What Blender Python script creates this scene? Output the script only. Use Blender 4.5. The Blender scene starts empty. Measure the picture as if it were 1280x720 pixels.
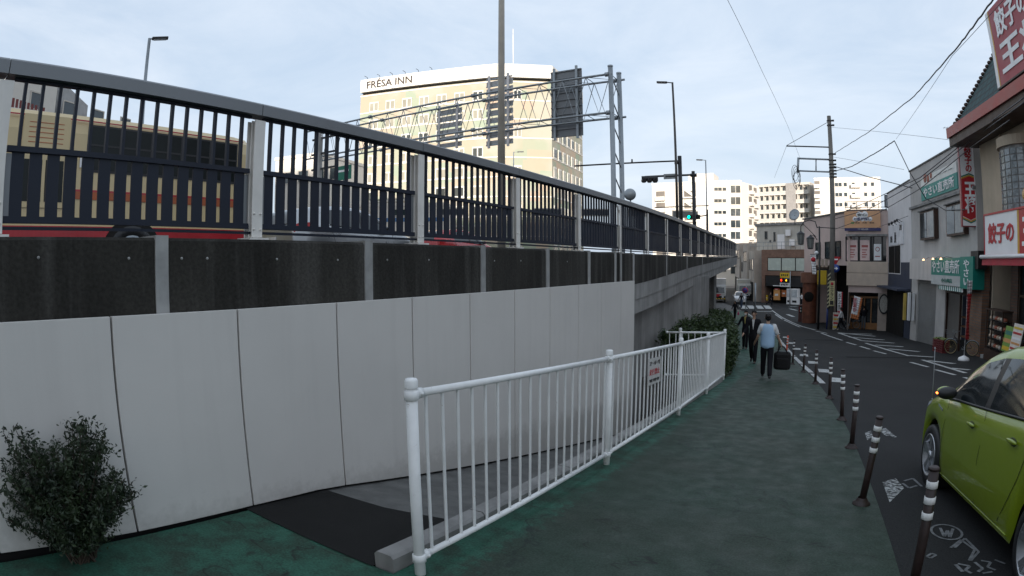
import bpy, math, random
import numpy as np
from mathutils import Vector, Matrix
random.seed(7)
sc = bpy.context.scene
col = sc.collection
V = Vector
PI = math.pi

# ------------------------------------------------------------------ camera
CAM = ((.8651, .5016, -.0025), (-.5013, .8643, -.0422))       # right, forward
RT = V(CAM[0]).normalized(); FW = V(CAM[1]); FW = (FW - RT * FW.dot(RT)).normalized(); UP = RT.cross(FW)
FPX = 729.25                                                   # pixels (of a 1280 wide frame) per radian
CZ = 1.65
cd = bpy.data.cameras.new('camera'); cam = bpy.data.objects.new('camera', cd); col.objects.link(cam)
cam.matrix_world = Matrix(((RT.x, UP.x, -FW.x, 0), (RT.y, UP.y, -FW.y, 0), (RT.z, UP.z, -FW.z, CZ), (0, 0, 0, 1)))
cd.type = 'PANO'; cd.panorama_type = 'FISHEYE_LENS_POLYNOMIAL'
cd.sensor_width = 36; cd.lens = 15.0; cd.fisheye_fov = PI
for k in range(5): setattr(cd, 'fisheye_polynomial_k%d' % k, 0.0)
cd.fisheye_polynomial_k1 = -(1280 / 36) / FPX
cd.clip_start = .05; cd.clip_end = 3000
sc.camera = cam

def ray(px, py):
    x, y = px - 640, py - 360; r = math.hypot(x, y) or 1e-9; t = r / FPX
    return RT * (math.sin(t) * x / r) + FW * math.cos(t) - UP * (math.sin(t) * y / r)
def zg(y):                                                     # height of the sloping street
    if y < 20: return -.08 * y
    t = min(y - 20, 40)
    return -1.6 - .08 * t + .075 * t * t / 80 - .005 * max(0, y - 60)
def g(px, py, off=0):
    w = ray(px, py); lo, hi = .5, 400.
    for _ in range(50):
        m = (lo + hi) / 2
        if CZ + w.z * m > zg(w.y * m) + off: lo = m
        else: hi = m
    return V((0, 0, CZ)) + w * lo
def xp(px, py, x): w = ray(px, py); return V((0, 0, CZ)) + w * (x / w.x)
def yp(px, py, y): w = ray(px, py); return V((0, 0, CZ)) + w * (y / w.y)
def dp(px, py, d): w = ray(px, py); return V((0, 0, CZ)) + w * (d / math.hypot(w.x, w.y))
def hp(px, py, z): w = ray(px, py); return V((0, 0, CZ)) + w * ((z - CZ) / w.z)
def gz(x, y, h=0): return V((x, y, zg(y) + h))

# ------------------------------------------------------------------ materials
def nd(nt, t, **kw):
    n = nt.nodes.new(t)
    for k, v in kw.items(): setattr(n, k, v)
    return n
def newmat(name):
    m = bpy.data.materials.new(name); m.use_nodes = True
    nt = m.node_tree; b = nt.nodes['Principled BSDF']
    return m, nt, b
def ramp(nt, fac, a, b, lo, hi):
    r = nd(nt, 'ShaderNodeMapRange'); r.inputs[1].default_value = a; r.inputs[2].default_value = b
    r.inputs[3].default_value = lo; r.inputs[4].default_value = hi
    nt.links.new(fac, r.inputs[0]); return r.outputs[0]
def mixc(nt, fac, a, b, mode='MIX'):
    n = nd(nt, 'ShaderNodeMix', data_type='RGBA', blend_type=mode)
    for s, v in ((n.inputs[0], fac), (n.inputs[6], a), (n.inputs[7], b)):
        if hasattr(v, 'links'): nt.links.new(v, s)
        elif isinstance(v, (int, float)): s.default_value = v
        else: s.default_value = (*v, 1)
    return n.outputs[2]
def noise(nt, scale, detail=5, vec=(1, 1, 1), rough=.55, rot=0):
    g_ = nd(nt, 'ShaderNodeNewGeometry'); mp = nd(nt, 'ShaderNodeMapping'); mp.inputs['Scale'].default_value = vec
    mp.inputs['Rotation'].default_value = (0, 0, rot)
    n = nd(nt, 'ShaderNodeTexNoise'); n.inputs['Scale'].default_value = scale; n.inputs['Detail'].default_value = detail
    n.inputs['Roughness'].default_value = rough
    nt.links.new(g_.outputs['Position'], mp.inputs[0]); nt.links.new(mp.outputs[0], n.inputs[0]); return n.outputs[0]
def bumpit(nt, b, h, s, dist=.01):
    bp = nd(nt, 'ShaderNodeBump'); bp.inputs['Strength'].default_value = s; bp.inputs['Distance'].default_value = dist
    nt.links.new(h, bp.inputs['Height']); nt.links.new(bp.outputs[0], b.inputs['Normal'])
MATS = {}
def mat(name, c, r=.6, met=0., var=.15, sc_=2., bump=0., bsc=40., streak=0., coat=0., alpha=1, emit=0, spec=.5):
    if name in MATS: return MATS[name]
    m, nt, b = newmat(name)
    n = noise(nt, sc_, 6); f = ramp(nt, n, .3, .7, 1 - var, 1 + var)
    cc = mixc(nt, 1., c, f, 'MULTIPLY')
    if streak:
        s = noise(nt, 3.5, 5, (1, 1, .07)); f2 = ramp(nt, s, .42, .68, 1, 1 - streak)
        cc = mixc(nt, 1., cc, f2, 'MULTIPLY')
    nt.links.new(cc, b.inputs['Base Color'])
    b.inputs['Metallic'].default_value = met; b.inputs['Coat Weight'].default_value = coat; b.inputs['Coat Roughness'].default_value = .04
    b.inputs['Specular IOR Level'].default_value = spec
    rr = ramp(nt, n, .3, .7, max(0, r - .08), min(1, r + .08)); nt.links.new(rr, b.inputs['Roughness'])
    if bump: bumpit(nt, b, noise(nt, bsc, 4), bump)
    if emit: b.inputs['Emission Color'].default_value = (*c, 1); b.inputs['Emission Strength'].default_value = emit
    MATS[name] = m; return m
def brick(name, c1, c2, mortar, ang, bw=.36, bh=.12, ms=.022, r=.8):
    m, nt, b = newmat(name)
    g_ = nd(nt, 'ShaderNodeNewGeometry'); mp = nd(nt, 'ShaderNodeMapping'); mp.inputs['Rotation'].default_value = (0, 0, -ang)
    sp = nd(nt, 'ShaderNodeSeparateXYZ'); cb = nd(nt, 'ShaderNodeCombineXYZ')
    nt.links.new(g_.outputs['Position'], mp.inputs[0]); nt.links.new(mp.outputs[0], sp.inputs[0])
    nt.links.new(sp.outputs[0], cb.inputs[0]); nt.links.new(sp.outputs[2], cb.inputs[1])
    t = nd(nt, 'ShaderNodeTexBrick'); nt.links.new(cb.outputs[0], t.inputs[0])
    for i, c in enumerate((c1, c2, mortar)): t.inputs[1 + i].default_value = (*c, 1)
    t.inputs['Scale'].default_value = 1; t.inputs['Mortar Size'].default_value = ms
    t.inputs['Brick Width'].default_value = bw; t.inputs['Row Height'].default_value = bh
    f = ramp(nt, noise(nt, 1.5, 5), .3, .7, .75, 1.2)
    nt.links.new(mixc(nt, 1., t.outputs[0], f, 'MULTIPLY'), b.inputs['Base Color']); b.inputs['Roughness'].default_value = r
    bumpit(nt, b, t.outputs['Fac'], -.3)
    return m
def leafmat(name, a, b_):
    m, nt, b = newmat(name)
    oi = noise(nt, 9, 3); f = ramp(nt, oi, .35, .65, 0, 1)
    nt.links.new(mixc(nt, f, a, b_), b.inputs['Base Color']); b.inputs['Roughness'].default_value = .5
    b.inputs['Subsurface Weight'].default_value = 0
    return m

def panel_mat():
    m, nt, b = newmat('panel_grey')
    g_ = nd(nt, 'ShaderNodeNewGeometry'); sp = nd(nt, 'ShaderNodeSeparateXYZ'); nt.links.new(g_.outputs['Position'], sp.inputs[0])
    n1 = noise(nt, .9, 6); n2 = noise(nt, 7, 6, (1, 1, .05)); n3 = noise(nt, 9, 7, rough=.7); n4 = noise(nt, 55, 3)
    c = mixc(nt, 1., (.62, .598, .565), ramp(nt, n1, .3, .7, .95, 1.04), 'MULTIPLY')
    c = mixc(nt, 1., c, ramp(nt, n2, .5, .75, 1, .955), 'MULTIPLY')              # rain streaks
    c = mixc(nt, ramp(nt, n3, .70, .78, 0, .30), c, (.34, .32, .29))             # scuffs
    # mud splashed up from the ground line
    a = nd(nt, 'ShaderNodeMath', operation='MULTIPLY_ADD'); nt.links.new(sp.outputs[1], a.inputs[0]); a.inputs[1].default_value = .10; nt.links.new(sp.outputs[2], a.inputs[2])
    s_ = nd(nt, 'ShaderNodeMath', operation='ADD'); nt.links.new(a.outputs[0], s_.inputs[0]); nt.links.new(ramp(nt, n3, .3, .7, -.10, .10), s_.inputs[1])
    c = mixc(nt, ramp(nt, s_.outputs[0], .02, .22, .45, 0), c, (.30, .285, .26))
    nt.links.new(c, b.inputs['Base Color']); nt.links.new(ramp(nt, n3, .3, .7, .38, .58), b.inputs['Roughness'])
    bumpit(nt, b, n4, .05); return m
M_panel = panel_mat()
M_joint = mat('joint_black', (.010, .010, .010), .8, spec=.2)
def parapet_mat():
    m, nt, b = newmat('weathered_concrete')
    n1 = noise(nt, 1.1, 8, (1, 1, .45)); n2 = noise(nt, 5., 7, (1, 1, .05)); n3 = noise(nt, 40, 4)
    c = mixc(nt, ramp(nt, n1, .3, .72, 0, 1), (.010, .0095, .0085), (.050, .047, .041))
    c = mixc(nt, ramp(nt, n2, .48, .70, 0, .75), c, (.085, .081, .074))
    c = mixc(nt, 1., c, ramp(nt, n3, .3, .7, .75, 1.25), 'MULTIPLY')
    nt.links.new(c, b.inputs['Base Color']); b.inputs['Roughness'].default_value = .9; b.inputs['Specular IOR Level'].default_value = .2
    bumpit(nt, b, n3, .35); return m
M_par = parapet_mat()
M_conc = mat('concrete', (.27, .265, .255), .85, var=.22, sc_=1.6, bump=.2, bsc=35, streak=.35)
M_conc_d = mat('concrete_dark', (.16, .155, .15), .85, var=.3, sc_=1.5, bump=.2, bsc=35, streak=.45)  # darker concrete with stronger streaks
M_strip = mat('joint_mortar', (.34, .34, .33), .8, var=.2, sc_=6, streak=.3)
M_cap = mat('rail_cap', (.19, .20, .21), .42, .3, var=.06)
M_post = mat('rail_post', (.74, .715, .67), .5, 0, var=.08, sc_=6)
M_bar = mat('rail_bar', (.013, .018, .032), .5, 0, var=.1, spec=.3)
def fence_paint():
    m, nt, b = newmat('white_paint')
    n1 = noise(nt, 9, 5); n2 = noise(nt, 26, 6, rough=.7)
    c = mixc(nt, 1., (.80, .81, .80), ramp(nt, n1, .3, .7, .92, 1.03), 'MULTIPLY')
    c = mixc(nt, ramp(nt, n2, .66, .70, 0, .8), c, (.30, .22, .16))               # rust spots and chips
    nt.links.new(c, b.inputs['Base Color']); nt.links.new(ramp(nt, n1, .3, .7, .28, .5), b.inputs['Roughness']); return m
M_white = fence_paint()
M_asph_d = mat('asphalt_dark', (.022, .023, .025), .9, var=.3, sc_=1.2, bump=.4, bsc=140)
M_black = mat('black_plastic', (.015, .015, .016), .5, var=.1)
M_bk_metal = mat('black_metal', (.02, .02, .022), .4, .3, var=.1)
M_galv = mat('galvanised', (.30, .33, .35), .45, .5, var=.1, sc_=3)
M_steel = mat('sign_back', (.19, .20, .21), .55, .4, var=.12, sc_=4)
M_glass = mat('dark_glass', (.014, .018, .02), .06, var=.1, spec=.8)
M_pane = mat('window_glass', (.03, .04, .045), .06, var=.3, sc_=.4, spec=.8)
M_red = mat('sign_red', (.42, .012, .02), .4, var=.05)
M_signw = mat('sign_white', (.80, .80, .80), .4, var=.04)
M_teal = mat('sign_teal', (.012, .22, .17), .4, var=.05)
M_yel = mat('sign_yellow', (.62, .42, .02), .45, var=.06)
M_orange = mat('sign_orange', (.62, .30, .10), .5, var=.08)
M_navy = mat('sign_navy', (.03, .03, .12), .5)
M_green = mat('sign_green', (.05, .28, .06), .5)
M_lblack = mat('lettering_black', (.02, .02, .02), .5)
M_lred = mat('lettering_red', (.45, .02, .03), .5)
M_lwhite = mat('lettering_white', (.8, .8, .8), .5)
M_lteal = mat('lettering_teal', (.02, .18, .14), .5)
M_gold = mat('border_gold', (.55, .30, .04), .4)
M_skin = mat('skin', (.50, .31, .22), .5, var=.05)
M_hair = mat('hair', (.008, .006, .005), .5, var=.2, spec=.25)
M_wood = mat('wood', (.20, .09, .035), .5, var=.3, sc_=4)
M_dark = mat('dark_interior', (.012, .011, .010), .8, var=.3, spec=.2)  # near-black: unlit depth of openings and hollows put into the colour
def worn(name, c, under, lo, hi, sc_):
    m, nt, b = newmat(name)
    n = noise(nt, sc_, 8, rough=.7); n2 = noise(nt, 3, 4)
    cc = mixc(nt, 1., c, ramp(nt, n2, .3, .7, .75, 1.1), 'MULTIPLY')
    nt.links.new(mixc(nt, ramp(nt, n, lo, hi, 0, 1), cc, under), b.inputs['Base Color']); b.inputs['Roughness'].default_value = .75; return m
M_paint = worn('road_paint', (.50, .51, .50), (.06, .06, .06), .52, .66, 16)
M_worn = worn('worn_paint', (.42, .43, .42), (.02, .021, .022), .44, .53, 22)
M_chalk = mat('survey_paint', (.15, .155, .16), .8, var=.5, sc_=25)

# ------------------------------------------------------------------ mesh building
ORG = {}
class MB:
    def __init__(s): s.v = []; s.f = []; s.sm = []; s.mi = []; s.cur = 0
    def face(s, pts, smooth=False):
        i = len(s.v); s.v += [tuple(p) for p in pts]; s.f.append(tuple(range(i, i + len(pts)))); s.sm.append(smooth); s.mi.append(s.cur)
    def ob(s, o, a, b, c):                                     # box from corner o with edge vectors a b c
        o, a, b, c = V(o), V(a), V(b), V(c)
        if a.cross(b).dot(c) < 0: a, b = b, a
        i = len(s.v); s.v += [tuple(p) for p in (o, o + a, o + a + b, o + b, o + c, o + a + c, o + a + b + c, o + b + c)]
        for q in ((0, 3, 2, 1), (4, 5, 6, 7), (0, 1, 5, 4), (1, 2, 6, 5), (2, 3, 7, 6), (3, 0, 4, 7)):
            s.f.append(tuple(i + k for k in q)); s.sm.append(False); s.mi.append(s.cur)
        return s
    def box(s, p, q): return s.ob(p, (q[0] - p[0], 0, 0), (0, q[1] - p[1], 0), (0, 0, q[2] - p[2]))
    def cbox(s, c, d): return s.box([c[k] - d[k] / 2 for k in range(3)], [c[k] + d[k] / 2 for k in range(3)])
    def tube(s, pts, r, n=8, caps=True):
        pts = [V(p) for p in pts]; rs = r if isinstance(r, (list, tuple)) else [r] * len(pts)
        i0 = len(s.v); last = None
        for k, p in enumerate(pts):
            d = (pts[min(k + 1, len(pts) - 1)] - pts[max(k - 1, 0)]).normalized()
            if last is None:
                a = d.cross(V((0, 0, 1)))
                if a.length < .01: a = d.cross(V((0, 1, 0)))
            else: a = last - d * last.dot(d)
            a.normalize(); last = a; b = d.cross(a)
            for j in range(n):
                t = 2 * PI * j / n; s.v.append(tuple(p + (a * math.cos(t) + b * math.sin(t)) * rs[k]))
        for k in range(len(pts) - 1):
            for j in range(n):
                j2 = (j + 1) % n; s.f.append((i0 + k * n + j, i0 + (k + 1) * n + j, i0 + (k + 1) * n + j2, i0 + k * n + j2)); s.sm.append(True); s.mi.append(s.cur)
        if caps:
            s.f.append(tuple(i0 + j for j in range(n))); s.sm.append(False); s.mi.append(s.cur)
            e = i0 + (len(pts) - 1) * n; s.f.append(tuple(e + n - 1 - j for j in range(n))); s.sm.append(False); s.mi.append(s.cur)
        return s
    def prism(s, poly, ext):
        poly = [V(p) for p in poly]; ext = V(ext); n = len(poly)
        nn = sum(((poly[k] - poly[0]).cross(poly[(k + 1) % n] - poly[0]) for k in range(1, n - 1)), V((0, 0, 0)))
        if nn.dot(ext) > 0: poly = poly[::-1]
        i = len(s.v); s.v += [tuple(p) for p in poly] + [tuple(p + ext) for p in poly]
        s.f.append(tuple(i + k for k in range(n))); s.f.append(tuple(i + n + n - 1 - k for k in range(n)))
        for k in range(n): s.f.append((i + (k + 1) % n, i + k, i + n + k, i + n + (k + 1) % n))
        s.sm += [False] * (n + 2); s.mi += [s.cur] * (n + 2); return s
    def lathe(s, c, prof, n=16, axis=(0, 0, 1), smooth=True):
        ax = V(axis).normalized(); a = ax.cross(V((0, 0, 1)))
        if a.length < .01: a = V((1, 0, 0))
        a.normalize(); b = ax.cross(a); c = V(c); i0 = len(s.v)
        for r, h in prof:
            for j in range(n):
                t = 2 * PI * j / n; s.v.append(tuple(c + ax * h + (a * math.cos(t) + b * math.sin(t)) * r))
        for k in range(len(prof) - 1):
            for j in range(n):
                j2 = (j + 1) % n; s.f.append((i0 + k * n + j, i0 + k * n + j2, i0 + (k + 1) * n + j2, i0 + (k + 1) * n + j)); s.sm.append(smooth); s.mi.append(s.cur)
        return s
    def ell(s, c, r, n=14, m=9, zmin=-1.):
        prof = []
        i0 = len(s.v); c = V(c)
        for k in range(m + 1):
            t = PI * k / m; z = max(math.cos(t), zmin)
            for j in range(n):
                p = 2 * PI * j / n; s.v.append((c.x + r[0] * math.sin(t) * math.cos(p), c.y + r[1] * math.sin(t) * math.sin(p), c.z + r[2] * z))
        for k in range(m):
            for j in range(n):
                j2 = (j + 1) % n; s.f.append((i0 + k * n + j, i0 + (k + 1) * n + j, i0 + (k + 1) * n + j2, i0 + k * n + j2)); s.sm.append(True); s.mi.append(s.cur)
        return s
    def build(s, name, mats, parent=None, local=False, bev=0.):
        me = bpy.data.meshes.new(name); vv = s.v
        if parent is not None and not local:
            o0 = ORG[parent.name]; vv = [(p[0] - o0[0], p[1] - o0[1], p[2] - o0[2]) for p in vv]
        me.from_pydata(vv, [], s.f)
        me.polygons.foreach_set('use_smooth', s.sm)
        for m in (mats if isinstance(mats, (list, tuple)) else [mats]): me.materials.append(m)
        if max(s.mi, default=0): me.polygons.foreach_set('material_index', s.mi)
        me.update()
        o = bpy.data.objects.new(name, me); col.objects.link(o)
        if parent is not None: o.parent = parent
        ORG[o.name] = V((0, 0, 0)) if local or parent is None else ORG[parent.name]
        if bev:
            b = o.modifiers.new('bevel', 'BEVEL'); b.width = bev; b.segments = 2; b.limit_method = 'ANGLE'
        return o
def tag(o, label, cat, group=None):
    o['label'] = label; o['category'] = cat
    if group: o['group'] = group
    return o
def thing(name, label, cat, loc=(0, 0, 0), rot=(0, 0, 0), group=None):
    o = bpy.data.objects.new(name, None); col.objects.link(o); o.empty_display_size = .2
    o.location = loc; o.rotation_euler = rot; ORG[o.name] = V(loc)
    return tag(o, label, cat, group)
def struct(o): o['kind'] = 'structure'; return o
def kids(o): return [c for c in col.objects if c.parent == o]
def dup(o, loc, rot=None, label=None, parent=None):
    c = o.copy(); col.objects.link(c)
    if parent is not None: c.parent = parent
    else:
        c.location = loc
        if rot is not None: c.rotation_euler = rot
        if label: c['label'] = label
    for ch in kids(o): dup(ch, None, parent=c)
    return c
def text(body, w, h, o, ux, uz, m, parent, depth=.012, bold=.0, name='lettering', vertical=False, local=False):
    """lettering fitted into a w x h box whose lower left corner is o, ux / uz unit directions"""
    cu = bpy.data.curves.new('t', 'FONT'); cu.body = '\n'.join(body) if vertical else body
    cu.align_x = 'CENTER' if vertical else 'LEFT'; cu.resolution_u = 2; cu.offset = bold
    if vertical: cu.space_line = .92
    t = bpy.data.objects.new('t', cu); col.objects.link(t)
    bpy.context.view_layer.update()
    me = bpy.data.meshes.new_from_object(t.evaluated_get(bpy.context.evaluated_depsgraph_get()))
    bpy.data.objects.remove(t); bpy.data.curves.remove(cu)
    co = np.array([v.co for v in me.vertices]); lo, hi = co.min(0), co.max(0)
    fs = [tuple(p.vertices) for p in me.polygons]; bpy.data.meshes.remove(me)
    ux, uz = V(ux).normalized(), V(uz).normalized(); n = ux.cross(uz); o = V(o)
    mb = MB(); q = (co - lo) / np.maximum(hi - lo, 1e-6)
    pts = [o + ux * (w * float(a[0])) + uz * (h * float(a[1])) + n * depth for a in q]
    mb.v = [tuple(p) for p in pts]; mb.f = fs; mb.sm = [False] * len(fs); mb.mi = [0] * len(fs)
    # side walls of the letters give them a real thickness
    cnt = {}
    for f in fs:
        for k in range(len(f)): e = (f[k], f[(k + 1) % len(f)]); cnt[e] = 1
    nv = len(pts); mb.v += [tuple(p - n * depth) for p in pts]
    for (a, b) in list(cnt):
        if (b, a) not in cnt: mb.f.append((b, a, nv + a, nv + b)); mb.sm.append(False); mb.mi.append(0)
    return mb.build(name, m, parent, local)

class Fac:
    """a vertical facade plane from ground point A (seen first) to B, facing the street"""
    def __init__(s, A, B):
        s.A = V((A[0], A[1], 0)); d = V((B[0] - A[0], B[1] - A[1], 0)); s.L = d.length; s.u = d / s.L
        s.n = V((s.u.y, -s.u.x, 0)); s.ang = math.atan2(s.u.y, s.u.x)
    def P(s, a, z, o=0): p = s.A + s.u * a + s.n * o; p.z = z; return p
    def hit(s, px, py, o=0):
        w = ray(px, py); q = s.A + s.n * o; t = s.n.dot(q) / s.n.dot(w); p = V((0, 0, CZ)) + w * t
        return (V((p.x, p.y, 0)) - q).dot(s.u), p.z
    def rect(s, x0, y0, x1, y1, o=0, x2=None, x3=None):
        a, b, c, d = s.hit(x0, y0, o), s.hit(x1, y0, o), s.hit(x1, y1, o), s.hit(x0, y1, o)
        return (a[0] + d[0]) / 2, (b[0] + c[0]) / 2, (c[1] + d[1]) / 2, (a[1] + b[1]) / 2
    def quad(s, tl, tr, br, bl, o=0):                           # four pixels -> s0 s1 z0 z1
        a, b, c, d = (s.hit(*p, o) for p in (tl, tr, br, bl))
        return (a[0] + d[0]) / 2, (b[0] + c[0]) / 2, (c[1] + d[1]) / 2, (a[1] + b[1]) / 2
    def bx(s, mb, s0, s1, z0, z1, o0, o1):
        p = s.P(s0, z0, o0); mb.ob(p, s.u * (s1 - s0), s.n * (o1 - o0), V((0, 0, z1 - z0))); return mb
    def slab(s, name, m, parent, s0, s1, z0, z1, o0, o1, bev=0):
        return s.bx(MB(), s0, s1, z0, z1, o0, o1).build(name, m, parent, bev=bev)
    def window(s, parent, s0, s1, z0, z1, fm, pm, fw=.06, o=.0, div=1, name='window'):
        mb = MB()
        s.bx(mb, s0, s1, z1 - fw, z1, o, o + .07); s.bx(mb, s0, s1, z0, z0 + fw, o, o + .09)
        s.bx(mb, s0, s0 + fw, z0 + fw, z1 - fw, o, o + .07); s.bx(mb, s1 - fw, s1, z0 + fw, z1 - fw, o, o + .07)
        for k in range(1, div):
            c = s0 + (s1 - s0) * k / div; s.bx(mb, c - fw / 2, c + fw / 2, z0 + fw, z1 - fw, o, o + .06)
        f = mb.build(name, fm, parent)
        s.bx(MB(), s0 + fw, s1 - fw, z0 + fw, z1 - fw, o - .01, o + .02).build('pane', pm, f)
        return f
    def text(s, body, s0, s1, z0, z1, o, m, parent, **k):
        return text(body, s1 - s0, z1 - z0, s.P(s0, z0, o), s.u, (0, 0, 1), m, parent, **k)
SKYC, SKYS, EXPO = (8.2, 8.3, 8.5), .10, .60
# ------------------------------------------------------------------ ground
def smooth_interp(ys, vs, w=5.):
    ys, vs = np.array(ys, float), np.array(vs, float)
    def f(y): return float(np.mean(np.interp(np.linspace(y - w, y + w, 13), ys, vs)))
    return f
road_l = smooth_interp([-40, -10, 3.5, 5, 6.7, 8.4, 11.3, 14.6, 18.6, 24, 30.8, 36, 46, 57, 68, 82, 98, 130],
                       [1.6, .95, .75, .71, .65, .58, .38, .05, -.49, -1.16, -1.98, -2.6, -4.4, -6.7, -9.6, -14.5, -21, -36], 1.2)
def walk_l(y):                                                 # wall-side edge of the green pavement
    return float(np.interp(y, [-40, 2.27, 2.28, 13.4, 15, 20, 30, 51, 60, 70], [-3.6, -3.6, -2.14, -2.2, -2.2, -2.75, -4.2, -7.3, -9.5, -12.4]))
def ramp_z(y):                                                 # asphalt strip that drops away beside the wall
    return float(np.interp(y, [-40, 2.3, 3.0, 3.34, 5.34, 11.1, 14], [3.2, -.184, -.25, -.30, -.70, -1.80, -2.3])) if y > 2.2 else zg(y)

def sheet(name, ys, xl, xr, zf, m, nx=2):
    mb = MB(); rows = []
    for y in ys:
        a, b = xl(y), xr(y); rows.append([(a + (b - a) * k / (nx - 1), y, zf(y)) for k in range(nx)])
    for r0, r1 in zip(rows, rows[1:]):
        for k in range(nx - 1): mb.face((r0[k], r0[k + 1], r1[k + 1], r1[k]), True)
    return struct(mb.build(name, m))
# terrain
xs = [-900, -200, -60, -20, -8, -3.7, -2.34, -2.32, 2, 12, 60, 200, 900]
ys = [-300, -60, -20, -5, 0, 2.28, 2.3] + [3 + k for k in range(10)] + [13.4, 13.42] + [15 + 2.5 * k for k in range(20)] + [80, 120, 200, 400, 900, 1800]
def tz(x, y):
    z = zg(y) - .03 if y > -20 else zg(-20)
    if 2.29 < y < 13.41 and x < -2.33: z -= 3.0
    return z
mb = MB()
for a, b in zip(xs, xs[1:]):
    for c, d in zip(ys, ys[1:]): mb.face(((a, c, tz(a, c)), (b, c, tz(b, c)), (b, d, tz(b, d)), (a, d, tz(a, d))), True)
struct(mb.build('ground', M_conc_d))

def asphalt():
    m, nt, b = newmat('asphalt')
    n1 = noise(nt, .35, 6); n2 = noise(nt, 80, 2); n3 = noise(nt, 2.2, 7, (1, .25, 1))
    c = mixc(nt, ramp(nt, n1, .35, .65, 0, 1), (.0135, .0140, .0145), (.0205, .0210, .0215))
    c = mixc(nt, ramp(nt, n3, .55, .8, 0, .5), c, (.010, .0105, .011))
    c = mixc(nt, 1., c, ramp(nt, n2, .3, .7, .55, 1.5), 'MULTIPLY')
    nt.links.new(c, b.inputs['Base Color']); b.inputs['Roughness'].default_value = .85; b.inputs['Specular IOR Level'].default_value = .25
    bumpit(nt, b, n2, .35, .005); return m
ysr = [-40, -25, -12, -6, -3] + [0.5 * k for k in range(0, 60)] + [30 + 2 * k for k in range(0, 40)] + [115, 130]
sheet('road', ysr, road_l, lambda y: 60., lambda y: zg(y) + .004, asphalt(), 8)
def greenwalk():
    m, nt, b = newmat('green_walkway')
    g_ = nd(nt, 'ShaderNodeNewGeometry'); sp = nd(nt, 'ShaderNodeSeparateXYZ'); nt.links.new(g_.outputs['Position'], sp.inputs[0])
    n1 = noise(nt, .8, 7); n2 = noise(nt, 70, 2); n3 = noise(nt, 5., 6); n4 = noise(nt, 14, 5)
    c = mixc(nt, ramp(nt, n1, .36, .66, 0, 1), (.0275, .0410, .0295), (.0235, .0465, .0325))
    c = mixc(nt, ramp(nt, n3, .55, .80, 0, .25), c, (.034, .038, .031))           # worn through to asphalt
    # fresher paint kept along the fence and beside the wall, where nobody walks
    d = nd(nt, 'ShaderNodeMath', operation='ADD'); nt.links.new(sp.outputs[0], d.inputs[0])
    nt.links.new(ramp(nt, n4, .3, .7, -.09, .09), d.inputs[1])
    e = nd(nt, 'ShaderNodeMath', operation='MULTIPLY'); nt.links.new(ramp(nt, d.outputs[0], -1.90, -1.80, 1, 0), e.inputs[0])
    nt.links.new(ramp(nt, n3, .4, .62, .95, .2), e.inputs[1])
    c = mixc(nt, e.outputs[0], c, (.024, .098, .066))
    c = mixc(nt, 1., c, ramp(nt, n2, .3, .7, .62, 1.42), 'MULTIPLY')
    cr = nd(nt, 'ShaderNodeTexVoronoi', feature='DISTANCE_TO_EDGE'); cr.inputs['Scale'].default_value = .55
    ad = nd(nt, 'ShaderNodeVectorMath', operation='MULTIPLY_ADD')                # wandering cracks
    nz = nd(nt, 'ShaderNodeTexNoise'); nz.inputs['Scale'].default_value = 2.5; nz.inputs['Detail'].default_value = 5
    nt.links.new(g_.outputs['Position'], nz.inputs[0]); nt.links.new(nz.outputs['Color'], ad.inputs[0]); ad.inputs[1].default_value = (.9, .9, .9)
    nt.links.new(g_.outputs['Position'], ad.inputs[2]); nt.links.new(ad.outputs[0], cr.inputs[0])
    k = nd(nt, 'ShaderNodeMath', operation='MULTIPLY'); nt.links.new(ramp(nt, cr.outputs[0], 0, .011, 1, 0), k.inputs[0]); nt.links.new(ramp(nt, n1, .42, .55, 0, .85), k.inputs[1])
    c = mixc(nt, k.outputs[0], c, (.012, .02, .018))
    cn = noise(nt, .55, 5, (.35, 1.0, 1), rot=.12)                                 # long cracks that wander across the path
    ca = nd(nt, 'ShaderNodeMath', operation='SUBTRACT'); nt.links.new(cn, ca.inputs[0]); ca.inputs[1].default_value = .5
    cb = nd(nt, 'ShaderNodeMath', operation='ABSOLUTE'); nt.links.new(ca.outputs[0], cb.inputs[0])
    cm_ = nd(nt, 'ShaderNodeMath', operation='MULTIPLY'); nt.links.new(ramp(nt, cb.outputs[0], 0, .0028, 1, 0), cm_.inputs[0]); nt.links.new(ramp(nt, n3, .40, .55, .1, .9), cm_.inputs[1])
    c = mixc(nt, cm_.outputs[0], c, (.014, .017, .015))
    vo = nd(nt, 'ShaderNodeTexVoronoi'); vo.inputs['Scale'].default_value = 2.6; nt.links.new(g_.outputs['Position'], vo.inputs[0])   # gum, leaves, small stains
    c = mixc(nt, ramp(nt, vo.outputs['Distance'], .03, .07, .7, 0), c, (.016, .018, .016))
    v2 = nd(nt, 'ShaderNodeTexVoronoi'); v2.inputs['Scale'].default_value = 9; nt.links.new(g_.outputs['Position'], v2.inputs[0])
    c = mixc(nt, ramp(nt, v2.outputs['Distance'], .05, .10, .5, 0), c, (.05, .062, .055))
    n5 = noise(nt, 1.1, 4, (.25, 1.6, 1), rot=.5); c = mixc(nt, ramp(nt, n5, .60, .64, 0, .16), c, (.045, .058, .050))   # scraped bands
    nt.links.new(c, b.inputs['Base Color']); nt.links.new(ramp(nt, n3, .3, .7, .55, .8), b.inputs['Roughness'])
    b.inputs['Specular IOR Level'].default_value = .3; bumpit(nt, b, n2, .3, .004); return m
M_walk = greenwalk()
ysw = [-40, -20, -8, -4] + [.25 * k - 2 for k in range(0, 17)] + [2.27, 2.28, 2.5] + [3 + .5 * k for k in range(0, 56)] + [31 + 1.5 * k for k in range(22)]
mb = MB(); prev = None
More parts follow.
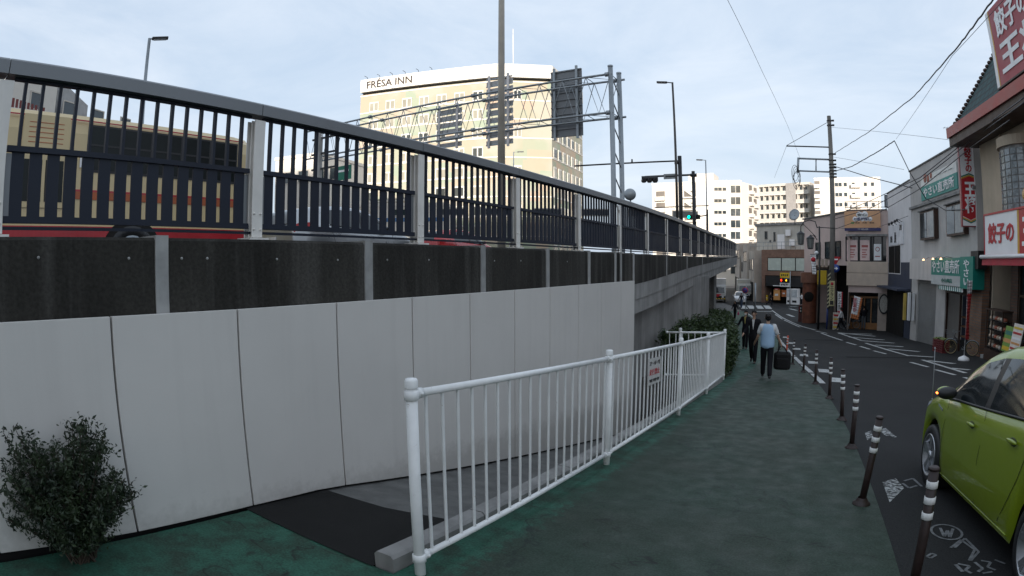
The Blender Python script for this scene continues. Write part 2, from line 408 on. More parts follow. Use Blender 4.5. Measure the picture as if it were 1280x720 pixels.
for y in ysw:
    cur = ((walk_l(y), y, zg(y) + .014), (road_l(y), y, zg(y) + .014), (road_l(y) + .012, y, zg(y) - .02))
    if prev: mb.face((prev[0], prev[1], cur[1], cur[0]), True); mb.face((prev[1], prev[2], cur[2], cur[1]))
    prev = cur
struct(mb.build('pavement', M_walk))
M_ramp_d = mat('ramp_asphalt', (.015, .0148, .0145), .9, var=.35, sc_=3, bump=.5, bsc=80, spec=.2)
M_ramp_c = mat('ramp_concrete', (.12, .12, .115), .9, var=.3, sc_=5, bump=.6, bsc=60)
sheet('ramp', [2.27, 2.6, 3., 3.34, 4, 5.34, 7, 9, 11.1, 13.4], lambda y: -3.75, lambda y: -2.3, lambda y: ramp_z(y) + (.018 if y < 2.3 else 0), M_ramp_c, 2)
p = [g(318, 638), g(475, 716), g(545, 662), g(430, 617)]
mb = MB(); mb.face([V((-3.66, 2.268, zg(2.268) + .020)), V((-2.3, 2.268, zg(2.268) + .020)), V((-2.3, 3.35, ramp_z(3.35) + .016)), V((-3.0, 3.15, ramp_z(3.15) + .016)), V((-3.66, 3.1, ramp_z(3.1) + .016))])
struct(mb.build('asphalt_patch', M_ramp_d))
# concrete kerb under the fence
mb = MB()
ky = [2.30, 3.3, 3.31, 4.8, 4.81, 6.3, 6.31, 7.8, 7.81, 9.3, 9.31, 10.8, 10.81, 13.4]
for a, b in zip(ky[::2], ky[1::2]):
    mb.prism([(-2.30, a, zg(a) - .8), (-2.15, a, zg(a) - .8), (-2.15, a, zg(a) + .10), (-2.17, a, zg(a) + .12), (-2.28, a, zg(a) + .12), (-2.30, a, zg(a) + .10)],
             (0, b - a - .004, zg(b) - zg(a)))
struct(mb.build('kerb', M_conc, bev=0))

# ------------------------------------------------------------------ road markings
def stroke(mb, p0, p1, w, z=.009):
    a, b = (p if isinstance(p, Vector) else g(*p) for p in (p0, p1)); d = V((b.x - a.x, b.y - a.y, 0)); n = V((-d.y, d.x, 0)).normalized() * (w / 2)
    k = max(1, int(d.length / 1.5))
    for i in range(k):
        q, r = a + d * (i / k), a + d * ((i + 1) / k)
        q.z = zg(q.y) + z; r.z = zg(r.y) + z
        c = [q - n, r - n, r + n, q + n]
        for e in c: e.z = zg(e.y) + z
        mb.face(c if (c[1] - c[0]).cross(c[2] - c[0]).z > 0 else c[::-1])
mb = MB()
# broken white line along the pavement edge, with short blocks beside it
yy = [14.2, 16.4, 16.7, 19.2, 19.5, 22.4, 22.7, 26.0, 26.2, 31, 31.3, 40, 40.3, 52, 52.3, 62]
for a, b in zip(yy[::2], yy[1::2]):
    n = max(2, int((b - a) / 1.2)); pts = [gz(road_l(a + (b - a) * k / n) + .13, a + (b - a) * k / n) for k in range(n + 1)]
    for p, q in zip(pts, pts[1:]): stroke(mb, p, q, .15)
for y in (15.1, 17.4, 20.2, 23.4, 26.8, 30.6, 35): 
    x = road_l(y) + .62; mb.face([gz(x - .17, y - .45, .009), gz(x + .17, y - .55, .009), gz(x + .13, y + .45, .009), gz(x - .20, y + .55, .009)])
struct(mb.build('edge_line', M_paint))
mb = MB()
for a, b in (((965, 388), (977, 396.5)), ((977, 396.5), (990, 403)), ((990, 403), (1003, 408.3)), ((1003, 408.3), (1019, 412.6)), ((969, 393), (978, 399)), ((980, 400), (1000, 409)),
             ((1020, 414), (1034, 416.8)), ((1026.5, 416.5), (1036, 420)), ((1035.5, 420), (1045, 423)), ((1045, 423.2), (1053, 425.6)), ((1058, 428), (1070, 431.3)), ((1075, 433), (1087.5, 436.8)), ((1092, 438.6), (1107.5, 442.6)), ((1138, 453), (1160, 459)), ((1169, 462.3), (1194, 469)), ((1205, 472), (1240, 482))):
    stroke(mb, a, b, .15)
struct(mb.build('centre_line', M_paint))
mb = MB()
for a, b in (((1048, 416.2), (1075.5, 425.3)), ((1082, 429), (1136, 445)), ((1153, 450), (1207, 466.5)), ((1047.5, 416), (1094, 420.5)), ((1062, 421.5), (1105, 425)), ((1075, 425.8), (1118, 429)), ((1094, 431.4), (1129, 433.6)), ((1110, 436.2), (1149, 439.7)), ((1136, 444.6), (1167, 446.6)), ((1160, 451), (1193, 454.8)), ((1188, 460.4), (1212, 462.6)), ((1048, 417), (1090, 417.8))):
    stroke(mb, a, b, .17 if abs(a[1] - b[1]) > 6 else .32)
struct(mb.build('hatching', M_paint))
mb = MB()
for x0, x1 in ((926, 933), (936, 942.5), (946.5, 953), (956.5, 963)):
    a, b = g((x0 + x1) / 2 - 2, 382), g((x0 + x1) / 2 + 1.5, 386); stroke(mb, a, b, .75)
stroke(mb, (944, 389.3), (965, 389.3), .45)
for a, b in (((986, 383.5), (997, 383)), ((984, 393), (992, 396)), ((987, 386), (996, 388))): stroke(mb, a, b, .35)
struct(mb.build('crosswalk', M_paint))
mb = MB()
for a, b in (((1006, 424.5), (1062, 426)), ((1058, 446.5), (1170, 447.5))):
    stroke(mb, a, b, .55, .007)
struct(mb.build('asphalt_seam', mat('seam_asphalt', (.008, .0085, .009), .9, var=.3, spec=.2)))
mb = MB()                                                      # worn blocks left beside the car
for q in ([(1103, 602), (1120, 598), (1130, 610), (1112, 628)], [(1081, 541), (1089, 538), (1091, 546), (1084, 550)], [(1097, 537), (1107, 535), (1117, 543), (1108, 545)], [(1112, 544), (1115, 542), (1121, 546), (1117, 547)]):
    mb.face([g(*p, .008) for p in q][::-1])
struct(mb.build('worn_marking', M_worn))
mb = MB()                                                      # surveyors' paint on the road beside the car
def poly(pts, w=.03):
    for p, q in zip(pts, pts[1:]): stroke(mb, p, q, w)
c = g(1183, 666); poly([c + V((.13 * math.cos(t), .17 * math.sin(t), 0)) for t in np.linspace(0, 2 * PI, 22)], .022)
poly([(1175, 661), (1180, 672), (1184, 664), (1187, 673), (1191, 662)], .026)
for o in (0, 5): poly([(1193 - o, 686), (1206 - o, 674 + o * .4), (1223 - o, 691 - o * .5), (1213 - o * .4, 702)], .022)
poly([(1130, 602), (1141, 599), (1152, 609)], .03); poly([(1128, 605), (1136, 611), (1146, 608)], .03)
poly([(1158, 697), (1164, 693), (1170, 695), (1163, 699), (1158, 697)], .02)
poly([(1194, 707), (1203, 716)], .03); poly([(1197, 706), (1212, 709), (1206, 714), (1214, 718)], .025)
poly([(1218, 704), (1228, 712), (1222, 716)], .025); poly([(1226, 702), (1238, 704), (1234, 710), (1244, 714)], .022); poly([(1243, 701), (1256, 706)], .022); poly([(1228, 718), (1240, 716)], .02)
struct(mb.build('survey_marks', M_chalk))

# ------------------------------------------------------------------ overpass
ex = smooth_interp([-20, 13, 17.5, 27.6, 36, 45, 52, 60, 70, 85, 105, 130], [-3.68, -3.68, -3.98, -4.75, -5.45, -6.3, -7.3, -9.1, -12., -17.6, -28, -44], 3.5)
ez = smooth_interp([-20, 13, 17.5, 27.6, 43, 60, 105, 130], [1.845, 1.845, 1.87, 1.95, 2.15, 2.4, 2.95, 3.1], 4)
eb = smooth_interp([-20, 9, 11.2, 17.5, 28, 43, 60, 130], [.55, .55, .58, .90, 1.19, 1.62, 1.8, 2.2], 2)
def edge(y, o=0):                                              # point o metres in from the outer face
    d = V((ex(y + .2) - ex(y - .2), .4, 0)).normalized(); return V((ex(y), y, 0)) + V((-d.y, d.x, 0)) * o
ovp = thing('overpass', 'long stained concrete overpass carrying a road beside the green walkway', 'overpass', (-3.68, 0, 0))
st = [-14, -9, -5, -2] + [k for k in range(0, 14)] + [14 + 1.5 * k for k in range(60)]
def loft(name, m, rows_fn, smooth=False):
    mb = MB(); prev = None
    for y in st:
        cur = rows_fn(y)
        if prev:
            for k in range(len(cur) - 1): mb.face((prev[k], cur[k], cur[k + 1], prev[k + 1]), smooth)
        prev = cur
    return mb.build(name, m, ovp)
def row(y, pts): return [edge(y, o) + V((0, 0, z)) for o, z in pts]
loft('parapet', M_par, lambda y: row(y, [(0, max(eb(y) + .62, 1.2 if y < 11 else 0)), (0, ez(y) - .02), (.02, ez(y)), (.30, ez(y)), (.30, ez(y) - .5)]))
loft('edge_beam', M_conc, lambda y: row(y, [(.75, eb(y)), (.03, eb(y)), (.03, eb(y) + .30), (.005, eb(y) + .30), (.005, max(eb(y) + .62, 1.2 if y < 11 else 0))]))
loft('deck', M_asph_d, lambda y: row(y, [(.30, ez(y) - .48), (16, ez(y) - .40), (16, eb(y) + .1), (.75, eb(y))]))
for k, px in enumerate((204, 463, 606, 686.5, 738, 771, 778, 796, 830, 855, 876)):
    y = (xp(px, 330, -3.65).y if px < 790 else {796: 11.25, 830: 14.2, 855: 17.3, 876: 21}[px]); zb = 1.2 if y < 11 else eb(y) + (.62 if px != 796 else .3)
    a, b = edge(y - .05, -.012), edge(y + .05, -.012)
    zt = ez(y) + .015
    MB().ob(a + V((0, 0, zb)), b - a, V((-.3, 0, 0)), V((0, 0, zt - zb))).build('joint_strip', M_strip, ovp)
mb = MB()                                                      # small formwork plugs
for px, py in ((48, 322), (161, 323), (227, 323), (259, 323), (346, 324), (422, 325), (484, 325), (536, 325), (618, 326), (651, 326), (709, 327)):
    p = xp(px, py, -3.68); mb.lathe((p.x, p.y, p.z), [(.010, .0), (.010, .003), (0, .003)], 8, (1, 0, 0))
mb.build('formwork_plug', M_strip, ovp)
# abutment wall, set back below the edge beam, with an opening at its near end
mb = MB()
mb.box((-4.6, 12.6, -4), (-4.15, 21.9, 1.2)); mb.box((-4.6, 11.1, .33), (-4.16, 12.6, 1.2)); mb.box((-5.6, 11.0, -4), (-5.5, 12.7, .4))
mb.box((-9.5, 21.5, -4), (-4.62, 21.9, 1.3))
mb.build('abutment', M_conc, ovp)
MB().box((-5.49, 11.1, -4), (-5.4, 12.59, .32)).build('opening', M_dark, ovp)  # dark sheet at the niche back, its shade put into the colour
for y, o in ((44, 2.2), (62, 2.2)):
    p = edge(y, o); MB().box((p.x - .6, p.y - .5, -5), (p.x + .6, p.y + .5, eb(y) + .05)).build('pier', M_conc, ovp)
    p = edge(y, 8); MB().box((p.x - .6, p.y - .5, -5), (p.x + .6, p.y + .5, eb(y) + .05)).build('pier', M_conc, ovp)

# light grey cladding panels below
cw = thing('cladding_wall', 'wall of plain light grey panels with dark joints beneath the overpass railing', 'wall', (-3.62, 0, 0))
def ptop(y): return CZ + 3.65 * float(np.interp(y / 3.65, [-1, .166, .368, .64, .917, 1.19, 1.46, 1.73, 2.0, 2.56, 3.04], [-.07, -.0772, -.081, -.0851, -.0873, -.0887, -.0903, -.0912, -.0919, -.0929, -.0939]))
def pbot(y): return CZ + float(np.interp(y, [-4, .36, 1.35, 2.335, 3.0, 3.336, 5.34, 11.1], [-1.25, -1.615, -1.721, -1.804, -1.87, -1.925, -2.323, -3.42]))
for k in range(-4, 10):
    a, b = 1.345 + .9935 * (k - 1) + .007, 1.345 + .9935 * k - .007
    if k == 9: pass
    n = 3; mbp = MB(); pr = [(-3.62, a, ptop(a))] + [(-3.62, b, ptop(b))] + [(-3.62, b + (a - b) * t / n, pbot(b + (a - b) * t / n)) for t in range(n + 1)]
    mbp.prism(pr, (-.04, 0, 0)); mbp.build('panel', M_panel, cw, bev=.004)
a, b = 1.345 + .9935 * 9 + .007, 11.1
MB().prism([(-3.62, a, ptop(a)), (-3.62, b, ptop(b)), (-3.62, b, pbot(b)), (-3.62, a, pbot(a))], (-.04, 0, 0)).build('panel', M_panel, cw, bev=.004)
MB().box((-3.675, -3, -4), (-3.664, 11.08, 1.26)).build('backing', M_joint, cw)

# railing
rl = thing('railing', 'tall navy slatted railing with grey posts and cap along the overpass edge', 'railing', (-3.72, 0, 1.85))
py = [.60 + 2.015 * k for k in range(-3, 36)]
for a, b in zip(py, py[1:]):
    p, q = edge(a, .13), edge(b, .13); za, zb = ez(a), ez(b); u = (q - p).normalized(); L = (q - p).length; nn = V((u.y, -u.x, 0))
    sl = (zb - za) / L; up = lambda s, z: p + u * s + V((0, 0, za + sl * s + z))
    far = a > 22
    def bar(mb, s0, s1, z0, z1, t): mb.prism([up(s0, z0) - nn * t / 2, up(s1, z0) - nn * t / 2, up(s1, z1) - nn * t / 2, up(s0, z1) - nn * t / 2], nn * t)
    # post: I section on a base plate
    mb = MB()
    bar(mb, -.045, .045, .02, .93, .012)
    for t in (-.05, .05):
        c = up(-.05, .02) + nn * (t - .005); mb.ob(c, u * .10, nn * .01, V((0, 0, .91)))
    c = up(-.09, 0) - nn * .09; mb.ob(c, u * .18, nn * .18, V((0, 0, .015)))
    if not far:
        for z in (.08, .2): 
            for s_ in (-.03, .03): mb.lathe(up(s_, z) + nn * .055, [(.009, 0), (.009, .008), (0, .009)], 6, nn)
    mb.build('post', M_post, rl)
    mb = MB(); c = up(.003, .965) - nn * .075
    mb.prism([c, c + nn * .15, c + nn * .15 + V((0, 0, .085)), c + nn * .13 + V((0, 0, .10)), c + nn * .02 + V((0, 0, .10)), c + V((0, 0, .085))], u * (L - .006) + V((0, 0, zb - za)))
    mb.build('cap_rail', M_cap, rl)
    mb = MB(); bar(mb, .06, L - .06, .51, .545, .05); bar(mb, .06, L - .06, .085, .125, .05); bar(mb, .06, L - .06, .945, .97, .03)
    bar(mb, -.02, L + .02, .045, .065, .02)
    mb.build('cross_rail', M_bar, rl)
    mb = MB(); n = 15; d = (L - .16) / n
    for k in range(n):
        s_ = .08 + d * (k + .5); bar(mb, s_ - .011, s_ + .011, .545, .95, .03); bar(mb, s_ - .043, s_ + .043, .125, .51, .016)
    mb.build('bar_infill', M_bar, rl)
    if not far:
        mb = MB(); bar(mb, .06, .11, .125, .5, .01); bar(mb, L - .11, L - .06, .125, .5, .01); mb.build('bracket', M_cap, rl)

# ------------------------------------------------------------------ bus on the overpass
BX = -9.4
def bz(py_): return xp(300, py_, BX).z
yb = xp(319, 190, BX).y; y0 = yb - 10.4
dk = 1.42
bus = thing('city_bus', 'cream bus with red and orange stripes and a red skirt behind the railing', 'bus', (BX, 0, dk))
M_cream = mat('bus_cream', (.60, .47, .25), .35, var=.06, coat=.3); M_bred = mat('bus_red', (.42, .012, .02), .35, coat=.3); M_bor = mat('bus_orange', (.40, .10, .03), .4)
zt = bz(168.6); prof = [(0, dk + .55), (0, zt - .35), (-.05, zt - .14), (-.18, zt - .02), (-.5, zt + .02), (-1.9, zt + .02), (-2.2, zt - .02), (-2.32, zt - .14), (-2.38, zt - .35), (-2.38, dk + .55)]
mb = MB()
ystn = [(y0, .90), (y0 + .12, .97), (y0 + .4, 1), (yb - .4, 1), (yb - .12, .975), (yb, .90)]
rows = []
for y, k in ystn: rows.append([V((BX - 1.19 + (1.19 + x) * k, y, dk + (z - dk) * (1 - (1 - k) * .4))) for x, z in prof])
for r0, r1 in zip(rows, rows[1:]):
    for k in range(len(prof) - 1): mb.face((r0[k], r0[k + 1], r1[k + 1], r1[k]), True)
mb.face(rows[0]); mb.face(rows[-1][::-1]); mb.build('body', M_cream, bus)
def strip(name, m, za, zb_, a, b, o=.012): return MB().box((BX + .001, a, za), (BX + o, b, zb_)).build(name, m, bus)
strip('red_line', M_bred, bz(178.3), bz(177.0), y0 + .3, yb - .3)
strip('orange_stripe', M_bor, bz(260), bz(252), y0 + .3, yb - .25); strip('red_line', M_bred, bz(251.9), bz(249.8), y0 + .3, yb - .25)
strip('skirt', M_bred, dk + .25, bz(288), y0 + .3, yb - .1, .02)
strip('lower_panel', M_cream, bz(287.8), dk + .66, y0 + .3, yb - .1, .008)
dy0, dy1 = xp(18, 200, BX).y, xp(91, 200, BX).y
wz0, wz1 = bz(231), bz(181)
wy = np.linspace(dy1 + .25, yb - .42, 6)
for a, b in zip(wy, wy[1:]):
    f = strip('window', M_black, wz0, wz1, a, b - .0, .014); MB().box((BX + .014, a + .03, wz0 + .04), (BX + .018, b - .03, wz1 - .03)).build('pane', mat('bus_glass', (.012, .016, .016), .18, var=.4, sc_=1.5, spec=.18), f)
    MB().box((BX + .018, a + .03, wz1 - .34), (BX + .024, b - .03, wz1 - .31)).build('sash', M_black, f)
dr = strip('door', M_cream, bz(270), bz(226) + .75, dy0 + .1, dy1 - .1, .02)
for a, b in ((dy0 + .16, (dy0 + dy1) / 2 - .03), ((dy0 + dy1) / 2 + .03, dy1 - .16)): MB().box((BX + .02, a, bz(264)), (BX + .026, b, bz(222))).build('door_pane', mat('bus_glass', (0, 0, 0)), dr)
for a in np.linspace(bz(205), bz(185), 5): MB().box((BX + .02, dy0 + .2, a), (BX + .024, dy1 - .2, a + .012)).build('groove', M_bor, dr)
for y in (xp(165, 290, BX).y, y0 + 2.2):
    w = MB().lathe((BX - .24, y, dk + .47), [(.2, 0), (.46, 0), (.47, .05), (.47, .22), (.44, .27), (.3, .27), (.27, .2), (.1, .2), (.1, .26), (0, .26)], 24, (1, 0, 0)).build('wheel', M_black, bus)
    MB().lathe((BX + .03, y, dk + .47), [(.27, -.06), (.29, .003), (.24, .003), (.2, -.05), (.08, -.04), (.08, .0), (0, .0)], 20, (1, 0, 0)).build('rim', M_galv, w)
    MB().lathe((BX - .28, y, dk + .47), [(.0, .305), (.56, .305), (.56, .0)], 24, (1, 0, 0)).build('wheel_arch', M_dark, bus)
for a, z in ((BX + .02, bz(227)), ): MB().box((BX + .014, dy1 + .12, z), (BX + .022, dy1 + .3, z + .16)).build('notice', M_signw, bus)

# ------------------------------------------------------------------ white fence on the kerb
fe = thing('pedestrian_fence', 'white tubular steel fence with thin uprights along the green walkway', 'fence', (-2.05, 2.39, -.19))
fp = [V((-2.02, 2.39, 0)), V((-2.03, 5.44, 0)), V((-2.06, 8.65, 0)), V((-2.12, 11.2, 0)), V((-2.20, 13.75, 0))]
ret = [fp[-1], V((-3.55, 13.2, 0))]
H = 1.2
def fpost(p, h=H): 
    z = zg(p.y); mb = MB().tube([(p.x, p.y, z - .3), (p.x, p.y, z + h)], .034, 14)
    mb.lathe((p.x, p.y, z + h), [(.038, -.03), (.038, .01), (.03, .022), (0, .026)], 14); mb.lathe((p.x, p.y, z + h - .10), [(.034, 0), (.042, .004), (.042, .05), (.034, .054)], 14)
    mb.lathe((p.x, p.y, z + .10), [(.034, 0), (.042, .004), (.042, .05), (.034, .054)], 14)
    mb.build('post', M_white, fe)
for p in fp: fpost(p)
fpost(V((-3.2, 13.34, 0)))
def fbay(p, q, n):
    a, b = V((p.x, p.y, zg(p.y))), V((q.x, q.y, zg(q.y))); d = (b - a).normalized()
    if abs(p.x - q.x) > 1: b.z = a.z + .02
    for z, r in ((H - .065, .024), (.13, .021)):
        mb = MB().tube([a + V((0, 0, z)) + d * .03, b + V((0, 0, z)) - d * .03], r, 12)
        mb.build('top_rail' if z > .5 else 'bottom_rail', M_white, fe)
    mb = MB()
    for k in range(n):
        c = a + (b - a) * ((k + .8) / (n + .6)); mb.tube([c + V((0, 0, .13)), c + V((0, 0, H - .07))], .0105, 8, False)
    mb.build('bar_infill', M_white, fe)
    mb = MB()
    for e, s_ in ((a, 1), (b, -1)):
        for z in (H - .065, .13):
            c = e + d * s_ * .055 + V((0, 0, z)); mb.tube([c - d * .025, c + d * .025], .031, 10)
            mb.lathe(c + V((.03, 0, 0)), [(.011, 0), (.011, .008), (0, .01)], 6, (1, 0, 0))
    mb.build('clamp', M_white, fe)
for (p, q), n in zip(zip(fp, fp[1:]), (19, 19, 17, 17)): fbay(p, q, n)
fbay(ret[0], ret[1], 9)
# notice wired to the fence bars
a = xp(808.5, 449, -2.02); b = xp(824.5, 445.5, -2.02); h = xp(808.5, 449, -2.02).z - xp(808.5, 482, -2.02).z
nt_ = thing('notice_board', 'small white notice with black and red lettering wired to the white fence', 'notice', a)
d = V((b.x - a.x, b.y - a.y, (zg(b.y) - zg(a.y)))); o = V((-2.005, a.y, a.z - h))
MB().ob(o, d, V((.006, 0, 0)), V((0, 0, h))).build('board', mat('notice_white', (.55, .54, .52), .5, var=.12, sc_=8), nt_)
L = d.length; du = d.normalized()
for t, z0, z1, m_ in (('スケートボード等', .72, .90, M_lblack), ('走行禁止', .36, .60, M_lred), ('管理者', .10, .22, M_lblack)):
    text(t, L * .8, h * (z1 - z0), o + V((.0065, 0, 0)) + d * .1 + V((0, 0, h * z0)), du, (0, 0, 1), m_, nt_, depth=.003, bold=.01)

# ------------------------------------------------------------------ bollards
M_brown = mat('bollard_brown', (.026, .014, .012), .5, var=.3, sc_=14); M_refl = mat('reflector', (.72, .72, .70), .35, var=.12, sc_=60)
M_obol = mat('bollard_orange', (.62, .08, .03), .45)
def bollard(name, label, base, top, mp, base_r=.085):
    b = g(*base, .014); t = dp(*top, math.hypot(b.x, b.y)); L = t - b; L = L * (.8 / L.length); t = b + L
    th = thing(name, label, 'bollard', b, group='bollards along the walkway edge')
    at = lambda k: b + L * k
    MB().tube([at(.0), at(.30), at(.985)], .033, 14).build('post', mp, th)
    MB().lathe(b, [(base_r, 0), (base_r, .012), (.06, .025), (.05, .05), (.04, .065)], 18).build('base_plate', mp, th)
    for k in (.60, .72, .84):
        mb = MB().tube([at(k), at(k + .003), at(k + .052), at(k + .055)], [.033, .0375, .0375, .033], 14)
        mb.build('reflective_band', M_refl, th)
    MB().tube([at(.975), at(.99), at(1.0)], [.036, .036, .026], 14).build('cap', mp, th)
    return th
ordn = ['nearest bollard, cropped by the frame beside the green car', 'brown white-banded bollard next to the green car front wheel', 'brown white-banded bollard just past the car front, third one along', 'brown white-banded bollard fourth from the car end of the row',
        'brown white-banded bollard fifth from the car end of the row', 'brown white-banded bollard sixth from the car, where the white edge line begins', 'brown white-banded bollard seventh from the car, beside white road blocks', 'brown white-banded bollard just on the car side of the orange bollard', 'brown white-banded bollard farther off than the orange one, beside the bag carrier']
for lb, bs, tp in zip(ordn, ((1140, 738), (1076.5, 630), (1064, 560), (1052, 525), (1036.5, 498), (1019, 480), (1004, 465.5), (990.7, 455.5), (973.5, 437)),
                      ((1166, 600), (1100, 520), (1071.5, 483), (1054, 461), (1039, 447.5), (1021, 436), (1007, 427.5), (993, 422.5), (974, 414))):
    bollard('bollard', lb, bs, tp, M_brown)
bollard('bollard', 'single orange bollard with white bands among the brown ones', (982.5, 446.5), (985.3, 417), M_obol, .06)

# ------------------------------------------------------------------ foliage
def leaves(pts, size, up=.3):
    mb = MB()
    for p in pts:
        n = V((random.gauss(0, 1), random.gauss(0, 1), random.gauss(up, 1))).normalized(); a = n.orthogonal().normalized(); a.rotate(Matrix.Rotation(random.random() * 6.28, 3, n)); b = n.cross(a)
        s_ = size * random.uniform(.6, 1.35); a *= s_; b *= s_ * .42
        q = n * s_ * .12
        mb.face((p - a, p - b * .9 + q, p + a, p + b * .9 + q))
    return mb
M_leaf1 = leafmat('shrub_leaf', (.008, .017, .008), (.028, .046, .016)); M_leaf2 = leafmat('hedge_leaf', (.012, .030, .010), (.050, .085, .018)); M_leaf3 = leafmat('creeper_leaf', (.03, .06, .015), (.07, .11, .025))
M_stem = mat('stem', (.045, .032, .022), .8, var=.3)
c0 = V((-3.42, .86, zg(.86)))
sh = thing('shrub', 'dark feathery evergreen shrub growing against the grey panel wall', 'shrub', c0)
stems = MB(); pts = []
for k in range(84):
    t = random.uniform(0, 6.28); r = random.uniform(.1, 1) ** .6
    h = random.uniform(.45, .88) if r < .75 else random.uniform(.3, .68)
    tip = c0 + V((math.cos(t) * .27 * r, math.sin(t) * .47 * r, h)); mid = c0 + V((math.cos(t) * .13 * r, math.sin(t) * .20 * r, h * .5)); b0 = c0 + V((random.uniform(-.05, .05), random.uniform(-.08, .08), -.02))
    stems.tube([b0, mid, tip], [.007, .005, .002], 5, False)
    for i in range(34):
        w = random.uniform(.30, 1.02); p = mid.lerp(tip, (w - .5) * 2) if w > .5 else b0.lerp(mid, w * 2)
        d = V((random.gauss(0, 1), random.gauss(0, 1), random.gauss(.5, 1))).normalized() * random.uniform(.01, .07)
        for j in range(8): pts.append(p + d * (j / 4) + V((random.gauss(0, .009), random.gauss(0, .009), random.gauss(0, .009))))
stems.build('stem', M_stem, sh)
leaves(pts, .0165).build('foliage', M_leaf1, sh)
hd = thing('hedge', 'clipped dark green hedge growing between the overpass and the walkway', 'hedge', gz(-3, 14))
pts = []; pts2 = []
def hx(y): return float(np.interp(y, [13.3, 15, 20, 30, 38], [-2.4, -2.3, -3.0, -4.75, -6.1]))
def hh(y): return float(np.interp(y, [13.2, 14, 18, 24, 30, 44], [.95, 1.05, 1.22, 1.5, 1.45, 1.0]))
for k in range(30000):
    y = 14.0 + 23 * random.random() ** 1.9; x1 = hx(y); w = 1.55 if y < 21 else 1.9; h = hh(y)
    u, v = random.random(), random.random()
    lump = .20 * math.sin(y * 2.1) * math.cos(y * .9 + 1) + .09 * math.sin(y * 5.3 + 3 * u)
    if random.random() < .5: q = V((x1 + .12 * math.sin(v * PI) - random.random() ** 2 * .2 + lump * .7, y, zg(y) + v * h))     # street side
    elif random.random() < .75 or y > 15: q = V((x1 - u * w, y, zg(y) + h + lump - random.random() ** 2 * .22 - .25 * max(0, .12 - u)))
    else: q = V((x1 - u * w, 14.05 + random.random() ** 2 * .35, zg(y) + v * (h + lump)))
    q += V((random.gauss(0, .05), random.gauss(0, .05), random.gauss(0, .05))); pts.append(q)
leaves(pts, .055).build('foliage', M_leaf2, hd)
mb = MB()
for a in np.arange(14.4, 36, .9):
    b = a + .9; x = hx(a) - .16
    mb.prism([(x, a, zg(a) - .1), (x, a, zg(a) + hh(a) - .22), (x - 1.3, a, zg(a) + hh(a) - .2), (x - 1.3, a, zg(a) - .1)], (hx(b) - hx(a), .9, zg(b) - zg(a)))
mb.build('shade_core', mat('hedge_shade', (.006, .010, .005), .9), hd)  # solid core; shade between the leaves put into its colour
# ------------------------------------------------------------------ cars
I = lambda x, xs_, ys_: float(np.interp(x, xs_, ys_))
def W_(t): return I(t, [0, .06, .2, .45, .9, 2, 3.2, 3.65, 3.9, 4.0], [.52, .64, .74, .815, .843, .85, .847, .815, .755, .70])
def Zb(t): return I(t, [0, .05, .15, .35, .7, 1.0, 1.35, 2.2, 3.0, 3.5, 3.85, 4.0], [.56, .64, .70, .76, .845, .905, .935, .975, 1.02, 1.06, 1.05, .98])
def Zs(t):
    z = I(t, [0, .15, .4, 3.6, 3.85, 4.0], [.24, .19, .19, .2, .27, .34])
    for c in (.80, 3.35):
        if abs(t - c) < .36: z = max(z, .30 + math.sqrt(.36 ** 2 - (t - c) ** 2))
    return z
def Zr(t): return I(t, [.95, 1.2, 1.5, 1.8, 2.1, 2.4, 2.8, 3.2, 3.55, 3.75, 3.88, 3.97], [.93, 1.085, 1.25, 1.375, 1.435, 1.45, 1.44, 1.405, 1.345, 1.28, 1.17, 1.03])
def Wr(t): return I(t, [.95, 1.5, 2.0, 3.0, 3.6, 3.97], [.73, .67, .615, .59, .575, .62])
FR = [(.945, 0), (.985, .16), (1.0, .42), (.992, .66), (.985, .80), (.955, 1.0)]
def S_(t, f, out=0):                                           # point on the car's side, f 0 sill .. 1 belt
    fs = [q[1] for q in FR]; w = W_(t) * I(f, fs, [q[0] for q in FR]); z = Zs(t) + (Zb(t) - Zs(t)) * f
    return V((-(w + out), 2 - t, z))
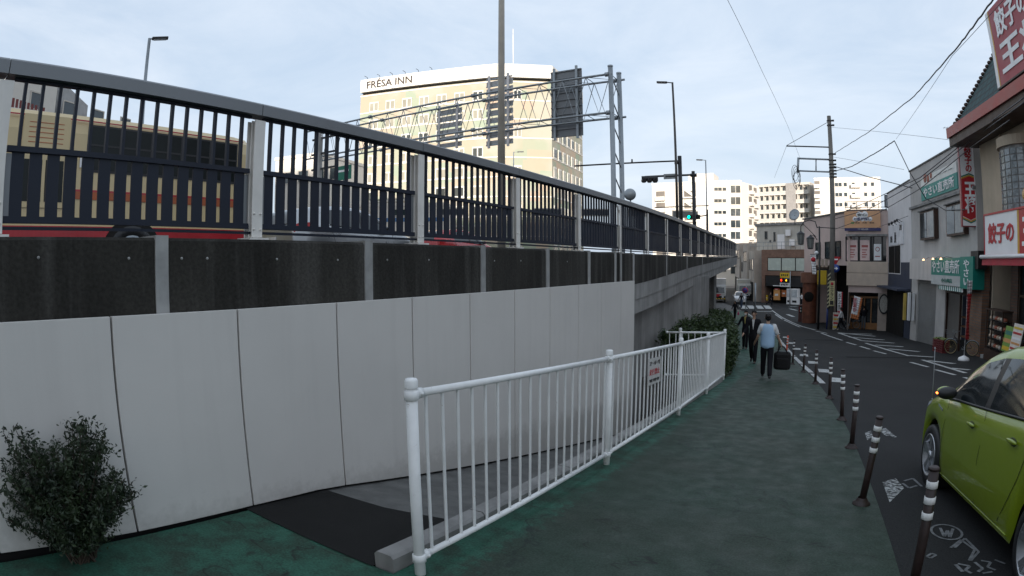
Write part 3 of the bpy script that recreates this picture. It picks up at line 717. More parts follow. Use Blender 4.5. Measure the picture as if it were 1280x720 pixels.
def car(name, label, loc, yaw, m_body, group=None, detail=True, blink=False):
    pit = math.atan((zg(loc.y + 1.3) - zg(loc.y - 1.3)) / 2.6) if loc.z < 1 else 0
    th = thing(name, label, 'car', loc, (0, 0, 0), group)
    th.rotation_euler = (Matrix.Rotation(yaw, 3, 'Z') @ Matrix.Rotation(pit, 3, 'X')).to_euler()
    ts = sorted(set([round(.08 * k, 3) for k in range(51)] + [.03, .44, .47, 1.13, 1.16, 2.99, 3.02, 3.68, 3.71, 3.97, .05, .12]))
    mb = MB(); vs = []; rows = []
    for t in ts:
        r = []
        for f, fz in FR: r.append(S_(t, fz))
        w = W_(t); zb = Zb(t); cr = .05 if t < 1.1 else .0
        r += [V((-w * .86, 2 - t, zb + cr * .6 + .012)), V((-w * .45, 2 - t, zb + cr + .012)), V((0, 2 - t, zb + cr * 1.1 + .012))]
        rows.append([p for p in r] + [V((-p.x, p.y, p.z)) for p in r[-2::-1]])
    nk = len(rows[0])
    for r in rows: mb.v += [tuple(p) for p in r]
    for i in range(len(rows) - 1):
        for k in range(nk - 1): mb.f.append((i * nk + k, (i + 1) * nk + k, (i + 1) * nk + k + 1, i * nk + k + 1)); mb.sm.append(True); mb.mi.append(0)
    mb.f.append(tuple(range(nk))); mb.sm.append(False); mb.mi.append(0); e = (len(rows) - 1) * nk; mb.f.append(tuple(e + nk - 1 - k for k in range(nk))); mb.sm.append(False); mb.mi.append(0)
    mb.build('body', m_body, th, True)
    # cabin
    tg = sorted(set([round(.95 + .075 * k, 3) for k in range(41)] + [1.30, 2.12, 2.22, 3.12, 3.93, 3.97])); tg = [t for t in tg if t <= 3.97]
    parts = {k: MB() for k in ('roof', 'windscreen', 'rear_window', 'side_window', 'pillar')}
    rows = []
    for t in tg:
        w = W_(t) * .95; zb = Zb(t) - .008; zr = max(Zr(t), zb + .012); wr = min(Wr(t), w - .01)
        a, b = V((-w, 2 - t, zb)), V((-wr, 2 - t, zr - min(.05, (zr - zb) * .3)))
        m1 = a.lerp(b, .5) + V((-.018, 0, .0)); m2 = a.lerp(b, .90) + V((-.006, 0, 0))
        r = [a, m1, m2, b, V((-wr * .86, 2 - t, zr - .006)), V((-wr * .45, 2 - t, zr + .006)), V((0, 2 - t, zr + .01))]
        rows.append(r + [V((-p.x, p.y, p.z)) for p in r[-2::-1]])
    nk = len(rows[0])
    for i in range(len(rows) - 1):
        t = (tg[i] + tg[i + 1]) / 2
        for k in range(nk - 1):
            kk = min(k, nk - 2 - k)
            if kk <= 1: p = 'side_window' if 1.22 < t < 2.12 or 2.22 < t < 3.12 else 'pillar' if 2.1 < t < 2.23 else 'roof'
            elif kk == 2 or kk == 3: p = 'roof'
            else: p = 'windscreen' if t < 1.86 else 'rear_window' if t > 3.6 else 'roof'
            m_ = parts[p]; m_.face((rows[i][k], rows[i + 1][k], rows[i + 1][k + 1], rows[i][k + 1]), True)
    for k, m_ in parts.items():
        if not m_.f: continue
        me = {}; nv = []; nf = []
        for f in m_.f:
            q = []
            for j in f:
                key = tuple(round(c, 5) for c in m_.v[j])
                if key not in me: me[key] = len(nv); nv.append(m_.v[j])
                q.append(me[key])
            nf.append(tuple(q))
        m_.v, m_.f = nv, nf
        m_.build(k, m_body if k == 'roof' else M_black if k == 'pillar' else M_glass, th, True)
    MB().box((-.60, -1.6, .20), (.60, 1.6, .5)).build('underbody', M_dark, th, True)
    for sx in (-1, 1):
        for tc, ln in ((.80, 'front'), (3.35, 'rear')):
            ax = (sx, 0, 0); c = (sx * .80, 2 - tc, .302)
            w = MB().lathe(c, [(.20, -.15), (.29, -.15), (.302, -.12), (.302, .0), (.292, .025), (.24, .034), (.208, .03), (.20, .0)], 28, ax).build('wheel', M_black, th, True)
            mb = MB().lathe(c, [(.212, .02), (.21, .036), (.198, .036), (.19, -.04), (.0, -.05)], 28, ax)
            if detail:
                X, Cc = V(ax), V(c)
                for k in range(5):
                    for dt in (-.13, .13):
                        t = 2 * PI * k / 5 + .3; rd = V((0, math.cos(t), math.sin(t))); rd2 = V((0, math.cos(t + dt), math.sin(t + dt))); tn = X.cross(rd2)
                        mb.prism([Cc + rd * .03 - tn * .016 + X * .018, Cc + rd2 * .2 - tn * .02 + X * .03, Cc + rd2 * .2 + tn * .02 + X * .03, Cc + rd * .03 + tn * .016 + X * .018], X * -.03)
                mb.lathe(c, [(.045, -.03), (.045, .026), (.03, .034), (0, .034)], 12, ax)
            mb.build('rim', mat('alloy', (.50, .51, .53), .3, .85, var=.05), w, True)
            MB().lathe((sx * .55, 2 - tc, .302), [(.345, .0), (.345, .22)], 24, ax).build('wheel_arch', M_dark, th, True)
        fl = lambda p: V((p.x * -sx, p.y, p.z))
        # seams
        mb = MB()
        def seam(path, w=.007):
            ps = [fl(S_(t, f, .006)) for t, f in path]
            for a, b in zip(ps, ps[1:]):
                d = (b - a).normalized(); n = V((0, -d.z, d.y)) * w / 2; mb.face((a - n, b - n, b + n, a + n))
        seam([(1.22, .06), (1.2, .3), (1.2, .6), (1.25, .98)]); seam([(2.18, .05), (2.19, .5), (2.2, .98)])
        seam([(2.98, .55), (3.1, .8), (3.22, .98)]); seam([(2.72, .1), (2.85, .3), (2.98, .55)]); seam([(1.22 + .1 * k, .055) for k in range(16)])
        mb.build('door_seam', M_joint, th, True)
        mb = MB(); pr = [fl(S_(1.2 + .08 * k, 1.0, .0)) + V((0, 0, -.006)) for k in range(25)]; mb.tube(pr, .011, 6); mb.build('window_seal', M_black, th, True)
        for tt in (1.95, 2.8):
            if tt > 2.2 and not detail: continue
            p = fl(S_(tt, .80, .0)); mb = MB(); mb.ell(p + V((0, 0, 0)), (.008, .062, .030)); mb.build('handle_recess', mat('recess_shade', (.03, .045, .005), .5) if detail else M_black, th, True)  # dark green bulge, the hollow's shade put into its colour
            mb = MB(); mb.ell(p + V((-sx * -.022, -.01, .006)), (.016, .095, .017)); mb.build('door_handle', m_body, th, True)
        p = fl(S_(1.42, 1.0)) + V((sx * .10, 0, .055))
        mi = MB().ell(p, (.10, .07, .056), 16, 10).build('wing_mirror', M_black, th, True)
        MB().ell(p + V((sx * .012, .022, .008)), (.09, .058, .050), 16, 10).build('mirror_cap', m_body, mi, True)
        if blink and sx < 0: MB().ell(p + V((sx * .088, .012, .0)), (.022, .03, .012), 10, 6).build('indicator', mat('indicator_lit', (1., .22, .04), .3, emit=3), mi, True)
        hl = MB()
        for k in range(8):
            t0, t1 = .10 + .065 * k, .10 + .065 * (k + 1); f0, f1 = .74 + .01 * k, .95
            hl.face([fl(S_(t0, f0, .004)), fl(S_(t1, f0, .004)), fl(S_(t1, f1 + .03, .004)), fl(S_(t0, f1 + .03, .004))], True)
        hl.build('headlight', mat('lamp_lens', (.5, .52, .55), .1, spec=.8), th, True)
        tl = MB()
        for k in range(5):
            t0, t1 = 3.62 + .07 * k, 3.62 + .07 * (k + 1)
            tl.face([fl(S_(t0, .82, .004)), fl(S_(t1, .78, .004)), fl(S_(t1, .99, .004)), fl(S_(t0, .99, .004))], True)
        tl.build('tail_light', mat('tail_lens', (.35, .01, .01), .15), th, True)
        if detail:
            bd = MB(); a, b = fl(S_(.98, .72, .003)), fl(S_(1.12, .72, .003)); bd.prism([a, b, b + V((0, 0, .018)), a + V((0, 0, .018))], (sx * .004, 0, 0)); bd.build('badge', M_galv, th, True)
            # bright moulding along the sill
            mb = MB(); mb.tube([fl(S_(1.2 + .1 * k, .045, .004)) for k in range(18)], .008, 6); mb.build('sill_moulding', m_body, th, True)
    # front and rear bumper details
    MB().box((-.45, 1.955, .30), (.45, 2.004, .42)).build('grille', M_black, th, True)
    MB().box((-.17, -2.02, .62), (.17, -1.99, .78)).build('number_plate', M_signw, th, True)
    if detail:
        q = MB(); q.tube([(-.66, 1.80, .60), (-.665, 1.81, .78)], .008, 6); q.tube([(-.665, 1.81, .76), (-.67, 1.815, 1.30)], .004, 6); q.ell((-.67, 1.815, 1.31), (.011, .011, .014), 8, 6)
        q.build('corner_pole', mat('pole_clear', (.25, .26, .27), .2), th, True)
        MB().ell((0, .05, .92), (.62, .9, .12)).build('interior', M_dark, th, True)
    return th
M_lime = mat('lime_paint', (.205, .275, .006), .36, .1, var=.01, sc_=3, coat=.7)
f0, r0 = V((1.27, 5.83, 0)), V((1.53, 3.29, 0))
dv = (f0 - r0).normalized(); yaw = math.atan2(-dv.x, dv.y); rt_ = V((dv.y, -dv.x, 0))
cc = (f0 + r0) / 2 + rt_ * .835 - dv * (2 - .80 - 1.275)
cc.z = zg(cc.y) + .006
car('hatchback', 'lime green hatchback with lit orange mirror indicator beside the bollards', cc, yaw, M_lime, blink=True)

# ------------------------------------------------------------------ people
def skin(name, chains, m, parent, sub=1, extra=None):
    """one continuous surface grown over joined chains of (point, radius)"""
    me = bpy.data.meshes.new(name); vs, es, rs = [], [], []; idx = {}
    def vid(p, r):
        k = tuple(round(c, 4) for c in p)
        if k not in idx: idx[k] = len(vs); vs.append(tuple(p)); rs.append(r)
        return idx[k]
    for ch in chains:
        pr = None
        for p, r in ch:
            i = vid(p, r)
            if pr is not None and pr != i: es.append((pr, i))
            pr = i
    me.from_pydata(vs, es, []); o = bpy.data.objects.new(name, me); col.objects.link(o); o.parent = parent; ORG[o.name] = V((0, 0, 0))
    o.modifiers.new('skin', 'SKIN').use_smooth_shade = True
    for i, r in enumerate(rs):
        sv = me.skin_vertices[0].data[i]; sv.radius = r if isinstance(r, tuple) else (r, r)
    me.skin_vertices[0].data[0].use_root = True
    if sub: s_ = o.modifiers.new('sub', 'SUBSURF'); s_.levels = sub; s_.render_levels = sub
    me.materials.append(m); return o
def person(label, loc, yaw, h, top, legs, hair='short', pose=None, top_len='long', under=None, mask=False, vest=None, group=None):
    P = dict(lt=0, rt=0, lk=0, rk=0, la=(.10, -.02), ra=(.10, .02), le=.15, re=.15, hx=0); P.update(pose or {})
    th = thing('person', label, 'person', loc, (0, 0, yaw), group); k = h / 1.7; th.scale = (k, k, k)
    pel, sp, ch, nk = V((0, 0, .93)), V((0, .005, 1.10)), V((0, .0, 1.31)), V((0, .005, 1.44))
    body = [[(pel, (.07, .06)), (sp, (.07, .06)), (ch, (.08, .06)), (nk, .05), (V((0, .02, 1.51)), .048), (V((0, .035, 1.565)), (.062, .072)), (V((0, .03, 1.625)), (.072, .088)), (V((0, .02, 1.675)), (.05, .06))]]
    body.append([(V((0, .035, 1.565)), (.062, .072)), (V((0, .10, 1.575)), (.022, .02)), (V((0, .128, 1.568)), .010)])     # nose
    shirt = [[(V((0, 0, .80)), (.170, .125)), (V((0, 0, .93)), (.165, .125)), (sp, (.15, .115)), (ch, (.172, .122)), (V((0, .004, 1.42)), (.075, .068))]]
    tr = [[(V((0, 0, 1.06)), (.145, .11)), (V((0, 0, .90)), (.155, .12))]]
    for sx, a, kn, (ax, ay), el in ((-1, P['lt'], P['lk'], P['la'], P['le']), (1, P['rt'], P['rk'], P['ra'], P['re'])):
        hip = V((sx * .088, 0, .88)); kp = hip + V((0, math.sin(a) * .42, -math.cos(a) * .42)); an = kp + V((0, math.sin(a - kn) * .41, -math.cos(a - kn) * .41)); toe = an + V((0, .15, -.035 + .02 * (kn > .3)))
        if kn > .3: toe = an + V((0, .12, -.09))
        body.append([(pel, (.07, .06)), (hip, .05), (kp, .036), (an, .03), (toe, .022)])
        tr.append([(V((0, 0, .90)), (.155, .12)), (hip + V((0, 0, -.05)), .108), (kp, .078), (an + V((0, 0, -.02)), .066)])
        shp = skin('shoe', [[(an + V((0, -.045, -.015)), .042), (an + V((0, .06, -.03)), .044), (toe + V((0, .03, .0)), .032)]], M_lblack, th)
        sh = V((sx * .175, 0, 1.375)); eb_ = sh + V((sx * ax, ay, -.27)); d = (eb_ - sh).normalized()
        w = eb_ + (Matrix.Rotation(el, 3, 'X') @ d) * .25; dd = (w - eb_).normalized(); pm = w + dd * .075
        arm = [(ch, (.08, .06)), (sh, .045), (eb_, .038), (w, .027), (pm, (.032, .018))]
        body.append(arm)
        for j in range(4):                                     # fingers, then thumb
            s0 = pm + V((0, (j - 1.5) * .017, 0)); ln = (.068, .078, .074, .058)[j]
            body.append([(pm, (.032, .018)), (s0 + dd * .015, .0085), (s0 + dd * ln * .6 + V((-sx * .006, 0, 0)), .008), (s0 + dd * ln * .95 + V((-sx * .02, 0, 0)), .007)])
        body.append([(w, .027), (w + dd * .03 + V((0, .028, 0)), .010), (w + dd * .065 + V((-sx * .01, .042, 0)), .008)])
        if top_len == 'long': shirt.append([(ch, (.172, .122)), (sh, .072), (eb_, .054), (w - dd * .01, .042)])
        else: shirt.append([(ch, (.172, .122)), (sh, .085), (sh.lerp(eb_, .85), .07)])
        P['hand' + str(sx)] = pm + dd * .05
    skin('body', body, M_skin, th)
    skin('trousers', tr, legs, th)
    skin('top', shirt, top, th)
    if vest is not None: skin('vest', [[(V((0, 0, .78)), (.215, .16)), (V((0, 0, .92)), (.205, .155)), (sp, (.20, .147)), (V((0, 0, 1.27)), (.225, .152)), (V((0, 0, 1.40)), (.20, .125)), (V((0, 0, 1.45)), (.12, .09))]], vest, th)
    if under is not None: MB().prism([(-.04, .130, 1.42), (.04, .130, 1.42), (.0, .142, 1.10)], (0, -.05, 0)).build('shirt_front', under, th, True)
    mb = MB(); mb.ell((0, .005, 1.635), (.083, .098, .088), 16, 10)
    if hair == 'short': mb.ell((0, -.03, 1.60), (.082, .072, .085), 14, 8)
    elif hair == 'bun': mb.ell((0, -.03, 1.60), (.084, .078, .085), 14, 8); mb.ell((0, -.11, 1.63), (.055, .055, .055), 10, 8)
    else: mb.ell((0, -.035, 1.57), (.088, .075, .13), 14, 8); mb.ell((0, -.05, 1.47), (.075, .05, .09), 12, 8)
    ho = mb.build('hair', M_hair, th, True)
    mb = MB()
    for sx in (-1, 1): mb.ell((sx * .031, .112, 1.598), (.013, .008, .007), 8, 6); mb.box((sx * .031 - .018, .110, 1.616), (sx * .031 + .018, .118, 1.622))
    mb.build('eyes', M_hair, th, True)
    MB().ell((0, .108, 1.535), (.024, .008, .006), 8, 6).build('mouth', mat('lips', (.35, .13, .11), .5), th, True)
    mb = MB()
    for sx in (-1, 1): mb.ell((sx * .079, .015, 1.595), (.010, .020, .030), 8, 6)
    mb.build('ears', M_skin, th, True)
    if mask: MB().ell((0, .085, 1.545), (.058, .05, .045), 12, 8).build('mask', M_signw, th, True)
    return th, P
def wp(o, p): return V(o.location) + Matrix.Rotation(o.rotation_euler.z, 3, 'Z') @ (V(p) * o.scale[0])
M_suit = mat('suit_black', (.010, .010, .013), .8, var=.2, spec=.15); M_vest = mat('vest_blue', (.34, .50, .68), .7, var=.06); M_cot = mat('cotton_white', (.62, .62, .62), .8, var=.05)
M_coat = mat('coat_dark', (.015, .015, .020), .8, var=.2, spec=.15); M_gtr = mat('trousers_grey', (.10, .11, .12), .8); M_bagm = mat('bag_black', (.010, .010, .011), .6, var=.3, sc_=20, spec=.25, bump=.3, bsc=60)
pb = g(957, 474, .014)
w1, P1 = person('woman in a light blue vest and black trousers walking away with a large black bag', pb, math.radians(6), 1.60, M_cot, M_suit, 'bun', dict(lt=.28, rt=-.30, rk=.30, ra=(.10, .06), re=.35, la=(.08, .05), le=.6), 'short', vest=M_vest)
h = wp(w1, P1['hand1'])
bg = thing('shoulder_bag', 'large black soft bag hanging from the hand of the woman in the vest', 'bag', h + V((.02, .0, -.60)))
mb = MB(); c = h + V((.02, .02, -.33)); mb.cbox(c, (.44, .16, .46)); mb.build('bag_body', M_bagm, bg, bev=.075)
MB().cbox(c + V((.02, -.085, -.06)), (.30, .04, .26)).build('front_pocket', M_bagm, bg, bev=.018)
for s_ in (-.06, .06): MB().tube([c + V((-.13, s_, .20)), h + V((-.05, s_ * .4, .02)), h + V((.05, s_ * .4, .02)), c + V((.13, s_, .20))], .013, 8).build('strap', M_bagm, bg)
MB().tube([c + V((-.17, 0, .232)), c + V((.17, 0, .232))], .007, 6).build('zip', M_galv, bg)
pm_ = g(940.5, 454, .014)
w2, P2 = person('person in a black suit and white shirt walking towards the camera', pm_, math.radians(176), 1.68, M_suit, M_suit, 'short', dict(lt=.14, rt=-.2, rk=.35, ra=(.06, .08), re=.7, la=(.08, 0)), under=M_cot)
p3 = g(931, 436, .014)
w3, P3 = person('person in a dark coat and white face mask carrying a pale plastic bag', p3, math.radians(172), 1.66, M_coat, M_suit, 'long', dict(lt=.12, rt=-.12, ra=(.14, .0), re=.1), mask=True, under=mat('scarf', (.45, .38, .12), .8))
h = wp(w3, P3['hand1'])
pb_ = thing('plastic_bag', 'pale plastic shopping bag hanging from the hand of the masked person', 'bag', h + V((0, 0, -.42)))
MB().lathe(h + V((0, 0, -.42)), [(.0, 0), (.12, .01), (.15, .10), (.13, .24), (.06, .34), (.02, .42)], 12).build('bag_body', mat('plastic_white', (.45, .47, .46), .4, var=.1, sc_=12), pb_)
p4 = g(918.5, 399, .014)
w4, P4 = person('dark clothed person with a pink bag beyond the hedge end', p4, math.radians(150), 1.62, M_coat, M_suit, 'long', dict(lt=.1, rt=-.1))
h = wp(w4, P4['hand-1'])
q = thing('handbag', 'small bright pink handbag held by the person beyond the hedge', 'bag', h + V((0, 0, -.28)))
mb = MB().cbox(h + V((0, 0, -.20)), (.14, .30, .24)); mb.build('bag_body', mat('pink', (.45, .02, .12), .5), q, bev=.03); MB().tube([h + V((0, -.09, -.08)), h + V((0, 0, .03)), h + V((0, .09, -.08))], .012, 6).build('strap', mat('pink', (0, 0, 0)), q)
p5 = g(1050.5, 413.2, .02)
person('person in a white top and dark trousers walking past the utility pole', p5, math.radians(80), 1.62, M_cot, M_suit, 'short', dict(lt=.35, rt=-.38, rk=.3, la=(.05, .1), ra=(.05, -.12)))
p6 = g(1079, 411.5, .02)
person('person in a dark jacket and grey trousers standing at the wooden shopfront', p6, math.radians(15), 1.70, M_coat, M_gtr, 'short', dict(lt=.04, rt=-.04, la=(.06, .08), ra=(.06, .08), le=.9, re=.9))
p7 = g(962.5, 382.8, .02)
person('dark figure running across the far corner by the crosswalk', p7, math.radians(-70), 1.70, M_coat, M_suit, 'short', dict(lt=.7, lk=.8, rt=-.5, rk=.5, la=(.06, .15), ra=(.06, -.15), le=1.2, re=1.2))
p8 = g(1002, 383.5, .02)
person('person in a white top bending near the white vending machines', p8, math.radians(60), 1.66, M_cot, M_suit, 'short', dict(lt=.1, rt=-.1, la=(.06, .2), ra=(.06, .2), le=.9, re=.9))
p9 = g(926.5, 384.8, .02)
person('dark clothed person walking along the kerb beside the white car', p9, math.radians(170), 1.68, M_coat, mat('jeans', (.03, .05, .09), .8), 'short', dict(lt=.15, rt=-.15))

# ------------------------------------------------------------------ bicycles
def bicycle(label, c, yaw, fm, rim_m, basket=True):
    th = thing('bicycle', label, 'bicycle', c, (0, 0, yaw), 'bicycles outside the shops'); r = .31
    for y in (-.52, .52):
        w = MB(); w.tube([(0, y + r * math.cos(t), r + .012 + r * math.sin(t)) for t in np.linspace(0, 2 * PI, 33)], .017, 8, False)
        wo = w.build('wheel', M_black, th, True)
        w = MB(); w.tube([(0, y + (r - .03) * math.cos(t), r + .012 + (r - .03) * math.sin(t)) for t in np.linspace(0, 2 * PI, 33)], .014, 8, False)
        for k in range(16):
            t = 2 * PI * k / 16; w.tube([(0, y, r + .012), (0, y + (r - .03) * math.cos(t), r + .012 + (r - .03) * math.sin(t))], .003, 4, False)
        w.lathe((-.04, y, r + .012), [(.0, 0), (.025, 0), (.025, .08), (0, .08)], 10, (1, 0, 0)); w.build('rim', rim_m, wo, True)
        MB().tube([(0, y + (r + .035) * math.cos(t), r + .012 + (r + .035) * math.sin(t)) for t in np.linspace(.5, 2.6, 12)], .016, 6).build('mudguard', M_galv, th, True)
    f = MB()
    bb = (0, -.06, .30); hd_ = (0, .36, .78); st_ = (0, -.2, .75)
    for a, b, rr in ((bb, hd_, .018), (bb, st_, .017), ((0, -.17, .62), (0, .385, .70), .014), (st_, (0, -.52, .322), .010), (bb, (0, -.52, .322), .011), (hd_, (0, .52, .322), .014), (hd_, (0, .33, .92), .014)): f.tube([a, b], rr, 8)
    f.build('frame', fm, th, True)
    MB().tube([(-.28, .18, .98), (-.2, .26, .98), (0, .33, .93), (.2, .26, .98), (.28, .18, .98)], .012, 8).build('handlebar', M_galv, th, True)
    mb = MB().ell((0, -.24, .86), (.085, .135, .035)); mb.tube([(0, -.2, .74), (0, -.225, .85)], .013, 8); mb.build('saddle', M_black, th, True)
    mb = MB().tube([(-.09, -.06, .30), (.09, -.06, .30)], .012, 6); mb.lathe((.03, -.06, .30), [(.08, 0), (.08, .006), (0, .006)], 16, (1, 0, 0)); mb.tube([(.09, -.06, .30), (.1, .05, .2)], .01, 6); mb.tube([(-.09, -.06, .30), (-.1, -.17, .4)], .01, 6); mb.build('crank', M_galv, th, True)
    if basket:
        mb = MB()
        for z in (.80, .88, .96, 1.04):
            k = .14 + (z - .8) * .15; mb.tube([(-k, .42, z), (k, .42, z), (k, .42 + 2 * k, z), (-k, .42 + 2 * k, z), (-k, .42, z)], .005, 5)
        for a in (-.14, -.05, .05, .14):
            mb.tube([(a, .42, .8), (a * 1.25, .42, 1.04)], .004, 4); mb.tube([(a, .70, .8), (a * 1.25, .77, 1.04)], .004, 4)
        mb.build('basket', M_galv, th, True)
    return th
b0 = g(1201, 444, .02)
bicycle('bicycle with pale rims parked at the vegetable shop front', b0, math.radians(62), M_bk_metal, mat('rim_tan', (.36, .27, .13), .4, .3))
b1 = g(1062, 411, .02)
bicycle('dark bicycle parked outside the wooden shopfront', b1, math.radians(-80), M_bk_metal, M_galv)
# ------------------------------------------------------------------ vegetable shop
M_stucco = mat('stucco_grey', (.47, .45, .43), .85, var=.12, sc_=1.1, bump=.15, bsc=50, streak=.06)
M_beige = mat('stucco_beige', (.48, .40, .30), .85, var=.12, sc_=1.1, bump=.15, bsc=50, streak=.06)
M_wpl = mat('wall_white', (.68, .66, .66), .8, var=.08, sc_=.8, streak=.05)
M_nav = mat('wall_navy', (.030, .038, .065), .7, var=.15, sc_=.9)
M_wf = mat('frame_brown', (.045, .022, .014), .5)
M_pink = mat('wall_pink', (.56, .44, .40), .85, var=.12, sc_=.8, streak=.06)
M_shut = mat('shutter_grey', (.24, .24, .235), .5, .2)
VA, VB = (5.95, 36.7), (7.35, 26.4)
F = Fac(VA, VB)
vs = thing('vegetable_shop', 'grey two storey shop with green signs, roller shutter and bay windows', 'shop', F.P(0, zg(32)))
zt = 7.25; L = F.L + .05
s_sh0, s_sh1, _, z_sh1 = F.quad((1146, 354), (1170, 354), (1168, 430), (1146, 423.5))
s_op0, s_op1, _, z_op1 = F.quad((1180, 360), (1216, 360), (1215, 445), (1180, 436))
zb = -3.4
mb = MB()
F.bx(mb, -.1, s_sh0, zb, 2.2, -.25, 0); F.bx(mb, s_sh1, s_op0, zb, 2.2, -.25, 0); F.bx(mb, s_op1, L - 0.72, zb, 2.2, -.25, 0)
F.bx(mb, -.1, L, 2.2, zt, -8, 0); F.bx(mb, s_sh0, s_sh1, z_sh1, 2.2, -.25, -.0); F.bx(mb, s_op0, s_op1, z_op1, 2.2, -.25, 0)
F.bx(mb, -.1, 0.0, zb, 2.2, -8, -.25); F.bx(mb, s_op1, s_op1 + .1, zb, 2.2, -8, -.25)
mb.build('wall', M_stucco, vs)
fl = F.hit(1198, 241)[1]
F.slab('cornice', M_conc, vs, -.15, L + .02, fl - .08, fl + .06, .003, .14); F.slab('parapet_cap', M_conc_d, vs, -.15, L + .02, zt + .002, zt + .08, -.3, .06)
mb = MB()
for k in range(int((z_sh1 - (zg(35) - .4)) / .085)): z = zg(35) - .4 + .085 * k; F.bx(mb, s_sh0, s_sh1, z, z + .076, -.12, -.09)
F.bx(mb, s_sh0, s_sh1, zb, z_sh1, -.14, -.12); mb.build('roller_shutter', M_shut, vs)
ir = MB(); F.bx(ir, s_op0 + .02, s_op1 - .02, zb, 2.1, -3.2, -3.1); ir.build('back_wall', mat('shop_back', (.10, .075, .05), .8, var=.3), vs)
mb = MB()
for z in (.5, 1.0, 1.45): F.bx(mb, s_op0 + .1, s_op1 - .1, zg(29) + z, zg(29) + z + .05, -2.2, -.9)
for a in (s_op0 + .12, s_op1 - .2): F.bx(mb, a, a + .08, zg(29) - .4, zg(29) + 1.45, -2.0, -1.95)
mb.build('shelf', M_wood, vs)
mb = MB()
for a in (s_op0, (s_op0 + s_op1) / 2, s_op1 - .08): F.bx(mb, a, a + .08, zb, z_op1, -.16, -.06)
F.bx(mb, s_op0, s_op1, z_op1 - .3, z_op1 - .0, -.17, -.05); mb.build('door_frame', M_wf, vs)
for (a, b) in (((1151, 266), (1169, 301)), ((1184, 257), (1206, 296))):
    s0, s1, z0, z1 = F.quad((a[0], a[1]), (b[0], a[1] - 6), b, (a[0], b[1] - 3), .2)
    w = F.slab('bay_window', M_wf, vs, s0, s1, z0, z1, .002, .26)
    F.slab('pane', M_pane, w, s0 + .1, (s0 + s1) / 2 - .04, z0 + .1, z1 - .1, .258, .272); F.slab('pane', mat('curtain_pane', (.20, .20, .19), .15, var=.3, sc_=3), w, (s0 + s1) / 2 + .04, s1 - .1, z0 + .1, z1 - .1, .258, .272)
    F.slab('window_hood', M_conc_d, w, s0 - .06, s1 + .06, z1 + .002, z1 + .06, .002, .38)
# faded banner on the fascia
s0, s1, z0, z1 = F.quad((1151.5, 230), (1195.5, 193), (1196, 235), (1151.5, 252.5), .05)
sg = thing('fascia_sign', 'faded white and teal fascia sign high on the vegetable shop', 'sign', F.P(s0, z0, .05))
M_tealf = mat('teal_faded', (.06, .28, .24), .6, var=.12, sc_=2)
zm = z0 + (z1 - z0) * .60
F.slab('board', mat('white_faded', (.74, .74, .70), .7, var=.1), sg, s0, s1, zm, z1, .01, .06); F.slab('board', M_tealf, sg, s0, s1, z0, zm - .002, .01, .06)
F.text('やさい直売所', s0 + .5, s1 - .4, z0 + .12, zm - .10, .075, M_lwhite, sg, bold=.02)
F.text('小山商店', s0 + (s1 - s0) * .42, s1 - .5, zm + .25, z1 - .22, .075, mat('lettering_grey', (.22, .26, .25), .7), sg, bold=.01)
mb = MB()
for k in range(3): c = F.P(s0 + .9 + .55 * k, zm + .42 - .1 * (k % 2), .075); mb.lathe(c, [(.0, .012), (.24 - .04 * k, .012), (.26 - .04 * k, 0)], 14, F.n)
mb.build('vegetable_picture', [mat('picture_red', (.35, .12, .08), .6)], sg)
# plain soffit box and the green sign
s0, s1, z0, z1 = F.quad((1138, 323), (1165, 323), (1165, 352.5), (1138, 347), .45)
F.slab('canopy_box', mat('canopy', (.58, .54, .51), .6, var=.06, streak=.15), vs, s0, s1, z0, z1, .002, .5)
s0g, s1g, z0g, z1g = F.quad((1165, 324), (1218, 320), (1218, 359), (1165, 356), .5)
gs = thing('shop_sign', 'green and white shop sign over the vegetable shop entrance', 'sign', F.P(s0g, z0g, .5))
sv = s0g + (s1g - s0g) * .735; zm = z0g + (z1g - z0g) * .36
F.slab('board', M_teal, gs, s0g, sv, zm, z1g, .002, .55); F.slab('board', mat('sign_grey', (.48, .50, .49), .5), gs, s0g, sv, z0g, zm - .002, .002, .55); F.slab('board', M_teal, gs, sv + .01, s1g, z0g - .05, z1g + .03, .002, .58)
F.text('やさい直売所', s0g + .2, sv - .15, zm + .1, z1g - .1, .565, M_lwhite, gs, bold=.015)
F.text('小山商店', s0g + (sv - s0g) * .38, s0g + (sv - s0g) * .75, z0g + .13, zm - .13, .565, M_lteal, gs, bold=.01)
F.text('やさい', sv + .45, s1g - .4, z0g + .1, z1g - .1, .595, M_lwhite, gs, vertical=True, bold=.015)
for px in (1156, 1168, 1178):
    s, z = F.hit(px, 326 if px < 1160 else 325, .7); th = thing('spot_lamp', 'small lit spot lamp on an arm above the green shop sign', 'lamp', F.P(s, z, .7), group='spot lamps over the green sign')
    MB().tube([F.P(s, z + .1, .02), F.P(s, z + .16, .5), F.P(s, z + .02, .78)], .012, 6).build('arm', M_bk_metal, th)
    MB().lathe(F.P(s, z + .02, .78), [(.03, .08), (.07, 0), (0, .01)], 10).build('shade', mat('lamp_warm', (1., .62, .3), .4, emit=2.5), th)
# striped valance under the sign
s0, s1, z0, z1 = F.quad((1173, 356), (1203, 360), (1203, 366), (1173, 361), .5)
va = thing('awning', 'small green and white striped valance under the green shop sign', 'awning', F.P(s0, z0, .4))
for i, m_ in ((0, M_teal), (1, M_signw)):
    mb = MB(); n = 24
    for k in range(i, n, 2): a = s0 + (s1 - s0) * k / n; F.bx(mb, a, a + (s1 - s0) / n, z0, z1, .47, .49)
    mb.build('valance', m_, va)
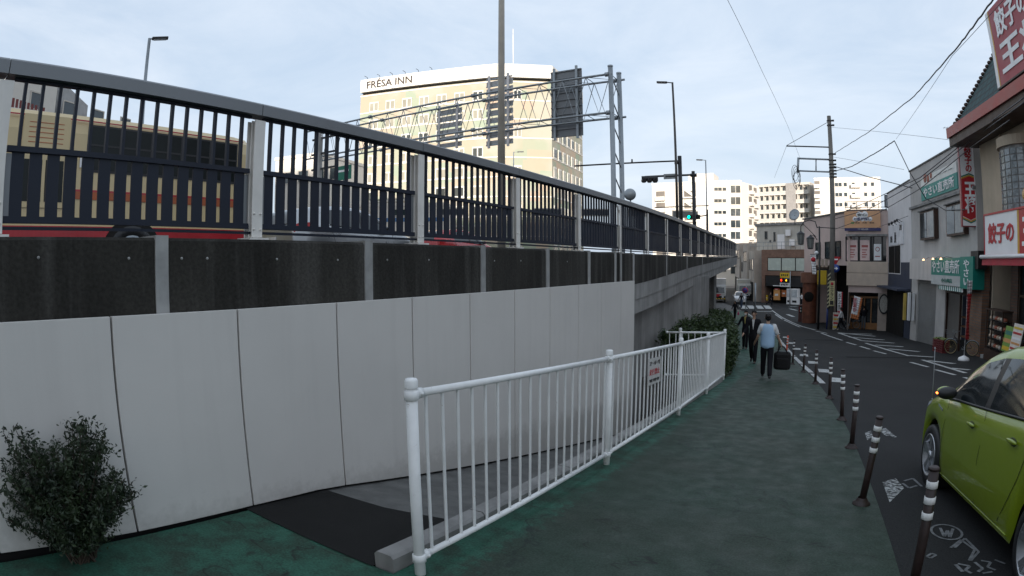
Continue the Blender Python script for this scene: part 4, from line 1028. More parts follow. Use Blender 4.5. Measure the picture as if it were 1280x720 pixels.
# brick pier between the shops
M_br = brick('brick_brown', (.17, .085, .05), (.23, .12, .07), (.12, .10, .085), F.ang)
s0, s1, z0, z1 = F.quad((1219, 335), (1237, 335), (1235, 452), (1219, 450))
pr = F.slab('brick_pillar', M_br, None, L - .70, L + .75, zb, 2.35, -.3, .06); tag(pr, 'brown brick pillar between the vegetable shop and the dumpling restaurant', 'pillar')
# produce, flag
cr = thing('vegetable_stand', 'stacked dark red crates topped with vegetables outside the shop', 'crate stand', g(1171, 438.5))
c0 = g(1171, 440)
M_crate = mat('crate_red', (.14, .018, .02), .5, var=.15)
for a in (-.42, .08, .58):
    for z in (0, .30):
        b = c0 - F.u * .0 + F.u * (a - .25); b.z = zg(b.y) + z + .02
        mb = MB()
        for q in (.0, .10, .20): mb.ob(b + V((0, 0, q)), F.u * .48, F.n * .02, V((0, 0, .075))); mb.ob(b + F.n * -.34 + V((0, 0, q)), F.u * .48, F.n * .02, V((0, 0, .075))); mb.ob(b + V((0, 0, q)), F.u * .02, F.n * -.34, V((0, 0, .075))); mb.ob(b + F.u * .46 + V((0, 0, q)), F.u * .02, F.n * -.34, V((0, 0, .075)))
        mb.ob(b + V((0, 0, .0)), F.u * .48, F.n * -.32, V((0, 0, .02))); mb.build('crate', M_crate, cr)
mb = MB()
for k in range(46):
    p = c0 + F.u * random.uniform(-.6, .75) - F.n * random.uniform(.03, .30); p.z = zg(p.y) + .58 + random.uniform(0, .06); mb.ell(p, (random.uniform(.04, .08),) * 2 + (.05,), 8, 6)
mb.build('produce', [leafmat('produce_green', (.03, .08, .02), (.22, .24, .06))], cr)
fb = g(1204.5, 451)
bf = thing('banner_flag', 'rolled red and white advertising flag on a pole with round white base', 'flag', fb)
MB().lathe(fb, [(0, .0), (.24, .0), (.25, .05), (.22, .12), (.10, .17), (.05, .2), (0, .2)], 20).build('base', M_signw, bf)
tp = dp(1209, 349, math.hypot(fb.x, fb.y)); H_ = tp.z - fb.z
MB().tube([fb + V((0, 0, .15)), fb + V((0, 0, H_))], .013, 8).build('pole', M_signw, bf)
mb = MB(); rows = []
for k in range(19):
    z = .8 + (H_ - .85) * k / 18; a = math.sin(k * .3) * .18 + .7; r = [fb + V((.01 + w_ * (.26 + .02 * math.sin(k * .4)) * math.cos(a), w_ * .24 * math.sin(a) + .03 * math.sin(w_ * 9), z)) for w_ in (-.15, .2, .5, .8, 1.)]
    rows.append(r)
for i, (r0, r1) in enumerate(zip(rows, rows[1:])):
    mb.cur = 1 if i > 13 else 0
    for k in range(4): mb.face((r0[k], r0[k + 1], r1[k + 1], r1[k]), True)
cl = mb.build('cloth', [mat('flag_red', (.42, .03, .03), .7), mat('flag_white', (.6, .58, .58), .7)], bf)
so = cl.modifiers.new('solid', 'SOLIDIFY'); so.thickness = .003
# tv aerial on its roof
p = dp(1195, 180, 33); ae = thing('tv_aerial', 'thin television aerial standing on the vegetable shop roof', 'aerial', p)
t_ = dp(1195, 160, 33); MB().tube([p + V((0, 0, -.8)), t_ + V((0, 0, .2))], .02, 6).build('mast', M_galv, ae)
mb = MB().tube([t_ + V((-.75, 0, 0)), t_ + V((.7, 0, .0))], .014, 6)
for k in range(9): mb.tube([t_ + V((-.7 + .17 * k, -.3, 0)), t_ + V((-.7 + .17 * k, .3, 0))], .008, 4)
mb.tube([t_ + V((.35, 0, -.2)), t_ + V((.35, 0, .35))], .012, 5); mb.build('antenna', M_galv, ae)

# ------------------------------------------------------------------ dumpling restaurant at the frame edge
OA = (7.35 + .14, 26.4 - 1.0); OB = (OA[0] + 1.35, OA[1] - 10.)
O = Fac(OA, OB)
re = thing('dumpling_restaurant', 'beige restaurant with curved glass block bay and dark tiled roof', 'restaurant', O.P(0, zg(22)))
ze = 6.95
mb = MB(); O.bx(mb, -.2, 10, 2.3, ze, -8, 0); O.bx(mb, 5.5, 10, -3, 2.3, -8, 0); O.bx(mb, -.02, .08, -3, 2.3, -8, -.32); mb.build('wall', M_beige, re)
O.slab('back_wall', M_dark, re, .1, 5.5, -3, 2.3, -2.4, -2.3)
M_brd = brick('brick_dark', (.10, .05, .035), (.14, .075, .05), (.07, .06, .05), O.ang)
O.slab('brick_wall', M_brd, re, .75, 1.45, -3, 2.29, -1.1, -.9)
mb = MB()
for a in (1.5, 2.35, 3.3, 4.3): O.bx(mb, a, a + .07, -3, 2.2, -1.0, -.93)
O.bx(mb, 1.5, 5.4, .55, .65, -1.0, -.93); mb.build('door_frame', mat('frame_bronze', (.07, .05, .035), .4, .4), re)
O.slab('door_pane', M_glass, re, 1.5, 5.4, -3, 2.2, -1.05, -1.01)
O.slab('threshold', M_conc, re, .35, 5.5, zg(23) - .4, zg(24.5) + .12, -.9, .25)
# curved glass block bay
s0, s1, z0, z1 = O.quad((1248, 190), (1275, 183), (1275, 262), (1248, 268), .5)
cx = (s0 + s1) / 2; R_ = (s1 - s0) / 2
mb = MB(); fr = MB(); n = 9; rows_ = 9
for k in range(n):
    t0, t1 = PI * k / n + .03, PI * (k + 1) / n - .03
    for j in range(rows_):
        za, zb_ = z0 + (z1 - z0) * j / rows_ + .02, z0 + (z1 - z0) * (j + 1) / rows_ - .02
        q = [O.P(cx - R_ * math.cos(t), z, .0 + R_ * math.sin(t) * .75) for t, z in ((t0, za), (t1, za), (t1, zb_), (t0, zb_))]; mb.face(q, False)
fr.lathe((0, 0, 0), [(0, 0)], 3)
fr = MB()
prev = None
for k in range(19):
    t = PI * k / 18; a = O.P(cx - (R_ - .03) * math.cos(t), z0 - .2, (R_ * .75 - .03) * math.sin(t)); b = V(a); b.z = z1 + .2
    if prev: fr.face((prev[0], a, b, prev[1]), True)
    prev = (a, b)
bay = fr.build('bay', M_conc, re); mb.build('glass_block', mat('glass_block', (.22, .25, .26), .08, var=.4, sc_=6, spec=.8), bay)
for za, zb_, rr in ((z1 + .1, z1 + .45, .08), (z0 - .5, z0 - .1, .05)):
    q = [O.P(cx - (R_ + rr) * math.cos(t), za, (R_ * .75 + rr) * math.sin(t)) for t in np.linspace(0, PI, 16)]; MB().prism(q, (0, 0, zb_ - za)).build('bay_band', M_beige, bay)
mb = MB()
for k in range(3): O.bx(mb, s0 - .5 - .07 * k, s0 - .46 - .07 * k, 2.6, ze, .0, .04)
mb.build('drain_pipe', M_beige, re)
# eave with red edge and tiled mansard
O.slab('eave', M_wf, re, -.75, 10, ze - .25, ze + .1, -.2, 1.25); O.slab('eave_edge', mat('eave_red', (.33, .05, .04), .4), re, -.76, 10, ze + .1, ze + .52, -.2, 1.35)
M_tile = brick('tile_teal', (.010, .045, .048), (.016, .06, .06), (.005, .015, .016), O.ang, .5, .36, .05, .75)
mb = MB(); zt_ = ze + 3.6
mb.face([O.P(-.5, ze + .5, 1.1), O.P(10, ze + .5, 1.1), O.P(10, zt_, -.9), O.P(1.25, zt_, -.9)]); mb.face([O.P(-.5, ze + .5, 1.1), O.P(1.25, zt_, -.9), O.P(1.25, zt_, -6), O.P(-.5, ze + .5, -6)])
mb.face([O.P(1.25, zt_, -.9), O.P(10, zt_, -.9), O.P(10, zt_, -6), O.P(1.25, zt_, -6)])
mb.build('roof', M_tile, re)
mb = MB()
for k in range(22):
    f_ = k / 21; mb.ell(O.P(-.5 + 1.75 * f_, ze + .55 + (zt_ - ze - .5) * f_, 1.1 - 2.0 * f_), (.11, .11, .09), 8, 6)
mb.build('ridge_tile', M_wf, re)
# red signs: lettering kept as on the photograph
def calli(F_, t, s0, s1, z0, z1, o, m_, th, **k): return F_.text(t, s0, s1, z0, z1, o, m_, th, bold=.03, **k)
s0, _, z0, z1 = O.quad((1240, 57), (1280, 12), (1280, 118), (1252, 136), 1.1)
z0, z1 = 7.75, 10.5; s0 = O.hit(1244, 90, 1.1)[0]; s1 = s0 + 7.5
rs = thing('roof_sign', 'big red and white rooftop sign board with white brush lettering', 'sign', O.P(s0, z0, 1.1))
O.slab('board', mat('roof_red', (.33, .035, .05), .45, var=.05), rs, s0 + .32, s1, z0, z1, .85, 1.1); O.slab('board', M_signw, rs, s0, s0 + .24, z0, z1, .85, 1.1); O.slab('border', M_gold, rs, s0 + .24, s0 + .32, z0, z1, .85, 1.105)
O.slab('frame', M_wf, rs, s0 - .02, s1, z0 - .06, z0 - .002, .84, 1.11)
calli(O, '餃子の', s0 + .72, s0 + 3.5, z0 + 1.55, z1 - .25, 1.115, M_lwhite, rs); calli(O, '王将', s0 + .7, s0 + 4.2, z0 + .25, z0 + 1.40, 1.115, M_lwhite, rs)
for k in (.8, 3.5, 6.2): 
    MB().tube([O.P(s0 + k, ze + 2.6, -.4), O.P(s0 + k, z0 + 1.6, .84)], .04, 6).build('brace', M_bk_metal, rs)
    MB().tube([O.P(s0 + k, ze + .5, .95), O.P(s0 + k, z0 + .2, .95)], .04, 6).build('brace', M_bk_metal, rs)
s0, s1, z0, z1 = O.quad((1231, 270), (1273, 262), (1273, 318), (1231, 318), .9)
ls = thing('front_sign', 'white and red lightbox sign with red brush lettering above the awning', 'sign', O.P(s0, z0, .9))
O.slab('board', M_signw, ls, s0, s1 - .1, z0, z1, .0, .9); O.slab('border', M_gold, ls, s1 - .098, s1 + .06, z0, z1, .0, .905); O.slab('board', M_red, ls, s1 + .062, s1 + 5, z0, z1, .0, .9)
mb = MB(); O.bx(mb, s0 - .04, s1 + 5, z1, z1 + .07, 0, .93); O.bx(mb, s0 - .04, s1 + 5, z0 - .07, z0, 0, .93); O.bx(mb, s0 - .04, s0, z0, z1, 0, .93); mb.build('frame', M_red, ls)
calli(O, '餃子の', s0 + .35, s1 - .35, z0 + .38, z1 - .3, .915, M_lred, ls); calli(O, '王将', s1 + .3, s1 + 2.9, z0 + .2, z1 - .2, .915, M_lwhite, ls)
wl = O.P(s1 + .55, z1 + .45, .85); sp_ = thing('gold_ornament', 'small round golden ornament above the white and red lightbox', 'ornament', wl)
MB().lathe(wl, [(0, .06), (.16, .05), (.22, 0), (.16, -.05), (0, -.06)], 16, O.n).build('disc', M_gold, sp_); MB().tube([wl, wl - O.n * .86], .025, 6).build('bracket', M_bk_metal, sp_)
s0, s1, z0, z1 = O.quad((1230, 321), (1280, 318), (1280, 331), (1231, 332.5), 1.0)
aw = thing('awning', 'folded red fabric awning with white housing below the lightbox', 'awning', O.P(s0, z0, 1.)); s1 = s0 + 7.5
mb = MB(); mb.prism([O.P(s0, z1 - .02, .25), O.P(s0, z1 - .13, 1.1), O.P(s0, z0, 1.12), O.P(s0, z0 + .05, .25)], O.u * 7.5); mb.build('canopy', mat('awning_red', (.40, .035, .05), .7), aw)
MB().tube([O.P(s0 - .05, z1 - .03, 1.14), O.P(s1, z1 - .03, 1.14)], .075, 10).build('housing', M_signw, aw)
O.slab('fascia_box', M_black, re, -.55, .25, z0 - .15, z1 + .25, .05, .5)
# projecting vertical sign
ys_ = 26.5
a, b, c, d = (yp(*p, ys_) for p in ((1197.5, 179), (1218.5, 179), (1224.5, 283.5), (1202.5, 283.5)))
x0, x1 = (a.x + d.x) / 2, (b.x + c.x) / 2; z1, z0 = (a.z + b.z) / 2, (c.z + d.z) / 2
S = Fac((x0, ys_), (x1, ys_)); w_ = x1 - x0
ps = thing('projecting_sign', 'tall narrow white and red projecting sign with vertical brush lettering', 'sign', (x0, ys_, z0))
zr1 = z0 + (z1 - z0) * .565; zr0 = z0 + (z1 - z0) * .125
mb = MB(); S.bx(mb, 0, w_, z0, z1, -.28, 0); mb.build('cabinet', mat('cabinet_red', (.22, .012, .02), .4), ps)
S.slab('board', M_signw, ps, .035, w_ - .035, z0 + .04, z1 - .04, .0, .012)
mb = MB(); mb.prism([S.P(.036, zr0, .012), S.P(w_ / 2, zr0 - .16, .012), S.P(w_ - .036, zr0, .012), S.P(w_ - .036, zr1, .012), S.P(w_ / 2, zr1 + .13, .012), S.P(.036, zr1, .012)], S.n * .01); mb.build('red_field', M_red, ps)
for nm, zz, dz, m_ in (('border', zr1, .13, M_gold), ('border', zr0 - .09, -.16, M_gold), ('border', zr1 + .07, .13, M_lteal), ('border', zr0 - .15, -.16, M_lteal)):
    MB().prism([S.P(.036, zz, .022), S.P(w_ / 2, zz + dz, .022), S.P(w_ - .036, zz, .022), S.P(w_ - .036, zz + .06, .022), S.P(w_ / 2, zz + dz + .06, .022), S.P(.036, zz + .06, .022)], S.n * .006).build(nm, m_, ps)
S.text('餃子の', w_ * .30, w_ * .72, zr1 + .30, z1 - .18, .016, M_lred, ps, vertical=True, bold=.03); S.text('王将', w_ * .18, w_ * .84, zr0 + .12, zr1 - .12, .026, M_lwhite, ps, vertical=True, bold=.035)
for py_ in (203, 261):
    z = yp(1230, py_, ys_).z; MB().box((x1 + .001, ys_ + .02, z - .13), (7.62, ys_ + .26, z + .13)).build('arm', M_bk_metal, ps)
# display case of food samples
D0 = Fac((O.P(-.25, 0, .35).x, O.P(-.25, 0, .35).y), (O.P(2.3, 0, .40).x, O.P(2.3, 0, .40).y))
d0 = D0.hit(1231, 420)[0]; dL = 1.75; zb_ = zg(24)
dc = thing('display_case', 'dark glass display case of food samples at the restaurant entrance', 'display case', D0.P(d0, zb_))
zt1 = D0.hit(1240, 388)[1]
mb = MB(); D0.bx(mb, d0, d0 + dL, zb_ - .4, zb_ + .45, -.45, 0); D0.bx(mb, d0 - .03, d0 + dL + .03, zt1, zt1 + .05, -.48, .03); D0.bx(mb, d0, d0 + dL, zb_ + .45, zt1, -.45, -.42)
for a in (d0, d0 + .62, d0 + dL - .05): D0.bx(mb, a, a + .05, zb_ + .45, zt1, -.05, 0)
mb.build('cabinet', M_wf, dc)
for k in range(4):
    z = zb_ + .52 + (zt1 - zb_ - .55) * k / 4; D0.slab('shelf', M_dark, dc, d0 + .05, d0 + dL - .05, z - .03, z - .01, -.4, -.03)
    for j in range(6):
        c = D0.P(d0 + .22 + .27 * j, z, -.2); pl = MB().lathe(c, [(0, 0), (.07, 0), (.11, .03)], 12).build('plate', M_signw, dc)
        MB().ell(c + V((0, 0, .08)), (.11, .10, .085), 10, 6).build('food', mat('food%d' % (j % 3), ((.55, .42, .30), (.62, .56, .48), (.45, .14, .08))[j % 3], .4), pl)
for (q, lab, m_, fcol) in ((((1257, 408), (1266, 409), (1262, 440), (1251, 438)), 'upright green and yellow menu poster leaning by the display case', mat('poster_green', (.16, .30, .05), .5), 'g'), (((1267, 405), (1278, 406), (1274, 440), (1261, 438)), 'upright white and red menu poster leaning by the display case', mat('poster_white', (.7, .64, .58), .5), 'r')):
    s0, s1, z0, z1 = D0.quad(*q, .25); th = thing('menu_poster', lab, 'poster', D0.P(s0, z0, .25)); z0 = max(z0, zg(23.5) + .02)
    MB().ob(D0.P(s0, z0, .30), D0.u * (s1 - s0), D0.n * .02, V((0, 0, z1 - z0)) - D0.n * .18).build('board', m_, th)
    sl_ = (V((0, 0, z1 - z0)) - D0.n * .18).normalized()
    H1 = (z1 - z0)
    for k in range(3 if fcol == 'g' else 5):
        pm2 = [M_yel, M_orange, M_lteal] if fcol == 'g' else [M_red, M_orange, M_signw, M_red, M_yel]
        MB().ob(D0.P(s0 + .05, z0, .321) + sl_ * (H1 * (.06 + (.31 if fcol == 'g' else .19) * k)), D0.u * (s1 - s0 - .1), D0.n * .004, sl_ * H1 * (.16 if fcol == 'g' else .08)).build('print', pm2[k], th)

# ------------------------------------------------------------------ white and navy building
N = Fac((5.28, 43.9), (5.93, 36.85))
nb = thing('painted_building', 'narrow building painted white above and dark navy below', 'building', N.P(0, zg(40)))
zt = N.hit(1120, 236)[1]; zm = N.hit(1120, 328)[1]
mb = MB(); N.bx(mb, 0, N.L, zm, zt, -7, 0); mb.build('wall', M_wpl, nb)
mb = MB(); N.bx(mb, 0.01, N.L, zb, zm - .002, -7, .015); mb.build('lower_wall', M_nav, nb)
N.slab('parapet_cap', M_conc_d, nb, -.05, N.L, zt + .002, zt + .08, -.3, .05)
s0, s1, z0, z1 = N.quad((1111, 307), (1126, 306), (1126, 343), (1111, 342), .01)
wf = N.slab('window_recess', M_wpl, nb, s0, s1, z0, z1, .003, .03); N.slab('pane', M_dark, wf, s0 + .08, s1 - .1, z0 + .06, z1 - .05, .025, .034); N.slab('sash', M_bk_metal, wf, s0 + (s1 - s0) * .55, s0 + (s1 - s0) * .62, z0 + .06, z1 - .05, .03, .07)
s0, s1, z0, z1 = N.quad((1111, 284), (1129, 276), (1129, 304), (1111, 308), .05)
sg = thing('wall_sign', 'pale sign board with small black vertical lettering on the white wall', 'sign', N.P(s0, z0, .05)); N.slab('board', mat('sign_pale', (.74, .74, .76), .6), sg, s0, s1, z0, z1, .003, .06)
for k, (t, a, b_) in enumerate((('居酒屋', .30, .85), ('お食事処', .52, .90), ('酒', .12, .35))):
    N.text(t, s0 + (s1 - s0) * (.12 + .28 * k if k < 2 else .76), s0 + (s1 - s0) * (.28 + .28 * k if k < 2 else .92), z1 - (z1 - z0) * b_, z1 - (z1 - z0) * (b_ - a if k < 2 else .1), .066, M_lblack, sg, vertical=True)
for px in (1111.5, 1115, 1119, 1121.5):
    s, z = N.hit(px, 281 - (px - 1111) * .5, .4); th = thing('spot_lamp', 'tiny black spot lamp above the pale sign on the white wall', 'lamp', N.P(s, z, .4), group='black spot lamps on the white wall')
    MB().tube([N.P(s, z - .1, .02), N.P(s, z + .1, .4)], .02, 5).build('arm', M_bk_metal, th); MB().lathe(N.P(s, z, .42), [(.0, .12), (.07, .1), (.09, -.06), (0, -.06)], 8).build('shade', M_bk_metal, th)
s0, s1, z0, z1 = N.quad((1104, 362), (1134, 362), (1134, 416), (1104, 412), .02)
N.slab('entrance', M_dark, nb, s0 + 1.0, s1 - .8, zb, z1 + .05, .017, .05); N.slab('canopy', M_nav, nb, .05, N.L - .2, z1 + .1, z1 + .22, .016, .9)
for px, c_, lb in ((1131.5, mat('panel_yellow', (.5, .36, .08), .5), 'narrow yellow board on the navy wall'), (1137, M_signw, 'narrow white sign board fixed by the navy entrance')):
    s, z = N.hit(px, 384, .3); th = thing('door_sign', lb, 'sign', N.P(s, z, .3)); MB().ob(N.P(s, z - .75, .05), N.u * .30, N.n * .4, V((0, 0, 1.6))).build('board', c_, th)
    MB().ob(N.P(s - .02, z - .80, .25), N.u * .34, N.n * .05, V((0, 0, 1.7))).build('frame', M_bk_metal, th)

# ------------------------------------------------------------------ estate agent building on the corner
R = Fac((2.28, 44.52), (5.26, 43.95)); RL = Fac((-1.3, 52.0), (2.28, 44.52))
rb = thing('corner_building', 'two storey building with orange roof sign, poster windows and wooden shopfront', 'building', R.P(0, zg(44)))
zt = R.hit(1080, 263)[1]; zw1 = R.hit(1080, 295)[1]; zw0 = R.hit(1080, 327)[1]; zb1 = R.hit(1080, 357)[1]
rx = R.L - .02
mb = MB(); R.bx(mb, 0, rx, zw1, zt, -9, 0); R.bx(mb, 0, .12, zw0, zw1, -.4, 0); R.bx(mb, rx - .12, rx, zw0, zw1, -.4, 0); R.bx(mb, 0, rx, zb1 - .5, zw0, -9, -.05); mb.build('wall', M_pink, rb)
M_rib = mat('ribbed_panel', (.70, .57, .46), .7, var=.1)
mb = MB(); n = 26; dz = (zw0 - zb1) / n
for k in range(n): R.bx(mb, -.12, rx, zb1 + dz * k + .004, zb1 + dz * (k + 1) - (.03 if k == n // 2 else .008), -.04, .12)
mb.build('ribbed_band', M_rib, rb)
R.slab('ledge', M_conc, rb, -.15, rx, zw1 - .02, zw1 + .13, .003, .25); R.slab('parapet_cap', M_conc_d, rb, -.1, rx, zt + .002, zt + .07, -.3, .08)
R.slab('window_band', M_glass, rb, .1, rx - .1, zw0, zw1 - .03, -.3, -.25)
mb = MB()
for px in (1057.5, 1073.5, 1088.5, 1091.5, 1102.5): s = R.hit(px, 310)[0]; R.bx(mb, s - .05, s + .05, zw0, zw1 - .03, -.25, -.08)
R.bx(mb, .1, rx - .1, zw0, zw0 + .08, -.25, -.07); mb.build('window_frame', M_bk_metal, rb)
M_pst = mat('poster_pink', (.72, .55, .52), .6, var=.1, sc_=4)
for x0, x1, y0, m_, lb, tx in ((1058.5, 1072, 300, M_pst, 'pale pink poster in the upper window, nearer the utility pole', '賃貸'), (1075, 1087, 300, M_pst, 'pale pink poster in the upper window, the middle one', '売買'), (1092.3, 1101.6, 305, M_signw, 'white poster with a red figure in the upper window', '仲介')):
    s0, s1, z0, z1 = R.rect(x0, y0, x1, 325.5, -.08); th = thing('window_poster', lb, 'poster', R.P(s0, z0, -.08)); R.slab('sheet', m_, th, s0, s1, z0, z1, -.10, -.075)
    zz = z1 - (z1 - z0) * .36
    mb = MB()
    if m_ is M_pst:
        R.bx(mb, s0 + .12, s1 - .12, zz, zz + .16, -.075, -.068)
        for k in range(4): R.bx(mb, s0 + .15, s1 - .2 - .1 * (k % 2), zz - .22 - .17 * k, zz - .15 - .17 * k, -.075, -.068)
    else: mb.lathe(R.P((s0 + s1) / 2, zz + .05, -.076), [(.12, 0), (.17, .006), (.12, .008)], 14, R.n); R.bx(mb, s0 + .1, s1 - .1, z0 + .25, z0 + .32, -.075, -.068)
    mb.build('print', mat('print_red', (.40, .10, .09), .6), th)
# orange roof sign
s0, s1, z0, z1 = R.rect(1055.6, 264, 1100.5, 288.5, .15)
og = thing('rooftop_sign', 'orange billboard with a navy foot strip above the poster windows', 'sign', R.P(s0, z0, .15))
zn = z0 + (z1 - z0) * .15
R.slab('board', mat('board_orange', (.66, .37, .20), .5, var=.12, sc_=.8), og, s0, s1, zn, z1, .003, .16); R.slab('board', M_navy, og, s0, s1, z0, zn - .002, .003, .16)
w_ = s1 - s0; h_ = z1 - z0
mb = MB()
for k in range(2): mb.lathe(R.P(s0 + w_ * (.42 + .15 * k), z0 + h_ * .82, .16), [(0, .01), (w_ * .085, .01), (w_ * .09, 0)], 16, R.n)
for k in range(5): mb.lathe(R.P(s0 + w_ * (.29 + .105 * k), z0 + h_ * .60, .16), [(0, .01), (w_ * .062, .01), (w_ * .065, 0)], 16, R.n)
mb.build('lettering_ground', M_lwhite, og)
R.text('安心', s0 + w_ * .36, s0 + w_ * .63, z0 + h_ * .75, z0 + h_ * .89, .175, M_lblack, og, bold=.02); R.text('お部屋探し', s0 + w_ * .26, s0 + w_ * .74, z0 + h_ * .53, z0 + h_ * .68, .175, M_navy, og, bold=.02)
R.slab('print', M_green, og, s0 + w_ * .18, s0 + w_ * .27, z0 + h_ * .36, z0 + h_ * .45, .16, .168); R.text('賃貸・売買・管理', s0 + w_ * .30, s0 + w_ * .82, z0 + h_ * .37, z0 + h_ * .44, .168, M_lblack, og)
R.text('不動産', s0 + w_ * .36, s0 + w_ * .66, z0 + h_ * .035, z0 + h_ * .115, .168, M_lwhite, og)
# wooden shopfront below
mb = MB(); s_a, s_b = R.hit(1060, 390)[0], R.hit(1097, 390)[0]
R.bx(mb, 0, s_a, zb, zb1 - .5, -1.2, -.0); R.bx(mb, s_b, rx, zb, zb1 - .5, -1.2, 0); R.bx(mb, 0, rx, zb, zb1, -6, -5.5)
mb.build('lower_wall', mat('wall_tan', (.40, .33, .28), .8, var=.15), rb)
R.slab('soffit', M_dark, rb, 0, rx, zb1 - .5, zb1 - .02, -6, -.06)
mb = MB(); zd = zg(44) + 2.25
for a in np.linspace(s_a, s_b - .09, 5): R.bx(mb, a, a + .09, zb, zd, -1.0, -.9)
R.bx(mb, s_a, s_b, zd, zd + .14, -1.02, -.88); R.bx(mb, s_a, s_b, zg(44) - .4, zg(44) + .45, -1.0, -.93)
mb.build('wooden_front', mat('wood_warm', (.30, .14, .05), .5, var=.25, sc_=3), rb)
R.slab('shop_window', M_glass, rb, s_a, s_b, zb, zd, -1.06, -1.02)
lw = R.P(R.hit(1105, 380)[0], R.hit(1105, 380)[1], .05); ov = thing('plaque', 'oval dark plaque with pale centre on the wall beside the wooden shopfront', 'plaque', lw)
mb = MB(); 
for k_, (a_, b_2, m_) in enumerate(((.42, .72, M_bk_metal), (.32, .60, mat('plaque_pale', (.36, .34, .30), .6, var=.3, sc_=9)))):
    MB().prism([lw + R.u * a_ * math.cos(t) + V((0, 0, b_2 * math.sin(t))) + R.n * .02 * k_ for t in np.linspace(0, 2 * PI, 24)[:-1]], R.n * .05).build('rim' if k_ == 0 else 'face', m_, ov)
def flag(label, p0, p1, w, m_, m2, sway=.0, tx=None):
    th = thing('shop_flag', label, 'flag', p0); MB().tube([p0, p1], .014, 6).build('pole', M_signw, th)
    d = (p1 - p0); mb = MB(); rows = []
    for k in range(11):
        c = p0 + d * (.35 + .63 * k / 10); rows.append([c + R.u * w * j / 4 + R.n * (.015 * math.sin(k * .5 + j * .4)) + V((0, 0, sway * j / 4)) for j in range(5)])
    for i, (r0, r1) in enumerate(zip(rows, rows[1:])):
        for j in range(4): mb.cur = 1 if j == 3 or i < 2 else 0; mb.face((r0[j], r0[j + 1], r1[j + 1], r1[j]), True)
    c = mb.build('cloth', [m_, m2], th); c.modifiers.new('s', 'SOLIDIFY').thickness = .004
    if tx: text(tx, w * .5, d.length * .40, p0 + d * .52 + R.u * w * .15 + R.n * .07, R.u, (0, 0, 1), M_lred if m2 is not M_red else M_lblack, th, vertical=True)
    return th
q = R.P(R.hit(1061.5, 400)[0], zg(43.5), .7); flag('white flag with an orange edge leaning by the wooden shopfront', q, q + V((.45, -.1, 2.5)), .62, M_signw, mat('flag_orange', (.5, .16, .05), .7), -.15, '営業中')
q = R.P(R.hit(1047.5, 400)[0], zg(43.5), .5); flag('narrow white flag with red edge beside the utility pole', q, q + V((.0, 0, 2.75)), .38, M_signw, M_red, 0, 'ランチ')
q = R.P(R.hit(1043.8, 390)[0], zg(43.8), .9); ab = thing('pavement_sign', 'standing red and white sign board behind the utility pole', 'sign', q)
MB().ob(q, R.u * .45, R.n * .06, V((0, 0, 1.25))).build('board', mat('board_cream', (.5, .45, .38), .5), ab)
for k in range(4): MB().ob(q + R.u * .05 + R.n * .061 + V((0, 0, .15 + .28 * k)), R.u * .35, R.n * .006, V((0, 0, .12))).build('print', M_red if k % 2 else M_yel, ab)
# terrace rail
tr_ = thing('terrace_rail', 'thin metal rail around the flat roof above the orange sign', 'railing', R.P(0, zt + .08, -.3))
zh = R.hit(1075, 252, -.3)[1]; mb = MB(); xr = 6.8
for z in (zt + .25, zh): mb.tube([R.P(-.3, z, -.3), R.P(xr, z, -.3)], .022, 6)
mb.build('rail', M_bk_metal, tr_); mb = MB()
for k in range(9): mb.tube([R.P(-.2 + .85 * k, zt + .05, -.3), R.P(-.2 + .85 * k, zh, -.3)], .02, 6)
mb.build('rail_post', M_bk_metal, tr_); mb = MB()
for k in range(60): mb.tube([R.P(-.2 + .115 * k, zt + .25, -.3), R.P(-.2 + .115 * k, zh, -.3)], .006, 4, False)
mb.build('bar_infill', M_galv, tr_)
b_ = R.P(R.hit(1110, 255, -.2)[0], zt + .1, -.2); ac = thing('roof_box', 'small grey utility box on the roof terrace rail', 'utility box', b_); MB().cbox(b_ + V((0, 0, .55)), (.5, .35, .9)).build('case', M_conc_d, ac); MB().cbox(b_ + V((0, -.18, .55)), (.4, .02, .75)).build('lid', M_galv, ac)
# side of the corner building along the street
sd = thing('side_shops', 'pink walled shop row with a rounded orange corner beside the lantern post', 'building', RL.P(0, zg(50)))
zt2 = zt - .1
mb = MB(); RL.bx(mb, 0, RL.L - .05, zw0 - .3, zt2, -7, -.02); RL.bx(mb, 0, RL.L * .18, zb, zw0 - .3, -7, -.02); mb.build('wall', M_pink, sd)
RL.slab('lower_wall', M_dark, sd, RL.L * .18, RL.L - .1, zb, zw0 - .3, -5, -2.5)
RL.slab('parapet_cap', M_conc_d, sd, -.1, RL.L - .1, zt2 + .002, zt2 + .1, -.3, .1)
for k in range(3):
    a = RL.L * (.30 + .22 * k); RL.window(sd, a, a + .9, zw0 + .2, zw1 - .3, M_bk_metal, M_pane)
M_ofr = mat('shopfront_orange', (.17, .055, .028), .6, var=.35, sc_=3)
cq = g(1011, 403.5); rr_ = .62
oc = thing('rounded_stall', 'rounded rust orange shop corner with a dark round opening', 'shop front', cq)
zf0, zf1 = dp(1013, 355, 47).z, dp(1013, 341, 47).z
mb = MB(); q = [cq + V((rr_ * math.cos(t) * 1.0, rr_ * math.sin(t), 0)) for t in np.linspace(-PI, 0, 14)] + [cq + V((rr_, 2.5, 0)), cq + V((-rr_, 2.5, 0))]
mb.prism([V((p.x, p.y, -3.6)) for p in q], (0, 0, zf0 + 3.6)); mb.build('column', M_ofr, oc)
mb = MB(); mb.prism([V((cq.x + (p.x - cq.x) * 1.28 + .0, cq.y + (p.y - cq.y) * 1.15, zf0 + .002)) for p in q], (0, 0, zf1 - zf0)); mb.build('fascia', mat('fascia_rust', (.20, .085, .05), .5, var=.25), oc)
